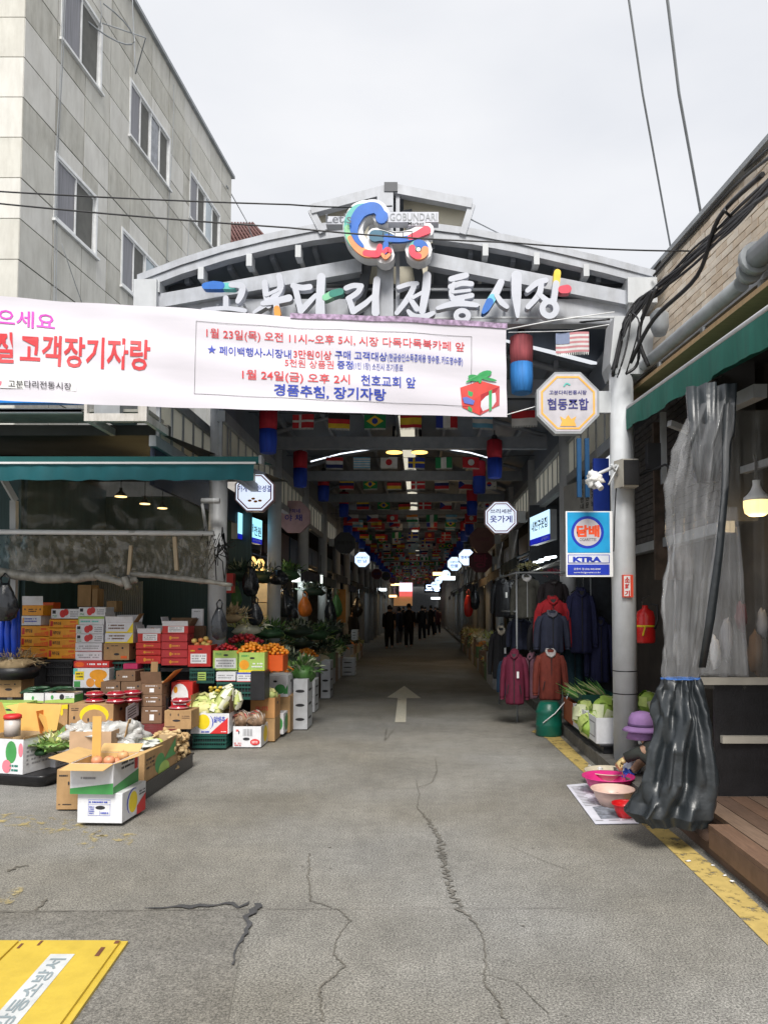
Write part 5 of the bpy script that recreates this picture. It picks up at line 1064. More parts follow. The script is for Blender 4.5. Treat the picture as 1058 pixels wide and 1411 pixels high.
mb = MB(); zt2 = at(200, 919.5, 9.4).z; mb.box(-3.94, -1.95, 9.38, 10.3, zt2 - .05, zt2 - .004); mb.box(-3.9, -2.0, 9.75, 10.3, 0, zt2 - .06); mb.build('table_top', BLACK, tb2)
# red stacks
RP = lambda: [('L', .3, .3, .72, .7, CO, 1), ('e', .3, .25, .4, .75, CORANGE)]; WP = [('r', .22, .15, .85, .95, WHP), ('L', .27, .25, .8, .85, GREYP, 3)]
ys = [920, 909.4, 902.4, 895.4, 885]
for i in range(3): carton(187.6, 222, 0 + [903, 894.5, 885][i] + .4, [914.6, 902.6, 894][i], 9.3, D, CRED, 'bright red carton, %s of three under the open persimmon carton' % ['bottom', 'middle', 'top'][i], prints=RP(), group=GRP)
carton(190, 222, 872.8, 884.8, 9.3, D, CRED, 'open red carton with a white label and splayed white flaps full of persimmons', prints=WP, group=GRP, open_=True, flaps=[('f', 78, .06, CWHITE), ('l', 75, .1, CWHITE), ('r', 70, .08, mat('persimmon_flap', (.7, .2, .05), .7)), ('b', 60, .1, CWHITE)])
for i, (t2, b2) in enumerate([(906.8, 917), (895.5, 906.4), (884.4, 895.2), (873.2, 884.2)]): carton(222.6, 258.6, t2 + .3, b2, 9.3, D, mat('pinkish_red_carton', (.5, .035, .04), .5), 'pinkish red carton, %s of four in the right red stack' % ['bottom', 'second from bottom', 'third from bottom', 'topmost'][i], prints=RP(), side=[SLOT()], group=GRP)
carton(224, 259.5, 862.6, 873, 9.3, D, CRED, 'red carton with a white label and a raised flap topping the right red stack', prints=WP, group=GRP, open_=True, flaps=[('f', 80, .06, CWHITE), ('l', 78, .11, CWHITE), ('b', 50, .12, KRAFT2), ('r', 60, .1, KRAFT2)])
ap = carton(258.8, 291, 889, 918.5, 9.2, .3, CRED, 'large red box with a white label piled with apples and pears', prints=[('r', .12, .15, .82, .6, WHP), ('L', .18, .2, .78, .55, GREYP, 3), ('e', .42, .78, .64, .86, INK), ('L', .1, .68, .3, .8, YELP, 1)], side=[('r', .0, 0, 1, 1, CRED)], group=GRP, open_=True)
g1 = carton(293.5, 328, 896.5, 923.5, 9.15, .35, CGREEN, 'left lime green box with a white label holding red-wrapped fruit', prints=[('r', .08, .1, .93, .62, WHP), ('L', .13, .15, .88, .55, GREYP, 3), ('e', .42, .72, .62, .82, INK), ('L', .1, .75, .35, .9, GREENP, 2)], group=GRP, open_=True)
g2 = carton(329, 365, 899, 926, 9.05, .4, CGREEN, 'right lime green box printed with oranges under the tangerine heap', prints=[('r', .0, .0, 1, .1, YELP), ('e', .02, .12, .4, .62, CORANGE), ('r', .0, .68, .9, .95, GREENP) if False else ('L', .1, .75, .4, .9, GREENP, 1), ('e', .42, .66, .62, .76, INK), ('L', .5, .2, .95, .5, WHP, 2)], side=[('r', .45, 0, 1, 1, CDORANGE)], group=GRP, open_=True)
crate(261, 296, 921, 941.5, 9.1, .4, CRATEG, 'dark green crate with a lime price card', tagm=CGREEN)
carton(298, 325, 926, 938.5, 9.05, .35, CWHITE, 'white carton left of two under the lime green boxes', prints=WL(), group=GRP); carton(326.5, 352, 927, 939.5, 9.0, .35, CWHITE, 'white carton right of two under the lime green boxes', prints=WL() + [('r', 0, .85, 1, 1, BLUEP)], group=GRP)
crate(298, 360, 940, 964, 8.98, .4, CRATEG, 'low dark green crate with faint red lettering below the white cartons'); 
carton(345, 365, 925, 965, 8.96, .3, BLACK, 'black carton end tucked right of the white cartons', group=GRP)
carton(264, 280, 839, 862.3, 9.7, .05, CWHITE, 'small white upright carton standing behind the red box', prints=[('e', .35, .25, .5, .5, INK), ('L', .2, .8, .8, .9, GREYP, 1)], group=GRP); carton(262, 282, 862.6, 889, 9.7, .1, KRAFT2, 'dark box supporting the white upright carton', group=GRP)
carton(107, 126, 806, 836, 9.9, .25, KRAFT, 'tall kraft box standing behind the third stack under the tarp', group=GRP); carton(127, 135, 811, 836, 9.9, .2, KRAFT, 'narrow kraft box beside the tall one under the tarp', group=GRP); carton(147, 161, 828, 843, 9.9, .2, KRAFT, 'small kraft box against the dark shop interior', group=GRP)
carton(54, 74, 830, 905, 9.85, .2, CDORANGE, 'stacked orange carton ends seen between the first two stacks', group=GRP); carton(222, 232, 962, 990, 8.9, .2, BLACK, 'black box end beside the narrow brown stack', group=GRP)
# persimmons, apples etc
PER = [mat('persimmon_orange', (.6, .16, .02), .3, var=.25), mat('persimmon_dark', (.5, .11, .02), .3)]; TAN = [mat('tangerine', (.75, .22, .015), .35, var=.15), mat('tangerine_light', (.8, .3, .02), .35)]
APL = [mat('apple_yellow', (.6, .42, .12), .3, var=.3), mat('apple_blush', (.6, .2, .06), .3, var=.3)]; REDF = [mat('red_net_fruit', (.5, .02, .02), .4, var=.3), mat('dark_red_fruit', (.3, .015, .03), .4)]
ballheap(at(208, 875, 9.42), .13, .1, .08, .033, 26, PER, 'heap of orange persimmons in the open red carton'); ballheap(at(166, 860, 9.48), .13, .1, .06, .033, 22, PER, 'heap of persimmons in the open white and yellow carton')
for i, (x_, y_) in enumerate([(268, 883), (277, 882), (284, 880), (272, 888), (281, 887), (289, 885), (286, 889)]):
    p = at(x_, y_, 9.3 + (i % 3) * .04); mb = MB(); mb.ball(p, .036, None, .033, 12, 9, fn=lambda th_, a_: 1 - .2 * math.exp(-((math.pi - th_) * 2.5) ** 2)); a_ = solid('apple', mb, APL[i % 2], p, ['yellow apple at the upper left of the large red box', 'blush apple at the top middle of the large red box', 'yellow apple highest of those on the large red box', 'blush apple low at the left on the large red box', 'yellow apple low in the middle on the large red box', 'blush apple rightmost on the large red box', 'yellow apple lowest at the right on the large red box'][i], 'apple', 'apples on the large red box')
ballheap(at(312, 898, 9.32), .15, .14, .09, .026, 60, REDF, 'heap of small red fruit in the left lime green box'); ballheap(at(347, 899, 9.25), .17, .17, .12, .024, 110, TAN, 'heap of tangerines in the right lime green box'); ballheap(at(375, 900, 9.5), .2, .17, .12, .024, 110, TAN, 'second heap of tangerines on the corner of the stall'); ballheap(at(337, 884, 9.8), .22, .12, .09, .03, 50, REDF, 'dark red fruit heaped behind the tangerines')
carton(366, 390, 903, 925, 9.3, .35, CDORANGE, 'orange box end under the corner tangerines', group=GRP)
# cabbage builder
def cabbage(p, rx, ry, rz, label, rz_=0, tilt=0, mats=NAPA, cat='cabbage', group='napa cabbages'):
    mb = MB(); o0 = Vector((0, 0, 0)); off = random.random() * 9; M = Matrix.Rotation(rz_, 3, 'Z') @ Matrix.Rotation(tilt, 3, 'Y')
    for s_, k in ((1, 0), (.94, 1)):
        mb.ball((0, 0, 0), rx * s_, ry * s_, rz * s_, 20, 12, k=k, fn=lambda th, a: 1 + .07 * math.sin(a * 5 + th * 3 + off) * math.sin(th) + .04 * math.sin(a * 11 + th * 7 + off))
    for i in range(12):
        a = i * .55 + off; th = random.uniform(.5, 2.2); d = Vector((math.sin(th) * math.cos(a), math.sin(th) * math.sin(a), math.cos(th))); c = Vector((d.x * rx, d.y * ry, d.z * rz)) * .97; u = Vector((-math.sin(a), math.cos(a), 0)) * min(rx, rz) * .45; v = Vector((0, 0, 1)) * rz * .5 - d * d.z * rz * .4
        q_ = [c + u * x_ + v * y_ + d * .012 * (1.2 - x_ * x_) + d * (.01 * math.sin(x_ * 9)) for y_ in (-1, 0, 1) for x_ in (-1, -.4, .4, 1)]; mb.add(q_, [(r_ * 4 + c_, r_ * 4 + c_ + 1, r_ * 4 + c_ + 5, r_ * 4 + c_ + 4) for r_ in range(2) for c_ in range(3)], random.choice([0, 1, 2]), True)
    for i in range(len(mb.v)): mb.v[i] = M @ mb.v[i] + Vector(p)
    return solid('napa_cabbage', mb, mats, p, label, cat, group)
# boxes on the ground, right group
cb1 = carton(263, 316, 983, 1010.8, 8.75, .38, CWHITE, 'white cabbage box with a big yellow circle and red corner on a green crate', open_=True, prints=[('e', .05, .1, .6, 1, BLUEP), ('e', .08, .04, .57, 1.04, CWHITE), ('e', .14, .2, .5, .96, YELP), ('tri', .5, .0, .97, .8, REDP), ('t', .6, .55, .9, .85, BLUEP, '알배추'), ('L', .28, .02, .5, .16, BLUEP, 1), ('L', .8, .05, .95, .14, WHP, 1)], side=[SLOT()], flaps=[('l', 88, .2, KRAFT), ('r', 86, .2, KRAFT2), ('b', 60, .1, CWHITE)], name='cabbage_box')
crate(265, 312, 1011.5, 1031, 8.75, .4, CRATEG, 'dark green slatted crate on the asphalt under the yellow-circle box')
for i, (x_, y_, rx, ry, rz, t1, t2, l_) in enumerate([(273, 974, .07, .07, .11, .3, 1.2, 'yellow'), (285, 977, .085, .08, .12, 0, 1.4, 'pale'), (297, 978, .08, .08, .09, 0, .3, 'round whitish'), (309, 963, .075, .07, .17, .2, .5, 'tall green-edged'), (280, 966, .08, .08, .1, 1, 1.3, 'half-hidden'), (296, 966, .08, .08, .12, 2, 1.1, 'rear'), (326, 965, .055, .055, .11, 0, .1, 'slim rightmost')]):
    cabbage(at(x_, y_, 8.85 + (i > 3) * .1), rx, ry, rz, '%s napa cabbage, %s among those over the yellow-circle box' % (l_, ['leftmost', 'front left', 'front right', 'leaning upright', 'second row left', 'second row centre', 'far right'][i]), t1, t2)
# banana bunch
BANM = mat('banana_yellow', (.62, .45, .06), .45, var=.15); bt1 = thing('banana_bunch', at(295, 955, 9.05), 'bunch of yellow bananas lying behind the cabbages', 'bananas')
for i in range(11):
    c = at(290 + i * 2.2, 953 + (i % 3) * 4, 9.0 + (i % 2) * .05); a = random.uniform(-.5, .5); mb = MB(); pts = [c + Vector((math.sin(a) * .09 * math.sin(t), -.05 * math.cos(t), .05 * math.cos(t) + .02 * t)) for t in [k * .5 - .2 for k in range(6)]]; mb.tube(pts, [.006, .016, .018, .018, .014, .006], 6); mb.build('banana', BANM, bt1)
gb = carton(321, 360, 1002.8, 1029.5, 8.86, .45, CWHITE, 'white box with barcode print holding net bags of roots on the ground', open_=True, prints=[('L', .1, .7, .2, .9, REDP, 1), ('e', .19, .62, .23, .8, INK)] + [('r', .36 + k * .05, .55, .385 + k * .05 + .01 * (k % 2), .88, GREYP) for k in range(7)] + [('e', .36, .34, .6, .47, INK), ('e', .62, .1, .96, .4, REDP), ('L', .68, .18, .9, .32, WHP, 2), ('L', .05, .05, .3, .25, REDP, 2)], side=[('e', .3, .1, .8, .9, YELP)], group='boxes standing on the asphalt')
NET = [mat('net_bag_brown', (.25, .16, .1), .4, var=.5, scale=20), mat('plastic_glint', (.5, .45, .4), .15), mat('red_tag', (.5, .05, .05), .4)]
for i, (x_, lab) in enumerate([(334, 'left'), (353, 'right')]):
    c = at(x_, 992, 9.0); mb = MB(); mb.ball(c, .11, .1, .1, 14, 10, k=0, jit=.4)
    for k in range(50):
        a = random.uniform(0, 6.28); th = random.uniform(.2, 1.6); d = Vector((math.sin(th) * math.cos(a), -abs(math.sin(th) * math.sin(a)), math.cos(th))); mb.leaf(c + d * .105, Vector((-d.z, .1, d.x)), .08, .014, 1 if k % 5 else 2, .1)
    solid('net_bag', mb, NET, c, '%s net bag of roots in the barcode box' % lab, 'bag')
carton(345, 379, 961.5, 990, 9.25, .36, mat('tan_fruit_box', (.5, .25, .09), .8), 'tan box with red FRUITS lettering topped with pale cabbage', open_=True, prints=[('t', .22, .38, .72, .58, REDP, 'FRUITS')], side=[SLOT()], group='boxes standing on the asphalt'); carton(345, 379, 990.4, 1022, 9.25, .36, KRAFT, 'kraft box underneath the FRUITS box', group='boxes standing on the asphalt')
for i, x_ in enumerate((352, 362, 372)): cabbage(at(x_, 958, 9.4), .08, .08, .07, 'pale round cabbage, %s of three over the FRUITS box' % ['left', 'middle', 'right'][i], i, .4)
carton(379, 391, 983, 1012, 9.6, .4, CWHITE, 'white box end with an oval picture right of the barcode box', side=[('e', .2, .1, .8, .9, GREENP)], prints=[('e', .1, .2, .9, .8, GREENP)], group='boxes standing on the asphalt')
carton(364, 397, 931, 960.5, 9.9, .5, CWHITE, 'white box with a green fish-shaped print behind the FRUITS box', prints=[('e', .45, .15, .9, .6, GREENP), ('tri', .8, .15, 1, .6, GREENP), ('L', .05, .2, .4, .4, INK, 2), ('e', .05, .75, .15, .92, REDP), ('e', .38, .68, .55, .78, INK)], side=[SLOT()], group='boxes standing on the asphalt'); carton(364, 400, 961, 1000, 9.9, .5, KRAFT, z=.012, label= 'kraft box underneath the green fish print box', group='boxes standing on the asphalt')

# ---- front ground group
fb = carton(108, 172, 1092.7, 1134.5, 5.72, .42, CWHITE, 'white pear box on the asphalt nearest the camera', yaw=R(-3), prints=[('e', .4, .45, .62, .58, INK), ('r', .24, .26, .245, .78, BLUEP), ('r', .73, .26, .735, .78, BLUEP), ('r', .24, .255, .735, .265, BLUEP), ('r', .24, .775, .735, .785, BLUEP), ('r', .24, .62, .735, .627, BLUEP), ('L', .26, .66, .7, .75, BLUEP, 1), ('L', .26, .3, .38, .58, BLUEP, 4), ('r', .5, .26, .505, .42, BLUEP), ('L', .52, .3, .7, .4, BLUEP, 1)], side=[('e', .18, .1, .72, .98, BLUEP), ('e', .22, .06, .76, .94, CWHITE), ('e', .26, .16, .62, .88, YELP), ('q', .6, .0, .98, .6, REDP), ('L', .7, .6, .95, .8, INK, 2)])
FL = mat('pale_yellow_flap', (.62, .4, .16), .75, var=.06)
zt_ = at(108, 1092.7, 5.72).z
gb2 = carton(98, 160, 1052, 1092, 5.68, .44, CWHITE, 'white box with a green hill print and wide open flaps holding four pears', yaw=R(-3), z=zt_ + .001, open_=True, inside=FL, prints=[('q', 0, 0, 1, .36, GREENP), ('r', 0, 0, 1, .05, GREENP), ('L', .25, .45, .6, .6, GREYP, 1)], side=[('q', 0, .0, 1, .45, GREENP), ('L', .3, .65, .8, .95, INK, 2), ('r', .82, .5, .95, .95, REDP)], flaps=[('f', -6, .16, FL), ('l', 12, .17, FL), ('r', 18, .2, FL), ('b', 30, .1, FL), ])
mb = MB(); a_ = at(133, 1046, 5.95); mb.box(a_.x - .034, a_.x + .034, 5.95, 5.956, a_.z - .12, at(133, 987, 5.95).z); o = solid('cardboard_strip', mb, KRAFTY, a_, 'upright kraft cardboard strip standing in the pear box as a sign holder', 'cardboard')
PEAR = [mat('pear_tan', (.6, .33, .15), .45, var=.12, scale=30), mat('pear_blush', (.65, .27, .14), .45, var=.12)]
for i, (x_, y_, Y_) in enumerate([(134, 1048, 5.9), (151, 1048, 5.9), (160, 1050, 5.95), (170, 1041, 5.97)]):
    p = at(x_, y_, Y_); mb = MB(); mb.ball(p, .042, None, .039, 16, 12, fn=lambda th_, a_: 1 - .25 * math.exp(-((math.pi - th_) * 2.2) ** 2)); mb.tube([p + Vector((0, 0, .03)), p + Vector((.004, 0, .045))], .002, 4); solid('pear', mb, PEAR[i != 3], p, ['blush pear at the left in the open-flap box', 'blush pear in the middle of the open-flap box', 'blush pear half hidden behind the front flap', 'tan pear resting highest at the right of the open-flap box'][i], 'pear')
carton(78, 110, 1062, 1102, 6.15, .3, KRAFT, z=.012, label= 'plain kraft box on the asphalt behind the pear boxes', prints=[('e', .5, .6, .58, .7, INK), ('L', .1, .1, .7, .16, INK, 1), ('L', .1, .8, .5, .88, INK, 1)])
carton(95, 154, 1010, 1060, 6.6, .45, mat('pinkish_kraft', (.5, .33, .2), .85), z=.012, label= 'kraft box lined with a white plastic bag behind the pear box', open_=True)
BAG = clear_mat('milky_plastic', (.65, .65, .63), .7, rough=.2, bump=.8, bscale=20)
def crumple(c, rx, ry, rz, label, m=BAG, name='plastic_bag', cat='bag', jit=.8):
    mb = MB(); mb.ball(c, rx, ry, rz, 26, 16, jit=jit, fn=lambda th, a: 1 + .1 * math.sin(a * 7 + th * 9) * math.cos(th * 5)); return solid(name, mb, m, c, label, cat)
crumple(at(150, 1012, 6.85), .24, .2, .09, 'crumpled clear plastic bag in the lined kraft box'); crumple(at(112, 1008, 6.8), .12, .12, .07, 'small crumpled white bag at the left of the lined kraft box')
crumple(at(180, 1010, 6.9), .12, .1, .09, 'clear bag around a wooden scoop between the boxes'); mb = MB(); p = at(176, 1010, 6.8); mb.bar(p - Vector((.03, 0, .1)), p + Vector((.02, 0, .12)), .06, .008); solid('cardboard_tag', mb, KRAFT, p, 'small kraft tag sticking out of the clear bag', 'cardboard')
t_ = thing('black_tray', (-2.33, 7.1, 0), 'long black plastic tray on the asphalt under the melon box and ginger', 'tray')
mb = MB(); x0, x1, y0, y1 = -2.75, -2.3, 6.42, 7.85
mb.box(x0, x1, y0, y1, 0, .02)
for a, b, c, d in ((x0, x1, y0, y0 + .015), (x0, x1, y1 - .015, y1), (x0, x0 + .015, y0 + .015, y1 - .015), (x1 - .015, x1, y0 + .015, y1 - .015)): mb.box(a, b, c, d, .02, .14)
mb.box(x0 - .012, x1 + .012, y0 - .012, y0, .125, .145); mb.box(x1, x1 + .012, y0, y1, .125, .145)
mb.build('tub', BLACK, t_)
carton(170, 200, 1035, 1086, 6.5, .85, KRAFT, 'long kraft box with a green leaf print holding melons in the black tray', open_=True, side=[('e', .3, .25, .6, .75, GREENP), ('e', .4, .05, .75, .5, CGREEN), ('L', .05, .5, .28, .8, INK, 3), ('tri', .55, .5, .95, .95, GREENP)], z=.06)
MEL = [mat('melon_lime', (.5, .58, .12), .35, var=.15, scale=4), mat('melon_pale', (.6, .62, .3), .35)]
for i, (x_, y_) in enumerate([(204, 1021), (217, 1024)]): p = at(x_, y_, 7.1); mb = MB(); mb.ball(p, .06, .05, .045, 14, 10); solid('melon', mb, MEL[i == 0], p, ['pale lime melon at the left in the long kraft box', 'brighter lime melon with a stem end at the right in the long kraft box'][i], 'melon')
crumple(at(190, 1028, 6.95), .18, .2, .05, 'flattened white foam liner sheet in the long kraft box', m=mat('white_foam', (.65, .67, .62), .7, bump=.4))
GIN = [mat('ginger_tan', (.45, .3, .14), .8, var=.2, scale=20), mat('ginger_pale', (.58, .42, .22), .8)]
mb = MB(); c = Vector((-2.47, 7.55, .2))
for i in range(150):
    p = c + Vector((random.uniform(-.14, .15), random.uniform(-.28, .25), random.uniform(-.12, .19))); mb.ball(p, random.uniform(.02, .04), random.uniform(.015, .03), random.uniform(.015, .035), 7, 5, k=i % 2, jit=.7)
o = mb.build('ginger_heap', GIN, loc=c); tag(o, 'heap of knobbly ginger roots at the far end of the black tray', 'ginger', kind='stuff')
# white onion box with flaps at left, on black tub
t2_ = thing('black_tub', at(40, 1083, 6.9), 'wide black plastic tub on the asphalt at the left edge', 'tub'); mb = MB()
yw = R(-14)
def rotp(v, c, a): d = v - c; return c + Vector((d.x * math.cos(a) - d.y * math.sin(a), d.x * math.sin(a) + d.y * math.cos(a), d.z))
cc = Vector((-3.75, 7.3, 0)); rings = []
for (ix, zz) in ((.05, 0), (.0, .09), (.0, .11), (.03, .11)):
    x0, x1, y0, y1 = cc.x - .55 + ix, cc.x + .5 - ix, cc.y - .3 + ix, cc.y + .3 - ix; rd_ = .07; ring_ = []
    for (qx, qy, a0) in ((x1 - rd_, y1 - rd_, 0), (x0 + rd_, y1 - rd_, 90), (x0 + rd_, y0 + rd_, 180), (x1 - rd_, y0 + rd_, 270)):
        for k in range(5): a = R(a0 + k * 22.5); ring_.append(rotp(Vector((qx + rd_ * math.cos(a), qy + rd_ * math.sin(a), zz)), cc, yw))
    rings.append(ring_)
mb.loft(rings); mb.build('tub', BLACK, t2_)
ww = carton(-30, 46, 1018, 1066, 7.0, .42, CWHITE, 'large white box with a green onion picture and tall kraft flaps at the left edge', yaw=yw, open_=True, z=.115, prints=[('L', .1, .5, .5, .8, INK, 3), ('e', .62, .3, .86, .95, GREENP), ('e', .55, .02, .75, .4, PINKP), ('e', .9, .5, 1, .9, PINKP), ('L', .72, .05, .9, .3, CG2, 2)], side=[('L', .1, .2, .85, .8, GREYP, 5)], flaps=[('b', 75, .26, KRAFTY), ('l', 62, .3, KRAFTY), ('r', 88, .02, KRAFT)])
t_ = ww.location
mb = MB(); mb.lathe(at(18, 990, 7.2), [(.07, -.16), (.07, 0)], 16); o = solid('round_tin', mb, mat('pale_tin', (.5, .45, .42), .4), at(18, 1000, 7.2), 'pale round tin standing in the onion box', 'tin'); mb = MB(); mb.lathe(at(18, 990, 7.2), [(.078, 0), (.078, .03), (.06, .04)], 16); mb.build('red_lid', REDP, o)
mb = MB(); a_ = at(48, 980, 7.5); mb.add([at(50, 980, 7.35), at(66, 1012, 7.35), at(98, 1006, 7.6), at(56, 978, 7.7)], [(0, 1, 2, 3)]); mb.slab(at(26, 985, 7.6), at(54, 980, 7.6) - at(26, 985, 7.6), at(50, 968, 7.7) - at(54, 980, 7.6) + Vector((-.1, 0, 0)), Vector((0, .005, 0))); solid('loose_flap', mb, KRAFTY, a_, 'loose golden cardboard flap standing right of the onion box', 'cardboard')
mb = MB(); mb.slab(at(50, 980, 7.33), at(56, 1012, 7.33) - at(50, 980, 7.33), at(60, 978, 7.45) - at(50, 980, 7.33), Vector((.004, 0, 0))); solid('loose_flap', mb, mat('orange_flap', (.55, .18, .03), .8), at(56, 1000, 7.33), 'narrow orange cardboard flap beside the golden one', 'cardboard')
leafheap(at(75, 1028, 7.2), .2, .2, .07, 120, .1, .05, NAPA + [GRN[1]], 'heap of yellow-green cabbage leaves right of the onion box'); leafheap(at(55, 1036, 7.15), .1, .1, .05, 40, .08, .03, GRN, 'small bunch of green leaves in the onion box')
carton(49, 85, 1040, 1064, 7.3, .3, CWHITE, 'pale box under the cabbage leaf heap behind the onion box', side=[('L', .1, .2, .85, .8, GREYP, 4)], yaw=yw, z=.1)
# far left things: black bag, blue tarp
def sack(px, pyt, pyb, Y, wpx, m, label, name='hanging_bag', cat='bag', handles=True):
    a_, b_ = at(px, pyb, Y), at(px, pyt, Y); w_ = wpx * Y / F / 2; H = b_.z - a_.z; c0_ = Vector((a_.x, Y, a_.z)); rings = []
    for t, s_ in ((0, .35), (.08, .8), (.25, 1), (.45, .92), (.6, .7), (.72, .45), (.8, .3)):
        rings.append([c0_ + Vector((math.cos(a) * w_ * s_ * (1 + .15 * math.sin(a * 5 + t * 6)), math.sin(a) * w_ * .6 * s_ * (1 + .15 * math.sin(a * 4 + t * 3)), H * t)) for a in [k * math.pi / 10 for k in range(20)]])
    mb = MB(); mb.loft(rings)
    if handles:
        for sx in (-1, 1): mb.tube([c0_ + Vector((sx * w_ * .25, 0, H * .78)), c0_ + Vector((sx * w_ * .35, 0, H * .9)), c0_ + Vector((0, 0, H))], .01, 5)
    return solid(name, mb, m, b_, label, cat)
BBAG = mat('black_bag', (.014, .016, .02), .22, bump=.7, bscale=18, spec=.7)
sack(6, 790, 856, 8.7, 36, BBAG, 'black plastic bag hanging at the far left under the tarp'); sack(302, 826, 882, 8.7, 22, BBAG, 'black plastic bag hanging on the left column'); sack(352, 822, 862, 11, 20, BBAG, 'black bag hanging right of the left column')
mb = MB()
for i in range(6): c = at(2 + i * 4.5, 872, 8.95 + (i % 2) * .05); mb.tube([c + Vector((0, 0, .28)), c + Vector((.0, 0, 0)), c - Vector((-.01, 0, .28))], [.02, .04, .03], 8)
solid('blue_tarp', mb, mat('blue_tarp', (.01, .06, .5), .4, bump=.5, bscale=10), at(14, 900, 9), 'bright blue folded tarp hanging at the left edge', 'tarp')
carton(-10, 10, 878, 905, 9.2, .2, KRAFT, 'small kraft box in front of the blue tarp', group=GRP)
# ------------------------------------------------------------ signs
def octa(px, py, w, Y, lab, lines, face, rim, lit=0, dep=.1, bracket=1, extra=None, ring_=None, group='octagonal shop signs', squash=1.0):
    c = at(px, py, Y); r = w / 2 / math.cos(math.pi / 8); t = thing('octagon_sign', c, lab, 'sign', group); a8 = [math.pi / 8 + k * math.pi / 4 for k in range(8)]
    def pr(rr, y0, y1, m, nm):
        mb = MB(); p0 = [c + Vector((rr * math.cos(a), y0, rr * math.sin(a) * squash)) for a in a8]; p1 = [v + Vector((0, y1 - y0, 0)) for v in p0]; mb.loft([p1, p0]); mb.smooth = [False] * len(mb.smooth); return mb.build(nm, m, t)
    pr(r, .0, dep, rim, 'casing'); pr(r * .93, -.003, -.0005, face, 'face')
    if ring_: 
        mb = MB(); ro, ri = r * .86, r * .8; o_ = [c + Vector((ro * math.cos(a), -.006, ro * math.sin(a))) for a in a8] + [c + Vector((ri * math.cos(a), -.006, ri * math.sin(a))) for a in a8]; mb.add(o_, [(k, (k + 1) % 8, 8 + (k + 1) % 8, 8 + k) for k in range(8)]); mb.build('border_ring', ring_, t)
    for st, x0, x1, z0, z1, m in lines:
        mb = MB(); o0 = c + Vector((x0 * w, -.008, z0 * w)); text(mb, st, o0, Vector(((x1 - x0) * w, 0, 0)), Vector((0, 0, (z1 - z0) * w)), 0, .018); mb.build('lettering', m, t)
    if bracket:
        mb = MB(); mb.box(*sorted((c.x + bracket * w * .47, c.x + bracket * w * .75)), Y + .02, Y + .08, c.z - .15 * w, c.z + .2 * w); mb.build('bracket', STEEL, t)
    if extra: extra(t, c, w)
    return t
SFACE = mat('lit_sign_face', (.75, .78, .85), .4, emit=(.75, .85, 1), estr=.55); SFACE2 = mat('sign_face_white', (.5, .48, .52), .4); SDIM = mat('dim_pink_sign', (.3, .2, .22), .5); SDK = mat('dark_sign_face', (.06, .065, .075), .5); SBR = mat('brown_sign_face', (.13, .045, .035), .5); SRD = mat('dark_red_sign_face', (.12, .015, .03), .5)
SRIM = mat('sign_rim_pink', (.5, .33, .36), .4); DBL = mat('sign_navy', (.02, .02, .18), .5); ORL = mat('orange_line', (.8, .42, .08), .4); SBL = mat('sign_bright_blue', (.01, .02, .55), .4); PKL = mat('pink_line', (.55, .12, .13), .5); LITB = mat('lit_sign_white_blue', (.7, .8, 1), emit=(.6, .78, 1), estr=.9)
def crown(t, c, w):
    mb = MB(); pts = [(-.13, -.38), (.13, -.38), (.1, -.3), (.13, -.22), (.05, -.27), (.0, -.2), (-.05, -.27), (-.13, -.22), (-.1, -.3)]; mb.add([c + Vector((x * w, -.008, z * w)) for x, z in pts], [tuple(range(9))]); mb.build('crown_mark', ORL, t)
    mb = MB(); mb.stroke([c + Vector((x * w, -.008, z * w)) for x, z in ((-.06, .27), (-.02, .31), (.03, .29))], .015, .002); mb.build('swoosh', CT, t)
octa(782, 555, .62, 7.55, 'white octagonal cooperative sign with an orange border and crown on the right gate column', [('고분다리전통시장', -.3, .3, .13, .2, DBL), ('협동조합', -.33, .33, -.12, .07, DBL)], SFACE2, STEELG, ring_=ORL, extra=crown)
def nuts(t, c, w):
    mb = MB()
    for x, z in ((-.12, -.22), (-.03, -.17), (.03, -.24), (.14, -.22)): mb.disc(c + Vector((x * w, -.008 - x * .002, z * w)), .05 * w, 10, rz=.03 * w)
    mb.build('nut_picture', CO, t)
octa(351, 678, .6, 11.6, 'lit octagonal nut shop sign half covered by the teal awning end', [('가게이름은성결', -.42, .42, -.0, .17, SBL)], SFACE, SRIM, ring_=PKL, bracket=0, extra=nuts)
octa(405, 712, .6, 14.4, 'unlit pinkish octagonal vegetable shop sign on the left', [('한희네', -.22, .2, .12, .25, DBL), ('야 채', -.28, .26, -.14, .07, DBL)], SDIM, SDIM, bracket=-1)
octa(475, 748, .55, 20, 'dark unlit octagonal sign behind the vegetable shop sign', [('유림가게', -.36, .36, -.08, .1, INK)], SDK, SDK, bracket=-1)
octa(690, 713, .6, 14, 'lit octagonal clothes shop sign on the right', [('쓰리세븐', -.33, .33, .12, .26, DBL), ('옷가게', -.34, .34, -.16, .06, SBL)], SFACE, SRIM, ring_=PKL, bracket=1)
octa(664, 744, .58, 18, 'brown unlit octagonal sign below the lit clothes shop sign', [('노래방', -.3, .3, -.05, .12, SRD)], SBR, SBR)
octa(662, 773, .58, 19.5, 'dark red octagonal bakery sign with one large syllable', [('빵', -.3, .3, -.3, .3, mat('maroon_text', (.3, .03, .08)))], SRD, SRD)
octa(643, 768, .55, 25, 'small lit octagonal sign, upper of the pair on the right row', [('행복떡집', -.36, .36, -.1, .1, SBL)], LITB, SRIM)
octa(626, 777, .55, 29, 'small lit octagonal sign, lower of the pair on the right row', [('만물', -.25, .25, -.25, -.02, SBL), ('고분다리', -.33, .33, .06, .2, DBL)], LITB, SRIM)
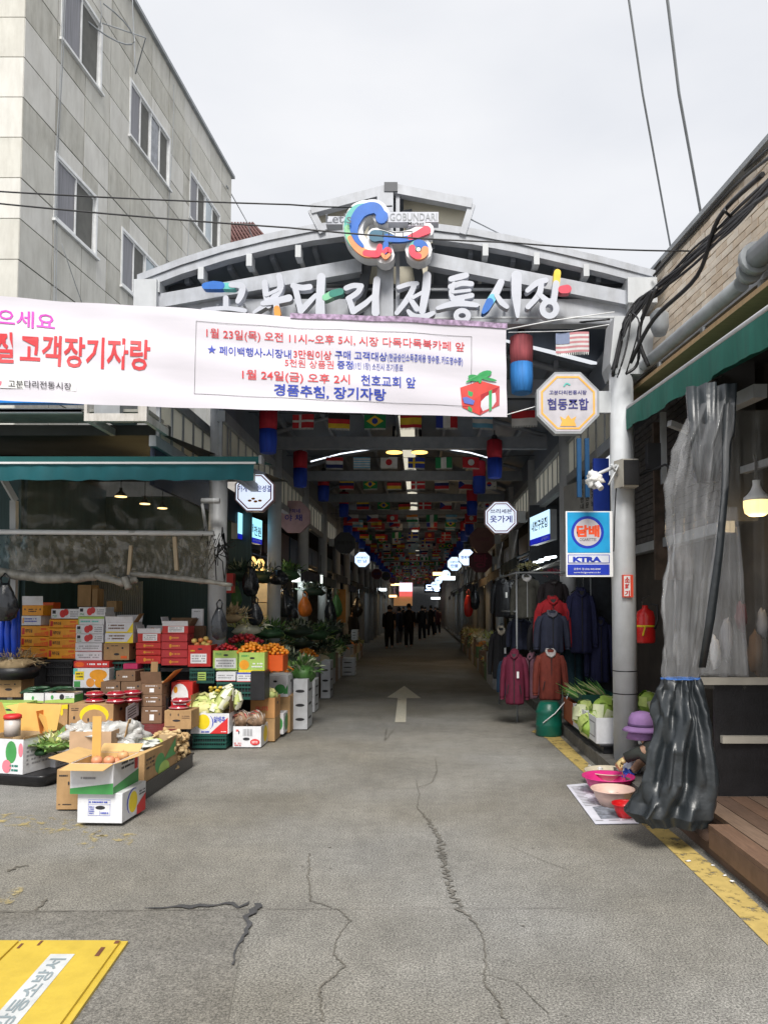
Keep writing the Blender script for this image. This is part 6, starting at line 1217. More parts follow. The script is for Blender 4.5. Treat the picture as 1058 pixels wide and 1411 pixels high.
octa(499, 771, .55, 27, 'small lit octagonal sign on the left row', [('우리방앗간', -.38, .38, .05, .2, DBL), ('만 남', -.3, .3, -.2, 0, SBL)], LITB, SRIM, bracket=-1)
for i, (x_, y_, Y_) in enumerate([(519, 791, 36), (532, 794, 42), (604, 800, 52), (614, 792, 40), (598, 806, 60), (541, 800, 55)]): octa(x_, y_, .5, Y_, ['dim red far sign on the left row', 'dark far sign on the left row beyond the red one', 'tiny lit far sign on the right row', 'lit far sign on the right row nearest the small pair', 'farthest tiny lit sign on the right row', 'farthest sign on the left row'][i], [('상회', -.3, .3, -.1, .15, DBL)], [SRD, SDK, LITB, LITB, LITB, SRD][i], SRIM, bracket=0)
# lit panels, angled
def panelsign(name, p0, p1, h, lab, face, foot, lines=None):
    mb = MB(); t = thing(name, (p0 + p1) / 2 - Vector((0, 0, h / 2)), lab, 'sign'); d = p1 - p0; n_ = Vector((d.y, -d.x, 0)).normalized(); n_ = n_ if n_.y < 0 else -n_
    mb.slab(p0 - n_ * .01, d, Vector((0, 0, h)), -n_ * .1); mb.build('casing', STEELG, t)
    mb = MB(); mb.add([p0 + Vector((0, 0, h * .2)), p1 + Vector((0, 0, h * .2)), p1 + Vector((0, 0, h)), p0 + Vector((0, 0, h))], [(0, 1, 2, 3)]); mb.build('face', face, t)
    mb = MB(); mb.add([p0 + n_ * .002, p1 + n_ * .002, p1 + n_ * .002 + Vector((0, 0, h * .2)), p0 + n_ * .002 + Vector((0, 0, h * .2))], [(0, 1, 2, 3)]); mb.build('foot_band', foot, t)
    mb = MB(); L_ = lines or [('가격표시', .4, .95, .42, .72)]
    for st, u0, u1, v0, v1 in L_: text(mb, st, p0 + n_ * .004 + d * u0 + Vector((0, 0, h * v0)), d * (u1 - u0), Vector((0, 0, h * (v1 - v0))))
    mb.build('lettering', INK, t); mb = MB(); text(mb, '고객센터', p0 + n_ * .005 + d * .6 + Vector((0, 0, h * .05)), d * .34, Vector((0, 0, h * .1))); mb.build('foot_lettering', WHP, t)
PCY = mat('lit_panel_cyan', (.4, .7, .8), emit=(.35, .8, 1), estr=.75); PWB = mat('lit_panel_pale', (.6, .75, .85), emit=(.55, .8, 1), estr=.7); FB = mat('deep_blue_band', (.01, .02, .45), emit=(.01, .02, .5), estr=.4)
a_, b_ = at(328, 742, 12.2), at(361, 752, 13.4); b_.z = a_.z; panelsign('lit_panel_sign', a_, b_, .42, 'glowing cyan panel sign with a blue foot under the nut shop sign', PCY, FB, [('1개', .45, .62, .4, .75), ('천원', .64, .95, .3, .7)])
a_, b_ = at(730, 752, 12.3), at(757, 741, 11.2); b_.z = a_.z; panelsign('lit_panel_sign', a_, b_, .45, 'glowing pale panel sign with a blue foot left of the cigarette sign', PWB, FB, [('내친구옷집', .1, .9, .45, .8)])
a_, b_ = at(777, 748, 10.6), at(832, 748, 9.4); b_.z = a_.z
mb = MB(); d = b_ - a_; mb.slab(a_, d, Vector((0, 0, .78)), Vector((.05, .03, 0))); t_ = thing('grey_notice_board', a_, 'grey notice board with vertical lettering behind the cigarette sign', 'sign'); mb.build('board', mat('notice_grey', (.28, .28, .27), .6), t_)
mb = MB(); n_ = Vector((d.y, -d.x, 0)).normalized() * .004
for k, st in enumerate(('상가안내', '의류전문', '수선가능', '도소매점')):
    for j, ch in enumerate(st): text(mb, ch, a_ + n_ + d * (.45 + .13 * k) + Vector((0, 0, .66 - .09 * j)), d * .08, Vector((0, 0, .07)))
mb.build('lettering', INK, t_)
mb = MB(); a_ = at(818, 700, 8.4); mb.box(a_.x, a_.x + .17, 8.4, 8.45, a_.z - .1, a_.z + .55); solid('blue_signboard', mb, mat('deep_blue_panel', (.01, .05, .4), .5), a_, 'deep blue upright board between the notice board and the gate column', 'sign')
for i, x_ in enumerate((795, 806)): mb = MB(); a_ = at(x_, 650, 9); mb.box(a_.x, a_.x + .05, 9, 9.05, a_.z - .3, a_.z + .4); solid('blue_post', mb, mat('blue_post', (.02, .12, .3), .5), a_, ['thin blue post', 'second thin blue post'][i] + ' above the notice board', 'post')
# cigarette sign
t_ = thing('cigarette_sign', at(811, 795, 7.5), 'blue and white cigarette shop sign with a red ringed word on the gate column', 'sign'); Yk = 7.5
def kp(px, py, o_=0): return at(px, py, Yk - o_)
def krect(x0, x1, y0, y1, m, nm, o_, dep=.0015):
    a_, b_ = kp(x0, y1), kp(x1, y0); mb = MB(); mb.box(a_.x, b_.x, Yk - o_ - dep, Yk - o_, a_.z, b_.z); return mb.build(nm, m, t_)
SKY = mat('sign_sky_blue', (.01, .3, .6), .35); KB = mat('sign_royal_blue', (.01, .035, .4), .35)
krect(779, 842, 705, 795, WHITE, 'board', 0, .035); krect(780.5, 838, 706.5, 762, SKY, 'upper_panel', .037); krect(780.5, 838, 778, 792.5, KB, 'foot_panel', .037)
krect(781, 838, 764.5, 776.5, KB, 'word_frame', .037, .001); krect(782, 837, 765.5, 775.5, mat('sign_pale', (.62, .65, .72), .4), 'word_panel', .0385)
mb = MB(); mb.disc(kp(809, 733.5, .039), 22.5 * Yk / F, 32); mb.build('ring', KB, t_); mb = MB(); mb.disc(kp(809, 733.5, .0405), 18.7 * Yk / F, 32); mb.build('disc', SFACE2, t_)
def ktext(x0, x1, y0, y1, st, m, b=.03): mb = MB(); o0 = kp(x0, y1, .042); text(mb, st, o0, kp(x1, y1, .042) - o0, kp(x0, y0, .042) - o0, 0, b); mb.build('lettering', m, t_)
ktext(794, 825.5, 723.5, 740, '담배', mat('sign_vermilion', (.75, .08, .02), .4), .05); ktext(798, 821, 741.5, 745.5, 'CIGARETTES', INK, 0); ktext(789, 828, 767, 774.5, 'KTRA', KB, .06); ktext(790, 827, 782.5, 786, '공중석 점 (02) 000-0000', WHP, 0); ktext(790, 827, 787.5, 790.5, 'www.kcigarette.co.kr', WHP, 0)
# fire extinguisher tag + extinguisher
t_ = thing('extinguisher_notice', at(865, 823, 7.45), 'small red and white vertical notice on the gate column', 'sign'); a_, b_ = at(858, 823, 7.45), at(869, 792, 7.45); mb = MB(); mb.add([a_, Vector((b_.x, 7.45, a_.z)), b_, Vector((a_.x, 7.45, b_.z))], [(0, 1, 2, 3)]); mb.box(a_.x, b_.x + .02, 7.452, 7.5, a_.z, b_.z); mb.build('plate', mat('vermilion', (.75, .07, .03), .4), t_)
mb = MB(); w_ = b_.x - a_.x; h_ = b_.z - a_.z; mb.box(a_.x + w_ * .12, b_.x - w_ * .12, 7.446, 7.449, a_.z + h_ * .05, b_.z - h_ * .05); mb.build('white_field', WHP, t_); mb = MB()
for j, ch in enumerate('소화기'): text(mb, ch, Vector((a_.x + w_ * .2, 7.443, b_.z - h_ * (.35 + .3 * j))), Vector((w_ * .6, 0, 0)), Vector((0, 0, h_ * .25)), 0, .05)
mb.build('lettering', REDP, t_)
t_ = thing('fire_extinguisher', at(889, 886, 8.2), 'red fire extinguisher with a yellow tag hanging right of the gate column', 'extinguisher'); c = at(889, 886, 8.2); mb = MB(); mb.lathe(c, [(.09, 0), (.1, .02), (.1, .27), (.085, .33), (.03, .37), (.03, .4)], 18); mb.build('cylinder', mat('extinguisher_red', (.6, .02, .02), .25), t_)
mb = MB(); mb.box(c.x - .03, c.x + .06, c.y - .02, c.y + .02, c.z + .4, c.z + .44); mb.tube([c + Vector((.04, 0, .42)), c + Vector((.12, -.03, .4)), c + Vector((.11, -.08, .25)), c + Vector((.07, -.1, .15))], .012, 6); mb.bar(c + Vector((-.03, 0, .46)), c + Vector((.05, 0, .5)), .02); mb.build('valve', BLACK, t_)
mb = MB(); mb.lathe(c, [(.102, .17), (.103, .19)], 18); mb.bar(c + Vector((-.03, -.105, .19)), c + Vector((-.06, -.105, .08)), .035, .006); mb.build('yellow_tag', YELP, t_)
# speaker + camera in bag
t_ = thing('outdoor_speaker', at(858, 655, 7.4), 'black and beige box speaker strapped to the right gate column', 'speaker'); a_, b_ = at(852, 672, 7.4), at(876, 634, 7.4); mb = MB(); mb.add([Vector((a_.x - .03, 7.46, a_.z)), Vector((a_.x + .02, 7.32, a_.z)), Vector((a_.x + .02, 7.32, b_.z)), Vector((a_.x - .03, 7.46, b_.z))], [(0, 1, 2, 3)]); mb.box(a_.x + .021, b_.x, 7.33, 7.46, a_.z, b_.z); mb.build('casing', mat('beige_plastic', (.4, .38, .33), .5), t_); mb = MB(); mb.box(a_.x + .03, b_.x + .002, 7.31, 7.329, a_.z + .015, b_.z - .015); mb.build('grille', BLACK, t_)
t_ = thing('wrapped_camera', at(818, 660, 7.2), 'security camera wrapped in a white plastic bag on an arm from the gate column', 'camera'); c = at(817, 661, 7.2); mb = MB(); mb.ball(c, .07, .08, .075, 18, 12, jit=.9); mb.build('bag_wrap', mat('white_bag', (.7, .7, .68), .4, bump=.8, bscale=30), t_); mb = MB(); mb.tube([c + Vector((.02, -.05, -.04)), c + Vector((.05, -.1, -.1))], .028, 10); mb.build('lens_tube', WHITE, t_); mb = MB(); mb.tube([c + Vector((.03, .02, .05)), at(835, 648, 7.3), at(852, 640, 7.45)], .018, 6); mb.tube([at(838, 668, 7.3), at(852, 640, 7.4)], .01, 5); mb.tube([at(842, 640, 7.3), at(850, 655, 7.4), at(846, 645, 7.4)], .012, 5); mb.build('arm', STEEL, t_)
# front-right flag & strings
# ------------------------------------------------------------ bunting
FR = mat('flag_fringe', (.6, .6, .58), .8); fc = {k: mat('flag_' + k, v, .75) for k, v in dict(red=(.5, .02, .03), white=(.6, .6, .6), blue=(.02, .04, .3), green=(.01, .2, .07), yellow=(.65, .45, .03), black=(.015, .015, .02), sky=(.15, .4, .6), navy=(.01, .02, .12), orange=(.65, .2, .02), maroon=(.25, .02, .04)).items()}
FW, FH = .31, .2; FLAGS = {}
def flag_mesh(kind):
    if kind in FLAGS: return FLAGS[kind]
    ms = [fc[k] for k in fc] + [FR]; ix = {k: i for i, k in enumerate(fc)}; mb = MB()
    def r(x0, x1, z0, z1, c, o_=0): 
        n_ = 8 if x1 - x0 > .5 else 3
        for i in range(n_):
            xa, xb = x0 + (x1 - x0) * i / n_, x0 + (x1 - x0) * (i + 1) / n_; f_ = lambda x: -o_ + .012 * math.sin(x * 7)
            mb.add([((xa - .5) * FW, f_(xa), (z0 - 1) * FH), ((xb - .5) * FW, f_(xb), (z0 - 1) * FH), ((xb - .5) * FW, f_(xb), (z1 - 1) * FH), ((xa - .5) * FW, f_(xa), (z1 - 1) * FH)], [(0, 1, 2, 3)], ix[c])
    p = kind.split('-')
    if p[0] == 'h': n_ = len(p) - 1; [r(0, 1, 1 - (i + 1) / n_, 1 - i / n_, p[i + 1]) for i in range(n_)]
    elif p[0] == 'v': n_ = len(p) - 1; [r(i / n_, (i + 1) / n_, 0, 1, p[i + 1]) for i in range(n_)]
    elif p[0] == 'x': r(0, 1, 0, 1, p[1]); r(.3, .42, 0, 1, p[2], .004); r(0, 1, .42, .58, p[2], .005)
    elif p[0] == 'c': r(0, 1, 0, 1, p[1]); mb.disc((0, -.016, -.5 * FH), .3 * FH, 14, ix[p[2]])
    elif p[0] == 'brazil':
        r(0, 1, 0, 1, 'green'); mb.add([(-.4 * FW, -.018, -.5 * FH), (0, -.018, -.9 * FH), (.4 * FW, -.018, -.5 * FH), (0, -.018, -.1 * FH)], [(0, 1, 2, 3)], ix['yellow']); mb.disc((0, -.02, -.5 * FH), .22 * FH, 12, ix['blue'])
    elif p[0] == 'korea':
        r(0, 1, 0, 1, 'white'); mb.disc((0, -.016, -.5 * FH), .26 * FH, 14, ix['red'], a0=0, a1=math.pi); mb.disc((0, -.0165, -.5 * FH), .26 * FH, 14, ix['blue'], a0=math.pi, a1=2 * math.pi)
        for sx in (-1, 1):
            for sz in (-1, 1):
                for k in range(3): mb.slab(Vector(((sx * .34 + .03 * k * sx) * FW - .012, -.017, (-.5 + sz * .28) * FH - .012)), Vector((.012 * -sx * sz + .004, 0, .02)), Vector((.006, 0, .0)), Vector((0, .001, 0)), ix['black'])
    elif p[0] == 'usa':
        for i in range(9): r(0, 1, i / 9, (i + 1) / 9, 'red' if i % 2 == 0 else 'white')
        r(0, .42, .45, 1, 'navy', .004)
    elif p[0] == 'greece':
        for i in range(9): r(0, 1, i / 9, (i + 1) / 9, 'sky' if i % 2 == 0 else 'white')
    elif p[0] == 'cz': r(0, 1, 0, .5, 'red'); r(0, 1, .5, 1, 'white'); mb.add([(-.5 * FW, -.02, -FH), (-.05 * FW, -.02, -.5 * FH), (-.5 * FW, -.02, 0)], [(0, 1, 2)], ix['blue'])
    k_ = len(ms) - 1
    for i in range(16): x = -.5 + (i + .5) / 16; mb.add([((x - .02) * FW, .012 * math.sin((x + .5) * 7) + .001, -FH), ((x + .02) * FW, .012 * math.sin((x + .5) * 7) + .001, -FH), ((x + .012) * FW, .0, -FH * 1.13 - .006 * (i % 2)), ((x - .012) * FW, .0, -FH * 1.13)], [(0, 1, 2, 3)], k_)
    me = bpy.data.meshes.new('flag'); me.from_pydata([tuple(v) for v in mb.v], [], mb.f); [me.materials.append(m) for m in ms]; me.polygons.foreach_set('material_index', mb.m); FLAGS[kind] = me; return me
KN = {'x-red-white': 'red flag with a white cross', 'h-black-red-yellow': 'black, red and yellow striped flag', 'brazil': 'green flag with a yellow diamond', 'h-red-yellow-yellow-red': 'red and yellow striped flag', 'v-blue-white-red': 'blue, white and red upright-striped flag', 'h-sky-white-sky': 'sky blue and white striped flag', 'v-green-white-green': 'green and white upright-striped flag',
      'x-blue-yellow': 'blue flag with a yellow cross', 'c-white-red': 'white flag with a red disc', 'greece': 'finely striped sky blue and white flag', 'h-red-white-navy': 'red, white and navy striped flag', 'h-white-navy-red': 'white, navy and red striped flag', 'korea': 'white flag with a red and blue circle', 'usa': 'red and white striped flag with a navy corner', 'cz': 'white and red flag with a blue wedge',
      'h-yellow-navy-red': 'yellow, navy and red striped flag', 'x-red-white2': '', 'c-red-white': 'red flag with a white disc', 'h-red-white': 'red and white halved flag', 'h-orange-white-green': 'orange, white and green striped flag', 'c-maroon-orange': 'maroon flag with an orange disc'}
kinds = [k for k in KN if k != 'x-red-white2']
def put_flag(kind, x, y, z, lab):
    o = bpy.data.objects.new('bunting_flag', flag_mesh(kind)); C.objects.link(o); o.location = (x, y, z); o.rotation_euler = (random.uniform(-.1, .1), 0, random.uniform(-.25, .25)); return tag(o, lab, 'flag', 'flags strung across the arcade')
rows = [(11.0, 4.42, ['x-red-white', 'h-black-red-yellow', 'brazil', 'h-red-yellow-yellow-red', 'v-blue-white-red', 'h-sky-white-sky'], 418, 49.3, 571), (14.1, 0, ['h-red-white-navy', 'greece', 'c-white-red', 'x-blue-yellow', 'v-green-white-green', 'c-red-white'], 461, 37.5, 630),
        (16.7, 0, ['h-yellow-navy-red', 'brazil', 'h-black-red-yellow', 'x-red-white', 'h-white-navy-red', 'cz', 'korea'], 477.5, 32.7, 661), (19.4, 0, ['h-yellow-navy-red', 'brazil', 'h-black-red-yellow', 'x-red-white', 'cz', 'h-white-navy-red', 'korea'], 500, 28.5, 691)]
fc['pale_red'] = mat('flag_pale_red', (.5, .22, .24), .8); fc['pale_navy'] = mat('flag_pale_navy', (.2, .24, .36), .8)
cord = MB(); rn = random.Random(11); ordn = ['first', 'second', 'third', 'fourth', 'fifth', 'sixth', 'seventh', 'eighth', 'ninth', 'tenth', 'eleventh', 'twelfth', 'thirteenth', 'fourteenth', 'fifteenth', 'sixteenth', 'seventeenth', 'eighteenth', 'nineteenth', 'twentieth', 'twenty-first', 'twenty-second', 'twenty-third', 'twenty-fourth', 'twenty-fifth', 'twenty-sixth', 'twenty-seventh', 'twenty-eighth', 'twenty-ninth', 'thirtieth', 'thirty-first', 'thirty-second', 'thirty-third', 'thirty-fourth', 'thirty-fifth', 'thirty-sixth', 'thirty-seventh']
strings = thing('bunting_rope', (0, 11, 4.4), 'thin cords carrying the flags across the arcade', 'cords')
def cord_at(Y, z): mb = MB(); mb.tube([(-2.6, Y, z + .03), (AX, Y, z - .01), (2.1, Y, z + .03)], .005, 4); mb.build('cord', BLACK, strings)
for ri, (Y, _, ks, px0, dpx, py) in enumerate(rows):
    for i, k in enumerate(ks): p = at(px0 + i * dpx, py, Y); put_flag(k, p.x, p.y, p.z, '%s, %s from left, %s flag row' % (KN[k], ordn[i], ordn[ri]))
    cord_at(Y, p.z)
Y = 21.0; ri = 4
while Y < 78 and ri < 37:
    z = 4.2 + rn.uniform(-.12, .05); cord_at(Y, z); off = rn.uniform(-.2, .2)
    for i in range(7):
        k = rn.choice(kinds); x = AX - 1.62 + i * .54 + off; put_flag(k, x, Y, z, '%s, %s from left, %s flag row' % (KN[k], ordn[i], ordn[ri]))
    ri += 1; Y += 1.35 + .025 * (Y - 21)
p = at(788, 458, 7.9); f_ = put_flag('usa', p.x, 7.9, p.z, 'large pale striped flag with fringe hanging right of the gate lettering'); f_.scale = (1.1, 1, 1.05); f_.data = f_.data.copy(); f_.data.materials[0] = fc['pale_red']; f_.data.materials[6] = fc['pale_navy']; f_.data.materials[2] = fc['pale_navy']; f_.data.materials[list(fc).index('navy')] = fc['pale_navy']; p = at(722, 566, 10.2); put_flag('h-red-white', p.x, 10.2, p.z, 'dark red flag hanging just right of the banner corner').scale = (1.1, 1, 1)
mb = MB(); mb.tube([at(700, 458, 7.95), at(788, 456, 7.9), at(845, 446, 7.8)], .005, 4); mb.build('cord', WHITE, strings)
# silk lanterns
LR = mat('lantern_red', (.42, .012, .03), .7, stretch=(6, 6, .5), var=.2); LB = mat('lantern_blue', (.01, .05, .42), .7, stretch=(6, 6, .5), var=.2)
LR_LIT = mat('lit_lantern_red', (.55, .13, .15), .7, stretch=(6, 6, .5), var=.2); LB_LIT = mat('lit_lantern_blue', (.03, .2, .55), .7, stretch=(6, 6, .5), var=.2)  # paler copies: the light on the front lantern is put into the colour
def lantern(x, y, z, lab, s=1):
    LR, LB = (LR_LIT, LB_LIT) if y < 9 else (MATS['lantern_red'], MATS['lantern_blue'])
    t = thing('silk_lantern', (x, y, z - .64 * s), lab, 'lantern', 'red and blue silk lanterns along the arcade'); r = .125 * s; c = Vector((x, y, z - .64 * s)); mb = MB(); mb.lathe(c, [(r * .96, .33 * s), (r * 1.03, .48 * s), (r, .62 * s), (r * .7, .64 * s)], 16); mb.build('red_top', LR, t); mb = MB(); mb.lathe(c, [(r * .75, 0), (r * .9, .01), (r * 1.0, .16 * s), (r * .98, .329 * s)], 16); mb.build('blue_bottom', LB, t); mb = MB(); mb.tube([c + Vector((0, 0, .64 * s)), c + Vector((0, 0, .8 * s))], .006, 4); mb.ball(c + Vector((0, 0, .68 * s)), .05 * s, k=0, n=6, m=4); mb.build('cord', BLACK, t); return t
side = {'l': 'left', 'r': 'right'}
l0 = None
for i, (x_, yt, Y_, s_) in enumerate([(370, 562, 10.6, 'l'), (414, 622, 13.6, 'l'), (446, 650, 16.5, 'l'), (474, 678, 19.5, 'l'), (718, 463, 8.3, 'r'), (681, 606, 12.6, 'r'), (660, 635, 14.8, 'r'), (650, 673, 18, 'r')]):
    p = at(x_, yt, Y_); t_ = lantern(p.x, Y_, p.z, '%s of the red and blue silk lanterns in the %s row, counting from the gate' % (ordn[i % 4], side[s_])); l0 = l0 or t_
for i in range(15):
    Y_ = 21.5 + i * 2.6
    for s_, x_ in (('l', -2.05), ('r', 1.35)): dup(l0, (x_, Y_, 3.62 + rn.uniform(-.08, .08)), label='%s of the red and blue silk lanterns in the %s row, counting from the gate' % (ordn[i + 4], side[s_]))

# ------------------------------------------------------------ shops along the arcade
DCOL = mat('dark_navy_fabric', (.012, .02, .05), .8); WARM = mat('warm_shop_glow', (.8, .6, .3), emit=(1, .62, .25), estr=2.2); COOL = mat('cool_tube_glow', (.8, .9, 1), emit=(.85, .95, 1), estr=2)
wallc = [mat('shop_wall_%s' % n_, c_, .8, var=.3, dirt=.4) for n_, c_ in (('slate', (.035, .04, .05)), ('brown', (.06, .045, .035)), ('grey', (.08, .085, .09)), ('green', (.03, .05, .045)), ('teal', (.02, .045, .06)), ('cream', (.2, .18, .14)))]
goods = [mat('goods_%d' % i, c_, .6, var=.3) for i, c_ in enumerate([(.3, .2, .1), (.35, .05, .04), (.1, .2, .08), (.4, .4, .42), (.45, .22, .05), (.08, .1, .25), (.5, .45, .3), (.2, .12, .07)])]
nms = ['slate grey', 'brown', 'grey', 'dark green', 'teal', 'cream']; gn = ['brown carton of goods', 'red box of goods', 'green crate of vegetables', 'pale grey goods box', 'orange carton of goods', 'navy box of goods', 'cream sack of goods', 'dark brown carton']
for s_, xw, sd_ in ((-1, -3.7, 'left'), (1, 2.95, 'right')):
    y = 12.6 if s_ < 0 else 10.6; i = 0
    while y < 92:
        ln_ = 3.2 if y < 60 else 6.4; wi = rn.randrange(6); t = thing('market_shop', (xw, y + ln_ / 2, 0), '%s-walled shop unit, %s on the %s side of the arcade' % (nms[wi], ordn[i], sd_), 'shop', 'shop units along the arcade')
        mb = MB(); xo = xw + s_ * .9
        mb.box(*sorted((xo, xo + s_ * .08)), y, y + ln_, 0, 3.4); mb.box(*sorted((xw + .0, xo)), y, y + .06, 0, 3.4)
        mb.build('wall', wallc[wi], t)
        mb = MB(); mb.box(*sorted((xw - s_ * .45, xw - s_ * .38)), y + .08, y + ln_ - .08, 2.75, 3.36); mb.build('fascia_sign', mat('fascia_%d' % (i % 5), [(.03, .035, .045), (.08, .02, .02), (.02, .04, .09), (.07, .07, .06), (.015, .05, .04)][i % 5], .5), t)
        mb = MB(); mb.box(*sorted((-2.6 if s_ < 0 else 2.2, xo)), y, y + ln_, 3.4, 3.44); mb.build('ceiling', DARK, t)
        if y < 45:
            m_ = MB()
            for k, zz in enumerate((.75, 1.25, 1.75)):
                m_.box(*sorted((xo - s_ * .02, xo - s_ * .4)), y + .15, y + ln_ - .15, zz, zz + .03)
            m_.build('shelf', wallc[1], t); m_ = MB()
            for zz in (.78, 1.28, 1.78):
                yy_ = y + .2
                while yy_ < y + ln_ - .4: w_ = rn.uniform(.12, .35); m_.k = rn.randrange(8); m_.box(*sorted((xo - s_ * .06, xo - s_ * .36)), yy_, yy_ + w_ - .02, zz + .002, zz + rn.uniform(.1, .36)); yy_ += w_
            m_.build('shelf_goods', goods, t, kind='stuff')
        mb = MB(); zz = 2.55; lt_ = (i + (s_ > 0)) % 3 == 0 or y > 40
        if lt_:
            mb.box(*sorted((xw - s_ * .1, xw - s_ * .05)), y + .6, y + 1.8, zz, zz + .04); mb.build('tube_light', WARM if i % 2 else COOL, t)
            if y < 60: lamp('shop_light', (xw - s_ * .35, y + 1.2, 2.3), 9, (1, .68, .35) if i % 2 else (.8, .92, 1), .1, t)
        y += ln_; i += 1
for s_, sd_ in ((-1, 'left'), (1, 'right')):
    for i in range(11):
        y = (14.4 if s_ < 0 else 14.0) + i * 3.2; xi = (-2.25, -3.3) if s_ < 0 else (1.75, 2.6); c_ = rn.randrange(5); t = thing('side_awning', (xi[0], y, 2.5), '%s fabric awning over the %s shops, %s from the gate' % (['dark green', 'slate grey', 'brown', 'navy', 'dark teal'][c_], sd_, ordn[i]), 'awning', 'side awnings along the arcade'); m_ = [GRN[2], wallc[0], wallc[1], DCOL, wallc[4]][c_]
        dz = rn.uniform(-.12, .12); mb = MB(); mb.slab(Vector((xi[0], y, 2.42 + dz)), Vector((xi[1] - xi[0], 0, .35)), Vector((0, 2.9, 0)), Vector((0, 0, .015))); mb.build('canopy', m_, t); mb = MB(); n_ = 24
        mb.add([(xi[0] + .01 * math.sin(k), y + 2.9 * k / n_, 2.42 + dz - (.0 if j == 0 else .2 + .03 * math.sin(k * 1.5))) for k in range(n_ + 1) for j in (0, 1)], [(k * 2, k * 2 + 1, k * 2 + 3, k * 2 + 2) for k in range(n_)], 0, True); mb.build('valance', m_, t)
for i, (x_, yt, yb_, Y_, w_, m_, lb) in enumerate([(345, 770, 822, 11.6, 22, 'k', 'large black bag hanging under the warm lamps'), (392, 800, 850, 13.4, 20, 'k', 'black bag hanging left of the white lamps'), (402, 812, 862, 14.4, 16, 'k', 'narrow black bag beside the larger one'), (420, 815, 850, 15.4, 18, 'o', 'orange net bag hanging in the left stalls'), (455, 815, 865, 17, 16, 'k', 'black bag at the far side of the white lamps'), (464, 812, 850, 18.5, 14, 'g', 'greenish bag beyond the white lamps'), (384, 780, 806, 12.6, 26, 'k', 'bunched black sheet above the hanging bags'), (326, 800, 836, 11.8, 14, 'g', 'green bag next to the red box under warm lamps'), (492, 815, 850, 24, 14, 'k', 'small black bag deep in the left row'), (645, 812, 850, 22, 12, 'r', 'red bag hanging in the right row'), (654, 800, 840, 20, 12, 'k', 'dark bag hanging in the right row by the red one')]): sack(x_, yt, yb_, Y_, w_, dict(k=BBAG, o=PER[0], g=GRN[0], r=CRED)[m_], lb)
for i, (x_, y_, Y_, s_) in enumerate([(330, 792, 12.2, .3), (362, 795, 13, .35), (395, 792, 14, .35), (432, 815, 16, .3), (340, 868, 11.2, .28), (318, 852, 10.9, .22), (372, 872, 12, .3), (410, 870, 13.5, .35), (438, 875, 15, .32), (455, 868, 16.5, .35)]): leafheap(at(x_, y_, Y_), s_, s_ * .7, s_ * .45, 130, .16, .03, [DGR, DGR, GRN, DGR, NAPA, STRAW, GRN, DGR, GRN, DGR][i], ['dark dried bundle hung below the warm lamps', 'second dark bundle hung right of the warm lamps', 'dark stalk bundle hung near the red placard', 'leafy bundle hung beneath the white lamps', 'pale cabbages heaped behind the tangerines', 'dried roots heaped beside the left column', 'bright greens heaped behind the corner tangerines', 'dark greens heaped mid stall', 'leafy greens heaped farther along the stall', 'dark stalks heaped at the far stall end'][i], cat='bundle' if i < 4 else 'vegetables')
# lane-side goods: crates with produce, one by one
lane = []
def lane_goods(s_, y0, y1, xfn, sd_):
    y = y0; i = 0
    while y < y1:
        x = xfn(y); w_ = .42; d_ = rn.uniform(.45, .65); gi = rn.randrange(8); h_ = rn.uniform(.22, .4)
        for lv in range(2 if rn.random() < .7 else 1):
            gi = rn.choice([0, 2, 3, 3, 6, 7]); mb = MB(); mb.box(x - w_ / 2, x + w_ / 2, y, y + d_ - .02, lv * h_ + .002, (lv + 1) * h_ - .004)
            mb.box(x - w_ / 2 - .004, x + w_ / 2 + .004, y - .004, y + d_ - .016, (lv + 1) * h_ - .06, (lv + 1) * h_ - .035); o = mb.build('goods_crate', goods[gi], loc=(x, y + d_ / 2, lv * h_)); tag(o, '%s, %s of the %s pile, %s side of the lane' % (gn[gi], ['foot', 'top'][lv], ordn[min(i, 36)], sd_), 'crate', 'crates lining the lane')
        zt_ = (lv + 1) * h_; mt = rn.choice([GRN, GRN, DGR, DGR, NAPA, TAN, STRAW]) if s_ < 0 else rn.choice([STRAW, NAPA, TAN, STRAW]); nm_ = {id(GRN): 'green leaves', id(DGR): 'dark green stalks', id(NAPA): 'pale cabbage', id(TAN): 'orange fruit', id(STRAW): 'dried roots'}[id(mt)]
        lb = 'heap of %s topping the %s pile on the %s side of the lane' % (nm_, ordn[min(i, 36)], sd_)
        if mt is TAN: ballheap((x, y + d_ / 2, zt_), w_ * .45, d_ * .4, .14, .035, 40, TAN, lb)
        elif mt is STRAW: leafheap((x, y + d_ / 2, zt_ + .05), w_ * .5, d_ * .45, .14, 80, .14, .012, STRAW + [goods[6]], lb)
        else: leafheap((x, y + d_ / 2, zt_ + .04), w_ * .55, d_ * .5, .16, 110, .15, .045, mt, lb)
        y += d_ + .03; i += 1
lane_goods(-1, 10.6, 26, lambda y: -1.98 - (y - 10.6) * .012, 'left'); lane_goods(1, 15.2, 30, lambda y: 1.62 + (y - 15) * .01, 'right')
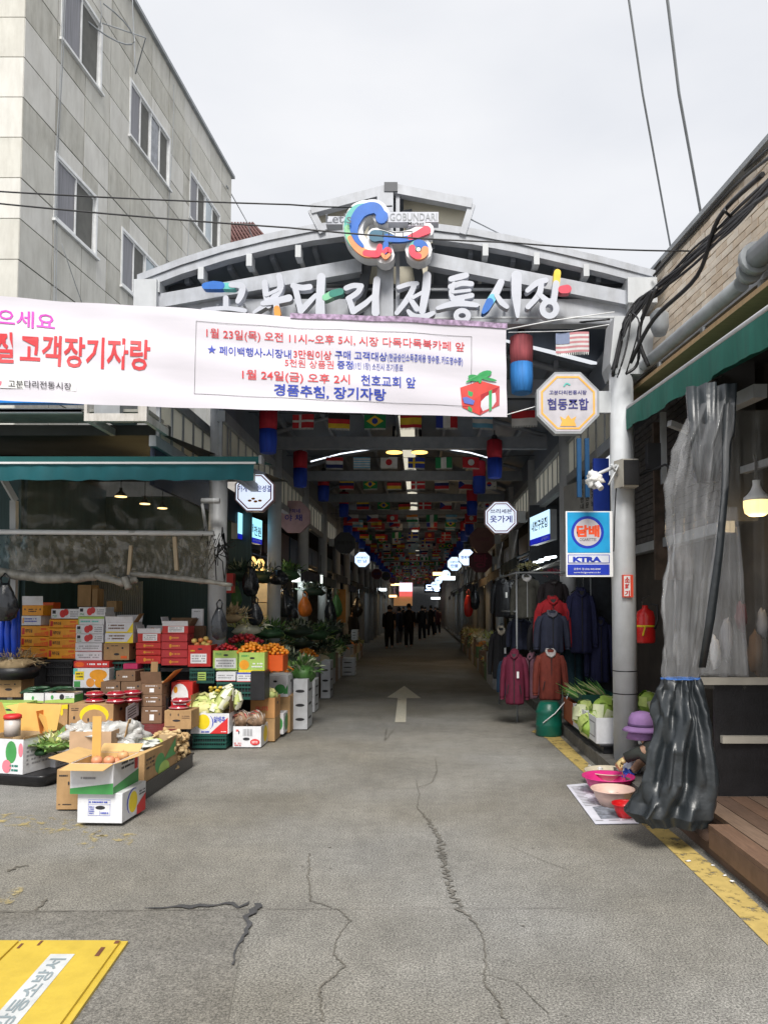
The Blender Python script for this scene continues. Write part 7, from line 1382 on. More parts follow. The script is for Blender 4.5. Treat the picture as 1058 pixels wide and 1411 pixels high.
# second tier left: raised vegetable stall
st_ = thing('vegetable_stall', (-2.75, 13, 0), 'long dark vegetable stall table behind the left crates', 'stall'); mb = MB(); mb.box(-3.2, -2.3, 10.7, 20, .72, .78); mb.build('table_top', BLACK, st_)
for y_ in (10.8, 13.8, 16.8, 19.8): mb = MB(); mb.box(-3.15, -3.1, y_, y_ + .05, 0, .72); mb.box(-2.4, -2.35, y_, y_ + .05, 0, .72); mb.build('leg', BLACK, st_)
for i in range(24):
    y_ = 10.9 + i * .42; x_ = -2.3 - rn.uniform(0, .55); mt = [GRN, DGR, STRAW, GRN, NAPA, DGR][i % 6]
    leafheap((x_, y_, .88), .3, .25, .17, 90, .17, .035, mt, '%s heap of %s on the dark vegetable stall table' % (ordn[i], ['bright greens', 'dark greens', 'dried roots', 'leafy greens', 'cabbage', 'stalks'][i % 6]), group='heaps on the vegetable stall')
for i, (x_, y_, t_c, c_) in enumerate([(433, 950, 10.4, (.5, .52, .56)), (458, 925, 13, (.55, .56, .58)), (487, 912, 17, (.5, .52, .56))]):
    pass
for i, (x0_, x1_, yt, yb_, Y_) in enumerate([(404, 424, 937, 990, 10.15), (420, 434, 938, 968, 11.8), (442, 455, 912, 947, 13.6), (470, 489, 908, 925, 18.2), (484, 492, 868, 882, 19.5)]):
    carton(x0_, x1_, yt, yb_, Y_, .45, CRATEW, z=.012 if i < 4 else None, label= ['white slotted crate nearest on the left lane edge', 'second white crate standing on the left lane edge', 'white crate with black slots by the dark produce', 'white crate with dark prints far on the left edge', 'small raised white box farthest on the left'][i], prints=[('e', .15, .17 + .28 * k, .8, .23 + .28 * k, INK) for k in range(3)], side=[('e', .2, .18 + .28 * k, .8, .23 + .28 * k, INK) for k in range(3)], name='white_crate', group='white crates along the left lane edge')
leafheap(at(418, 928, 10.4), .22, .25, .17, 160, .14, .04, [GRN[1], DGR[1], GRN[0]], 'fluffy pale green bunches on the nearest white slotted crate')
# shaded lamps left interior
for i, (x_, y_, Y_, c_) in enumerate([(336, 772, 12.5, 'w'), (347, 775, 13.2, 'w'), (359, 778, 14, 'w'), (379, 783, 15, 'c'), (408, 795, 16, 'c'), (418, 797, 17, 'c'), (430, 797, 18, 'c'), (442, 798, 19, 'c')]):
    c = at(x_, y_, Y_); t = thing('shop_lamp', c, '%s glowing lamp, %s from the left over the left vegetable stalls' % ('warm' if c_ == 'w' else 'white', ordn[i]), 'lamp', 'lamps over the left stalls'); mb = MB(); mb.lathe(c, [(.09, -.1), (.075, .05), (.04, .1), (.02, .1)], 12); mb.build('glowing_shade', mat('warm_lamp_shade', (.9, .7, .3), emit=(1, .62, .2), estr=.8) if c_ == 'w' else mat('white_lamp_shade', (.9, .95, .9), emit=(.9, 1, .9), estr=1.2), t)
    mb = MB(); mb.tube([c + Vector((0, 0, .1)), c + Vector((0, 0, .6))], .006, 4); mb.build('cord', BLACK, t)
    lamp('stall_light', c - Vector((0, 0, .2)), 3 if c_ == 'w' else 1.6, (1, .65, .3) if c_ == 'w' else (.9, 1, .95), .06, t)
mb = MB()
for i in range(3): p = at(735 + i * 8, 775 - i * 3, 12.6 - i * .6); mb.tube([p, p + Vector((.1, -.3, 0))], .02, 6)
o = tag(mb.build('tube_lamps', COOL, loc=at(743, 772, 12)), 'short row of white tube lights over the clothes', 'lamp'); lamp('clothes_light', at(735, 790, 12.3), 9, (.95, 1, .95), .1)
lamp('far_warm_light', (1.0, 22, 2.6), 14, (1, .65, .3), .15)
# red things & columns left interior
for i, (x_, y0_, y1_, w_, Y_, m_, lb, nm, ct_) in enumerate([(315, 790, 817, 13, 11.5, CRED, 'red box hanging left under the warm lamps', 'red_box', 'box'), (376, 808, 852, 13, 14, CRED, 'red hanging panel with a white label right of the warm lamps', 'red_placard', 'sign'), (361, 802, 830, 16, 14.5, mat('cream_carton', (.5, .38, .2), .7), 'upper cream carton stacked by the red panel', 'cream_carton', 'box'), (361, 831, 862, 16, 14.5, mat('cream_carton', (.5, .38, .2), .7), 'lower cream carton stacked by the red panel', 'cream_carton', 'box'), (470, 812, 858, 12, 21, mat('orange_cloth', (.5, .2, .04), .8), 'orange cloth hanging beyond the white lamps', 'orange_cloth', 'cloth')]):
    carton(x_ - w_ / 2, x_ + w_ / 2, y0_, y1_, Y_, .15, m_, lb, ct_, prints=[('r', .2, .12, .8, .35, WHP)] if 'red' in nm else [], name=nm)
# far end: pink-white lit sign and daylight gap
mb = MB(); mb.box(-8, 8, 97, 97.2, 0, 6); struct(mb, 'far_wall', wallc[2])
t_ = thing('far_shop_sign', at(560, 810, 70), 'bright pink and white glowing shop front at the far end of the lane', 'sign'); a_, b_ = at(550, 815, 70), at(568, 803, 70); mb = MB(); mb.box(a_.x, b_.x, 70, 70.2, a_.z, b_.z); mb.build('white_glow', mat('far_white_glow', (1, .9, .9), emit=(1, .7, .82), estr=.8), t_); mb = MB(); mb.box(a_.x, b_.x, 69.9, 70.1, a_.z - .45, a_.z - .01); mb.build('red_glow', mat('far_red_glow', (1, .2, .2), emit=(1, .16, .14), estr=.5), t_); mb = MB(); mb.box(a_.x - .6, b_.x, 70.1, 70.2, a_.z - 1.3, a_.z - .46); mb.build('warm_glow', mat('far_warm_glow', (1, .6, .3), emit=(1, .5, .2), estr=.12), t_)
t_ = thing('far_blue_sign', at(598, 812, 62), 'small far sign of white and blue glowing letters', 'sign'); mb = MB(); o0 = at(586, 815, 62); text(mb, '도동', o0, Vector((1.2, 0, 0)), Vector((0, 0, .55))); mb.build('lettering', mat('far_blue_glow', (.5, .6, 1), emit=(.5, .65, 1), estr=2.5), t_); mb = MB(); mb.box(o0.x - .1, o0.x + 1.3, 62.02, 62.1, o0.z - .1, o0.z + .7); mb.build('board', DARK, t_)
for i, (x_, y_, Y_) in enumerate([(524, 812, 45), (606, 790, 38), (616, 796, 34), (540, 821, 58), (600, 824, 60), (545, 805, 60)]):
    c = at(x_, y_, Y_); mb = MB(); mb.box(c.x - .35, c.x + .35, Y_, Y_ + .1, c.z - .1, c.z + .06); o = mb.build('ceiling_light', COOL if i % 2 == 0 else WARM, loc=c); tag(o, '%s small glowing light deep in the arcade, counting from the left' % ordn[[0, 4, 5, 1, 3, 2][i]], 'light', 'small lights deep in the arcade')
for i, x_ in enumerate((543, 578)):
    c = at(x_, 624, 14.3); t = thing('ceiling_lamp', c, '%s of the two yellow high-bay lamps under the arcade ridge' % ['left', 'right'][i], 'lamp'); mb = MB(); mb.lathe(c, [(.15, 0), (.15, .015)], 16); mb.build('glow_disc', mat('yellow_lamp_glow', (1, .7, .3), emit=(1, .62, .15), estr=1.6), t); mb = MB(); mb.lathe(c, [(.16, .016), (.1, .12), (.05, .2), (.03, .5)], 14); mb.build('housing', BLACK, t)

# ------------------------------------------------------------ people far off
def human(name, loc, lab, coat, trous, hair, rz=0, h=1.68, phase=.25, bag=None, coatlen=.5):
    s_ = h / 1.7; vs_ = [(0, 0, .92), (0, 0, 1.12), (0, 0, 1.36), (0, .0, 1.46), (0, -.01, 1.56), (0, -.01, 1.66), (-.17, 0, 1.38), (-.22, phase * .3, 1.12), (-.22, phase * .1 - .04, .88), (-.22, phase * .1 - .08, .8), (.17, 0, 1.38), (.22, -phase * .3, 1.12), (.22, -phase * .4 - .02, .88), (.22, -phase * .45 - .04, .8),
         (-.09, 0, .86), (-.1, -phase * .4, .47), (-.1, -phase * .5 + .05, .08), (-.1, -phase * .5 - .1, .03), (.09, 0, .86), (.1, phase * .3, .47), (.1, phase * .8, .1), (.1, phase * .8 - .14, .04)]
    es = [(0, 1), (1, 2), (2, 3), (3, 4), (4, 5), (2, 6), (6, 7), (7, 8), (8, 9), (2, 10), (10, 11), (11, 12), (12, 13), (0, 14), (14, 15), (15, 16), (16, 17), (0, 18), (18, 19), (19, 20), (20, 21)]
    rr = [.13, .12, .13, .05, .085, .08, .06, .045, .035, .035, .06, .045, .035, .035, .09, .065, .045, .04, .09, .065, .045, .04]
    me = bpy.data.meshes.new('body'); me.from_pydata([tuple(c * s_ for c in v) for v in vs_], es, []); o = bpy.data.objects.new('body', me); C.objects.link(o)
    m_ = o.modifiers.new('s', 'SKIN'); 
    for i, v in enumerate(me.skin_vertices[0].data): v.radius = (rr[i] * s_, rr[i] * s_ * (.8 if i < 3 else 1)); v.use_root = (i == 0)
    o.modifiers.new('u', 'SUBSURF').levels = 1
    dg = bpy.context.evaluated_depsgraph_get(); m2 = bpy.data.meshes.new_from_object(o.evaluated_get(dg)); bpy.data.objects.remove(o); m2.materials.clear(); m2.materials.append(mat('skin', (.5, .3, .2), .6))
    for p in m2.polygons: p.use_smooth = True
    t = thing(name, loc, lab, 'person', rz=rz); b = bpy.data.objects.new('body', m2); C.objects.link(b); b.parent = t
    def lf(rings, nm, m, n=14):
        mb = MB(); mb.loft([[Vector((cx + rx * math.cos(k * 2 * math.pi / n), cy + ry * math.sin(k * 2 * math.pi / n), z_)) * s_ for k in range(n)] for cx, cy, z_, rx, ry in rings]); mb.build(nm, m, t, local=True)
    lf([(0, 0, .92 - coatlen * .6, .2, .16), (0, 0, .9, .19, .15), (0, 0, 1.1, .18, .14), (0, 0, 1.32, .21, .14), (0, 0, 1.42, .15, .11), (0, 0, 1.48, .07, .07)], 'coat', coat)
    for sx, f_ in ((-1, 1), (1, -1)):
        lf([(sx * .2, 0, 1.4, .06, .07), (sx * .22, f_ * phase * .2, 1.2, .07, .075), (sx * .235, f_ * phase * .15 - .03, 1.0, .06, .065), (sx * .23, -phase * .1 - .03, .86, .052, .055)], 'sleeve', coat, 10)
    lf([(-.1, -phase * .5 + .04, .07, .065, .075), (-.1, -phase * .4, .45, .085, .09), (-.09, 0, .88, .11, .12)], 'trouser_leg', trous, 10); lf([(.1, phase * .8, .09, .065, .075), (.1, phase * .3, .45, .085, .09), (.09, 0, .88, .11, .12)], 'trouser_leg', trous, 10)
    mb = MB(); mb.ball(Vector((0, .012, 1.625)) * s_, .1 * s_, .11 * s_, .115 * s_, 12, 8); mb.build('hair', hair, t, local=True)
    if bag: mb = MB(); mb.ball(Vector((.27, -.05, .62)) * s_, .1, .06, .14, 10, 8, jit=.3); mb.build('carried_bag', bag, t, local=True)
    return t
DCO = [mat('coat_black', (.012, .012, .015), .8), mat('coat_navy', (.012, .018, .04), .8), mat('coat_grey', (.05, .05, .055), .8), mat('coat_maroon', (.06, .012, .018), .8)]; DTR = mat('trousers_dark', (.012, .013, .018), .8); TRG = mat('trousers_grey', (.1, .1, .11), .8); HR = mat('hair_black', (.01, .009, .008), .5)
human('person', (-1.25, 30.5, 0), 'person in a long dark coat walking nearest, left of the lane centre', DCO[0], DTR, HR, 0, 1.68, .35, coatlen=.6)
human('person', (-.95, 33.5, 0), 'person in a navy coat with pale shoe behind the nearest walker', DCO[1], TRG, HR, .2, 1.6, .3, bag=mat('white_shop_bag', (.4, .4, .4)))
human('person', (-.5, 31.5, 0), 'broad person in black walking down the middle of the lane', DCO[0], DTR, HR, 0, 1.75, .2)
for i, (x_, y_, c_, h_, l_) in enumerate([(-1.6, 41, 2, 1.65, 'grey-coated person far left in the distance'), (.05, 38, 0, 1.7, 'person in black right of the middle walker'), (.55, 43, 0, 1.72, 'person in black near the right of the far crowd'), (1.0, 47, 3, 1.6, 'maroon-coated person at the right of the far crowd'), (-.7, 48, 1, 1.66, 'navy-coated person deep in the arcade on the left'), (.3, 55, 2, 1.65, 'grey-coated person deepest in the middle of the lane'), (-1.3, 56, 0, 1.68, 'person in black deepest on the left'), (1.1, 60, 1, 1.68, 'navy-coated person deepest on the right')]): human('person', (x_, y_, 0), l_, DCO[c_], DTR, HR, rn.uniform(-.4, .4), h_, rn.uniform(.1, .35))
human('person', (-2.15, 24.5, 0), 'shopper in black standing at the left stalls', DCO[0], DTR, HR, 1.2, 1.62, .1)

# ------------------------------------------------------------ clothes on the right
def garment(px, pyt, pyb, Y, wpx, m, lab, name='hanging_jacket', cat='jacket', rz=0, lining=None, zip_=None, hang=True, tagc=False, hood=False, pocket=False):
    a_, b_ = at(px, pyb, Y), at(px, pyt, Y); H = b_.z - a_.z; w = wpx * Y / F / 2; c0_ = Vector((a_.x, Y, a_.z)); t = thing(name, c0_, lab, cat, 'clothes hung at the right-hand stall', rz); n_ = 24; off = random.random() * 9
    def sec(z_, rx, ry, cx=0, f_=.1, cy=0): return [Vector((cx + rx * math.cos(k * 2 * math.pi / n_), cy + ry * math.sin(k * 2 * math.pi / n_) * (1 + f_ * math.sin(k * 1.9 + off)), z_)) for k in range(n_)]
    mb = MB(); mb.loft([sec(0, w * .62, .09, f_=.3), sec(H * .04, w * .68, .1, f_=.3), sec(H * .3, w * .66, .1, f_=.2), sec(H * .6, w * .66, .1), sec(H * .82, w * .72, .09), sec(H * .9, w * .6, .075), sec(H * .96, w * .3, .06), sec(H, w * .22, .055)]); mb.build('torso', m, t, local=True)
    for sx in (-1, 1):
        mb = MB(); mb.loft([sec(H * .12, w * .15, .05, sx * w * .9, cy=-.01), sec(H * .16, w * .18, .055, sx * w * .9, .2, -.01), sec(H * .45, w * .2, .06, sx * w * .86, .2), sec(H * .72, w * .22, .07, sx * w * .76), sec(H * .88, w * .18, .07, sx * w * .6)]); mb.build('sleeve', m, t, local=True)
        mb = MB(); mb.loft([sec(H * .085, w * .15, .05, sx * w * .9, cy=-.01), sec(H * .12, w * .16, .052, sx * w * .9, cy=-.01)]); mb.build('cuff', m, t, local=True)
    mb = MB(); mb.tube([Vector((-w * .25, -.05, H * .96)), Vector((-w * .18, -.085, H * .9)), Vector((0, -.1, H * .86)), Vector((w * .18, -.085, H * .9)), Vector((w * .25, -.05, H * .96)), Vector((w * .2, .03, H * 1.0)), Vector((-w * .2, .03, H * 1.0)), Vector((-w * .25, -.05, H * .96))], .018, 6)
    if hood: mb.ball((0, .03, H * .98), w * .3, .07, H * .07, 10, 8)
    mb.build('collar', lining or m, t, local=True)
    mb = MB(); mb.add([(-w * .16, -.09, H * .95), (w * .16, -.09, H * .95), (0, -.103, H * .84)], [(0, 2, 1)]); mb.build('lining', lining or BLACK, t, local=True)
    mb = MB(); mb.box(-.005, .005, -.112, -.1, H * .03, H * .85); mb.build('zip', zip_ or BLACK, t, local=True)
    if pocket:
        for sx in (-1, 1): mb = MB(); mb.bar((sx * w * .5, -.1, H * .2), (sx * w * .4, -.108, H * .38), .012, .006, up=(0, 1, 0)); mb.build('pocket', zip_ or BLACK, t, local=True)
    if hang: mb = MB(); mb.tube([Vector((-w * .6, 0, H * .92)), Vector((0, 0, H * 1.02)), Vector((w * .6, 0, H * .92))], .008, 5); mb.tube([Vector((0, 0, H * 1.02)), Vector((0, 0, H * 1.07)), Vector((.02, 0, H * 1.09)), Vector((.03, 0, H * 1.07))], .005, 5); mb.build('hanger', BLACK, t, local=True)
    if tagc: mb = MB(); mb.box(w * .2, w * .2 + .03, -.125, -.12, H * .5, H * .5 + .09); mb.build('price_tag', WHP, t, local=True)
    return t
def cl(n_, c_): return mat(n_, c_, .85, var=.18, scale=14, bump=.5, bscale=45)
garment(758, 895, 964, 10.0, 46, cl('rust_wool', (.15, .025, .015)), 'rust red cardigan hanging lowest at the front of the clothes stall', name='hanging_cardigan', cat='cardigan', lining=mat('grey_collar', (.4, .38, .38), .9), pocket=True, hang=True)
garment(760, 842, 900, 10.25, 48, cl('navy_quilt', (.02, .025, .05)), 'dark navy jacket hanging above the rust cardigan', lining=mat('slate_collar', (.1, .1, .13), .9))
garment(761, 822, 898, 10.5, 50, cl('red_wool', (.34, .01, .018)), 'bright red cardigan behind the navy jacket', name='hanging_cardigan', cat='cardigan')
garment(762, 800, 840, 10.8, 42, cl('black_blouse', (.02, .015, .018)), 'black patterned blouse above the red cardigan', name='hanging_blouse', cat='blouse')
garment(725, 793, 852, 11.2, 42, cl('grey_tweed', (.1, .1, .085)), 'grey-green zipped jacket with a white collar label', lining=WHP, zip_=STEEL)
garment(709, 897, 970, 10.6, 38, cl('magenta_fleece', (.13, .01, .035)), 'dark magenta padded coat with a white tag', tagc=True, hood=True, pocket=True, rz=-.2)
garment(733, 900, 962, 10.8, 24, cl('dusty_pink', (.3, .15, .2)), 'dusty pink coat half hidden behind the magenta one', rz=-.5)
garment(690, 865, 935, 12.2, 34, cl('black_padding', (.015, .015, .018)), 'black padded coat with a pale hood and tag beyond the magenta one', lining=mat('beige_fur', (.35, .3, .24), .95), hood=True, tagc=True)
garment(692, 798, 850, 12.6, 32, cl('charcoal_coat', (.022, .023, .028)), 'charcoal coat hanging high at the left of the stall', tagc=True); garment(705, 800, 852, 13.0, 30, cl('black_padding', (.015, .015, .018)), 'black coat hanging high beside the charcoal one'); garment(716, 850, 895, 11.6, 36, cl('navy_quilt', (.02, .025, .05)), 'navy coat below the grey-green jacket'); garment(700, 905, 958, 12, 30, cl('denim_blue', (.02, .05, .1)), 'denim blue coat low behind the magenta one'); garment(744, 855, 900, 11, 34, cl('black_padding', (.015, .015, .018)), 'black coat filling the gap behind the navy jacket')
garment(780, 800, 880, 11.5, 40, cl('charcoal_coat', (.022, .023, .028)), 'charcoal coat at the dark right end of the stall')
garment(800, 810, 900, 10.5, 44, cl('deep_navy', (.012, .015, .06)), 'deep navy coat just left of the gate column'); garment(790, 880, 960, 10.8, 44, cl('teal_coat', (.01, .04, .06)), 'dark teal coat low in the shade left of the gate column'); garment(826, 850, 940, 10.6, 40, cl('deep_navy', (.012, .015, .06)), 'deep navy coat half behind the gate column')
rk = thing('clothes_rack', (1.75, 11, 0), 'tall dark clothes rack of steel tubes beside the lane', 'rack')
for (a_, b_) in (((1.35, 10.9, 0), (1.35, 10.9, 2.1)), ((2.4, 10.9, 0), (2.4, 10.9, 2.1)), ((1.3, 12.9, 0), (1.3, 12.9, 2.1)), ((1.35, 10.9, 2.1), (2.4, 10.9, 2.1)), ((1.35, 10.9, 2.1), (1.3, 12.9, 2.1)), ((1.3, 12.9, 1.55), (1.35, 10.9, 1.55))): mb = MB(); mb.tube([a_, b_], .014, 6); mb.build('rack_tube', STEELG, rk)
FLO = [mat('yellow_blossom', (.5, .45, .15), .7), mat('pale_blossom', (.6, .58, .4), .7)]; leafheap(at(728, 786, 11.5), .22, .1, .1, 160, .06, .02, FLO, 'pale yellow artificial blossoms above the grey-green jacket', cat='flowers', name='blossoms', core=False); leafheap(at(762, 795, 11.0), .18, .1, .1, 140, .05, .02, [mat('red_tinsel', (.4, .04, .07), .5), mat('dark_pink', (.25, .05, .09), .5)], 'dark red frilly trim above the black blouse', cat='trim', name='red_trim', core=False)
# stall side walls darkness right
mb = MB(); mb.box(1.9, 2.9, 13.4, 13.46, 0, 3.4); t_ = thing('partition', (2.4, 13.4, 0), 'dark partition closing the back of the clothes stall', 'partition'); mb.build('panel', wallc[0], t_)
mb = MB(); mb.box(2.3, 2.9, 10.9, 10.95, 0, 3.4); t_ = thing('partition', (2.6, 10.9, 0), 'dark partition behind the gate column', 'partition'); mb.build('panel', wallc[0], t_)
aw2 = thing('grey_awning', (1.7, 12, 2.7), 'grey awning strip above the clothes stall', 'awning'); mb = MB(); mb.slab(at(700, 800, 14) * 1, at(845, 745, 9.4) - at(700, 800, 14), Vector((.5, 0, .12)), Vector((0, 0, .02))); mb.build('canopy', mat('grey_awning_fabric', (.12, .12, .12), .7, dirt=.4), aw2)
# green drum
t_ = thing('green_drum', at(756, 1012, 9.75), 'green metal drum bound with cord below the rust cardigan', 'drum'); c = Vector((at(756, 1010, 9.75).x, 9.75, 0)); mb = MB(); mb.lathe(c, [(.15, 0), (.165, .02), (.16, .12), (.168, .14), (.16, .16), (.16, .28), (.168, .3), (.155, .33), (.13, .4), (.1, .43)], 22); mb.build('drum_body', mat('green_drum_paint', (.005, .12, .08), .35, dirt=.3), t_); mb = MB(); mb.tube([c + Vector((-.1, -.16, .18)), c + Vector((.05, -.17, .3)), c + Vector((.2, -.1, .45)), c + Vector((.27, 0, .6))], .008, 5); mb.build('cord', WHITE, t_)
# kerb-side vegetables
def vbox(x0, x1, y0, y1, z0, h, m, lab, prints=()):
    t = thing('vegetable_box', ((x0 + x1) / 2, (y0 + y1) / 2, z0), lab, 'box', 'vegetable boxes on the kerb'); mb = MB(); th = .008
    for a, b, c, d in ((x0, x1, y0, y0 + th), (x0, x1, y1 - th, y1), (x0, x0 + th, y0 + th, y1 - th), (x1 - th, x1, y0 + th, y1 - th)): mb.box(a, b, c, d, z0, z0 + h)
    mb.box(x0 + th, x1 - th, y0 + th, y1 - th, z0, z0 + h * .5); mb.build('body', m, t); ms = [p[4] for p in prints]
    if prints:
        mb = MB()
        for i, (a, b, c, d, _) in enumerate(prints): mb.add([(x0 - .002 - i * .001, y1 + (y0 - y1) * a, z0 + h * c), (x0 - .002 - i * .001, y1 + (y0 - y1) * b, z0 + h * c), (x0 - .002 - i * .001, y1 + (y0 - y1) * b, z0 + h * d), (x0 - .002 - i * .001, y1 + (y0 - y1) * a, z0 + h * d)], [(0, 1, 2, 3)], i)
        mb.build('side_print', ms, t)
plt = thing('black_pallet', (2.0, 8.5, .13), 'black plastic pallet under the kerb-side vegetable boxes', 'pallet'); mb = MB(); mb.box(1.84, 2.3, 7.85, 9.75, .134, .2); mb.box(1.8, 2.32, 7.82, 9.8, .2, .22); mb.build('deck', BLACK, plt)
vbox(1.78, 2.25, 7.9, 8.45, .222, .26, CWHITE, 'white box of cabbages nearest on the kerb, left of the gate column', [(.1, .9, .2, .8, GREYP), (.13, .87, .25, .75, CWHITE)]); vbox(1.78, 2.25, 8.47, 9.1, .222, .26, CWHITE, 'white box with a red ring and green print in the middle of the kerb row', [(.1, .3, .2, .7, YELP), (.4, .55, .3, .75, REDP), (.6, 1, .0, .3, GREENP)]); vbox(1.78, 2.25, 9.12, 9.7, .222, .26, mat('rusty_orange_box', (.3, .08, .03), .7), 'rusty orange box at the far end of the kerb row'); vbox(1.84, 2.25, 8.9, 9.6, .484, .12, CRATEG, 'dark green crate of leeks stacked at the back of the kerb row')
for i, (x_, y_, Y_, s_) in enumerate([(806, 985, 8.7, .13), (830, 982, 8.4, .14), (812, 1000, 8.3, .11), (838, 978, 8.8, .13), (893, 970, 8.6, .12)]): cabbage(at(x_, y_, Y_), s_, s_ * .9, s_ * 1.15, ['leftmost yellow-green cabbage on the kerb boxes', 'big upright cabbage touching the gate column', 'lower small cabbage in the white kerb box', 'cabbage half behind the gate column', 'cabbage peeking right of the gate column'][i], i, .5 * (i % 3), group='cabbages on the kerb boxes', mats=[mat('cabbage_green', (.3, .45, .08), .5, var=.25), mat('cabbage_lime', (.42, .52, .15), .5, var=.2), mat('cabbage_pale', (.62, .66, .42), .5)])
LK = [mat('leek_green', (.04, .16, .04), .4, var=.3), mat('leek_light', (.12, .3, .06), .4), mat('leek_root', (.55, .5, .25), .5)]; c = at(806, 966, 9.2)
for b_ in range(2):
    mb = MB(); cc_ = c + Vector((-.05 + b_ * .22, .1 * b_, .0 + .04 * b_))
    for i in range(60):
        e_ = cc_ + Vector((random.uniform(-.24, .02), random.uniform(-.1, .4), random.uniform(.05, .2))); s0 = cc_ + Vector((.08 + random.uniform(-.04, .04), -.15 + random.uniform(-.05, .05), -.06)); md = s0.lerp(e_, .5) + Vector((0, 0, .03)); mb.tube([s0, md, e_], [.006, .007, .002], 4, k=2 if i % 6 == 0 else i % 2)
    solid('leek_bunch', mb, LK, cc_, ['left bunch of green leeks', 'right bunch of green leeks leaning back'][b_] + ' over the kerb-side crate', 'leeks')
# ------------------------------------------------------------ bowls, newspaper, crouching vendor
q = [G(780, 1082, .006), G(845, 1076, .006), G(880, 1135, .006), G(820, 1136, .006)]; t_ = thing('newspaper_sheet', (q[0] + q[2]) / 2 * 1, 'open newspaper spread on the asphalt beneath the bowls', 'newspaper'); mb = MB(); mb.add(q, [(0, 3, 2, 1)]); mb.add([v + Vector((0, 0, .003)) for v in q], [(0, 1, 2, 3)]); mb.build('sheet', mat('newsprint', (.6, .61, .68), .8), t_); mb = MB()
def qp(u, v): return q[0].lerp(q[1], u).lerp(q[3].lerp(q[2], u), v) + Vector((0, 0, .0045))
rr = random.Random(2)
for v in [k / 26 for k in range(2, 25)]:
    if .6 < v < .9: continue
    for u0 in (.06, .36, .66):
        w_ = rr.uniform(.12, .26); mb.add([qp(u0, v), qp(u0 + w_, v), qp(u0 + w_, v + .015), qp(u0, v + .015)], [(0, 3, 2, 1)])
mb.build('print_lines', GREYP, t_); mb = MB(); mb.add([qp(.2, .62), qp(.8, .62), qp(.8, .9), qp(.2, .9)], [(0, 3, 2, 1)]); mb.build('picture', mat('news_picture', (.2, .22, .26), .7, var=.5, scale=20), t_)
def bowl(px, pyb, Y, r0, r1, h, m, lab, name='plastic_bowl', fill=None, zz=0.012):
    p = at(px, pyb, Y); c = Vector((p.x, Y, zz)); t = thing(name, c, lab, 'bowl'); mb = MB(); mb.lathe(c, [(r0, 0), (r1 * .93, h * .75), (r1, h), (r1 * 1.06, h), (r1 * 1.05, h - .008), (r1, h - .006)], 28); mb.f = [f for f in mb.f]; 
    mb2 = MB(); n_ = 28
    prof = [(r0, 0), (r0 + (r1 - r0) * .6, h * .5), (r1, h), (r1 * 1.07, h + .004), (r1 * 1.07, h - .006), (r1 * .97, h - .004), (r0 + (r1 - r0) * .55, h * .5), (r0 * .95, .012)]
    rings = [[c + Vector((math.cos(k * 2 * math.pi / n_) * r_, math.sin(k * 2 * math.pi / n_) * r_, z_)) for k in range(n_)] for r_, z_ in prof]; mb2.loft(rings); mb2.build('shell', m, t)
    if fill:
        mb = MB()
        for i in range(40): a = random.uniform(0, 6.28); d = random.uniform(0, r1 * .7); mb.leaf(c + Vector((math.cos(a) * d, math.sin(a) * d, h * .55)), (random.uniform(-1, 1), random.uniform(-1, 1), .3), .04, .012, i % len(fill), .2)
        mb.disc(c + Vector((0, 0, h * .5)), r0 + (r1 - r0) * .5, 20, 0, v=(0, 1, 0)); mb.build('contents', fill, t)
    return t
bowl(838, 1090, 7.05, .13, .2, .12, mat('cream_plastic', (.62, .55, .42), .35), 'wide cream plastic basin at the back of the newspaper')
bowl(838, 1100, 6.72, .13, .21, .14, mat('hot_pink_plastic', (.62, .03, .2), .3), 'hot pink plastic basin in the middle of the newspaper')
bowl(844, 1117, 6.3, .1, .165, .13, mat('blush_plastic', (.72, .5, .42), .35), 'pale blush bowl with dark shreds in front of the pink basin', fill=[mat('brown_shreds', (.12, .06, .04)), mat('reddish_shreds', (.3, .06, .06))])
bowl(862, 1133, 5.95, .06, .1, .1, mat('bright_red_plastic', (.65, .01, .015), .3), 'small bright red colander with orange scraps at the curtain edge', fill=[TAN[0], mat('carrot_peel', (.6, .25, .1))])
crumple(at(868, 1062, 7.0), .09, .08, .1, 'white and blue plastic bag behind the basins', m=mat('white_blue_bag', (.5, .55, .65), .3, bump=.8, bscale=25)); crumple(at(864, 1068, 6.85), .05, .04, .045, 'crumpled blue wrapper behind the pink basin', m=mat('blue_wrapper', (.02, .08, .5), .3), name='blue_wrapper')
crumple(at(826, 1060, 7.15), .02, .02, .02, 'scrap of white tissue on the kerb', m=WHP, name='tissue_scrap', cat='litter')
for i, (x_, y_, s_) in enumerate([(948, 1187, .02), (982, 1193, .012), (998, 1207, .014), (1008, 1215, .016), (812, 1055, .02)]):
    p = G(x_, y_, .008); mb = MB(); mb.ball(p + Vector((0, 0, .004)), s_, s_ * .6, .004, 7, 4, jit=.8); o = mb.build('litter_scrap', WHP, loc=p); tag(o, ['larger white scrap of litter on the yellow line', 'tiny white scrap beside the deck base', 'second tiny scrap along the deck base', 'last scrap along the deck base', 'thin white scrap near the kerb by the basins'][i], 'litter')
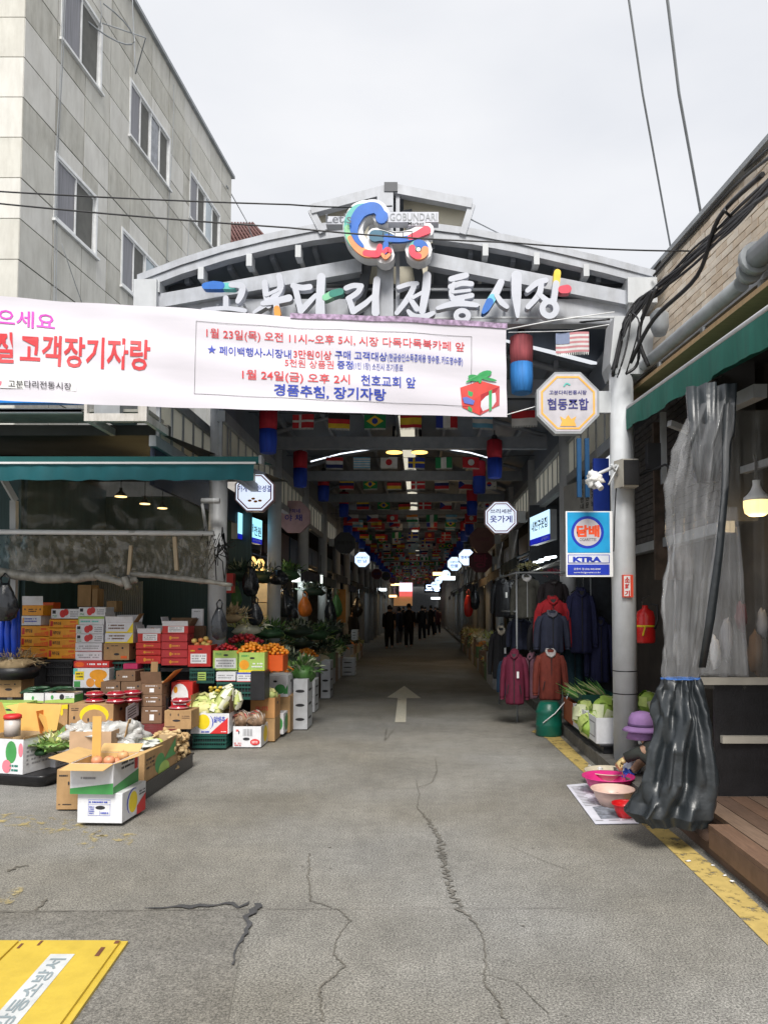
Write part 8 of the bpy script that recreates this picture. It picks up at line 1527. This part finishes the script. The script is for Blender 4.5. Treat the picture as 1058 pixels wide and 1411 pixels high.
# person: one skinned body, crouching, right arm out over the bowls
def skin_body(parts, name, m, parent, sub=2):
    vs_, es, rr_ = [], [], []
    for chain in parts:
        st = chain[0]; prev = st if isinstance(st, int) else None
        for it in (chain[1:] if prev is not None else chain):
            vs_.append(it[:3]); rr_.append(it[3]); i = len(vs_) - 1
            if prev is not None: es.append((prev, i))
            prev = i
    me = bpy.data.meshes.new(name); me.from_pydata(vs_, es, []); o = bpy.data.objects.new(name, me); C.objects.link(o); o.modifiers.new('s', 'SKIN')
    for i, v in enumerate(me.skin_vertices[0].data): v.radius = (rr_[i], rr_[i]); v.use_root = (i == 0)
    o.modifiers.new('u', 'SUBSURF').levels = sub; dg = bpy.context.evaluated_depsgraph_get(); m2 = bpy.data.meshes.new_from_object(o.evaluated_get(dg)); bpy.data.objects.remove(o); m2.materials.clear(); m2.materials.append(m)
    for p in m2.polygons: p.use_smooth = True
    b = bpy.data.objects.new(name, m2); C.objects.link(b); b.parent = parent; return b
vx, vy = 2.12, 6.75; ven = thing('person', (vx, vy, 0), 'crouching vendor in a purple sun hat reaching a gloved hand over the bowls', 'person')
hp = at(857, 1052, 6.72) - Vector((vx, vy, 0)); hd = at(884, 1000, 6.75) - Vector((vx, vy, 0)); sh_ = hd + Vector((.05, .02, -.12))
skn = mat('skin', (.5, .3, .2), .6)
body_parts = [[(.22, .12, .24, .15), (.16, .08, .34, .14), (sh_.x + .07, .05, .42, .12), (hd.x + .02, .02, .5, .05), (hd.x, 0, hd.z, .085), (hd.x - .01, -.01, hd.z + .07, .07)],
              [2, (sh_.x - .0, -.08, .38, .06), (hp.x + .14, -.05, hp.z + .1, .045), (hp.x + .05, -.01, hp.z + .05, .03), (hp.x + .01, 0, hp.z + .02, .03)], [2, (sh_.x + .12, .2, .36, .06), (sh_.x, .22, .22, .045), (sh_.x - .12, .1, .16, .03)],
              [0, (.02, -.1, .42, .09), (.12, -.14, .08, .05), (.02, -.16, .04, .04)], [0, (.0, .2, .42, .09), (.12, .26, .08, .05), (.02, .24, .04, .04)]]
skin_body(body_parts, 'body', skn, ven)
JK = mat('olive_dark_jacket', (.035, .04, .035), .85, var=.25, bump=.5, bscale=30); GLV = mat('yellow_rubber_glove', (.62, .48, .22), .4)
def tubeL(pts, rs, nm, m, n=12): mb = MB(); mb.tube([Vector(p) for p in pts], rs, n); return mb.build(nm, m, ven, local=True)
tubeL([(hp.x + .035, -.005, hp.z + .04), (hp.x + .14, -.05, hp.z + .1), (hp.x + .2, -.07, .3), (sh_.x, -.08, .385), (sh_.x + .08, 0, .43)], [.045, .057, .066, .085, .1], 'sleeve', JK)
tubeL([(.26, .12, .1), (.22, .12, .24), (.16, .08, .36), (sh_.x + .06, .05, .44), (hd.x + .03, .02, .49)], [.19, .2, .18, .14, .06], 'jacket', JK, 16)
tubeL([(.2, -.05, .3), (.02, -.1, .43), (.1, -.14, .12)], [.11, .1, .07], 'trouser_leg', DTR); tubeL([(.2, .2, .3), (.0, .2, .43), (.1, .26, .12)], [.11, .1, .07], 'trouser_leg', DTR)
hpv = Vector(hp); gl = [[(hp.x + .04, 0, hp.z + .04, .03), (hp.x + .01, 0, hp.z + .015, .034), (hp.x - .01, 0, hp.z - .005, .03)]]
g_ = skin_body(gl + [[2, ] + [(hp.x - .02 - .012 * abs(k - 1), (k - 1.5) * .018, hp.z - .02, .0095), (hp.x - .018, (k - 1.5) * .017 - .004, hp.z - .045 - .004 * k, .0085), (hp.x - .004, (k - 1.5) * .015 - .006, hp.z - .062 - .003 * k, .0075)] for k in range(4)] + [[1, (hp.x + .0, -.035, hp.z - .0, .011), (hp.x - .012, -.045, hp.z - .03, .009), (hp.x - .01, -.03, hp.z - .05, .008)]], 'glove', GLV, ven, 1)
mb = MB(); p0 = Vector((hp.x - .006, -.01, hp.z - .05)); mb.tube([p0 + Vector((0, 0, .02)), p0 + Vector((.01, -.02, -.05)), p0 + Vector((.015, -.03, -.12))], .003, 5); mb.ball(p0 + Vector((0, -.01, 0)), .014, .012, .016, 8, 6); mb.build('held_root', mat('orange_root', (.45, .15, .04), .6), ven, local=True)
HAT = mat('purple_hat', (.3, .17, .38), .8, var=.12, bump=.3); mb = MB(); hc = Vector((hd.x, 0, hd.z - .02)); mb.lathe(hc, [(.17, -.02), (.15, .0), (.115, .02), (.118, .035), (.112, .09), (.085, .13), (.03, .145)], 24); mb.build('sun_hat', HAT, ven, local=True); mb = MB(); mb.lathe(hc, [(.121, .022), (.124, .03), (.121, .042)], 24); mb.build('hat_band', mat('dark_purple_band', (.1, .05, .14), .7), ven, local=True)
mb = MB(); mb.loft([[hc + Vector((math.cos(a) * .1, math.sin(a) * .1, 0)) for a in [k * .52 for k in range(12)]], [hc + Vector((math.cos(a) * .12 - .02, math.sin(a) * .12, -.09)) for a in [k * .52 for k in range(12)]]]); mb.build('neck_flap', HAT, ven, local=True)
mb = MB(); mb.lathe(Vector((.24, .12, 0)), [(.14, 0), (.15, .1), (.13, .12)], 16); o = mb.build('low_stool', mat('blue_stool', (.03, .06, .25), .5), loc=(vx + .24, vy + .12, 0.13)); 
for v in o.data.vertices: v.co += Vector((vx + .24, vy + .12, 0.13)) - Vector((.24, .12, 0)) + Vector((.0, 0, -.13)) - Vector((0, 0, 0)) if False else Vector((vx, vy, .13))
tag(o, 'low blue stool beneath the crouching vendor', 'stool')
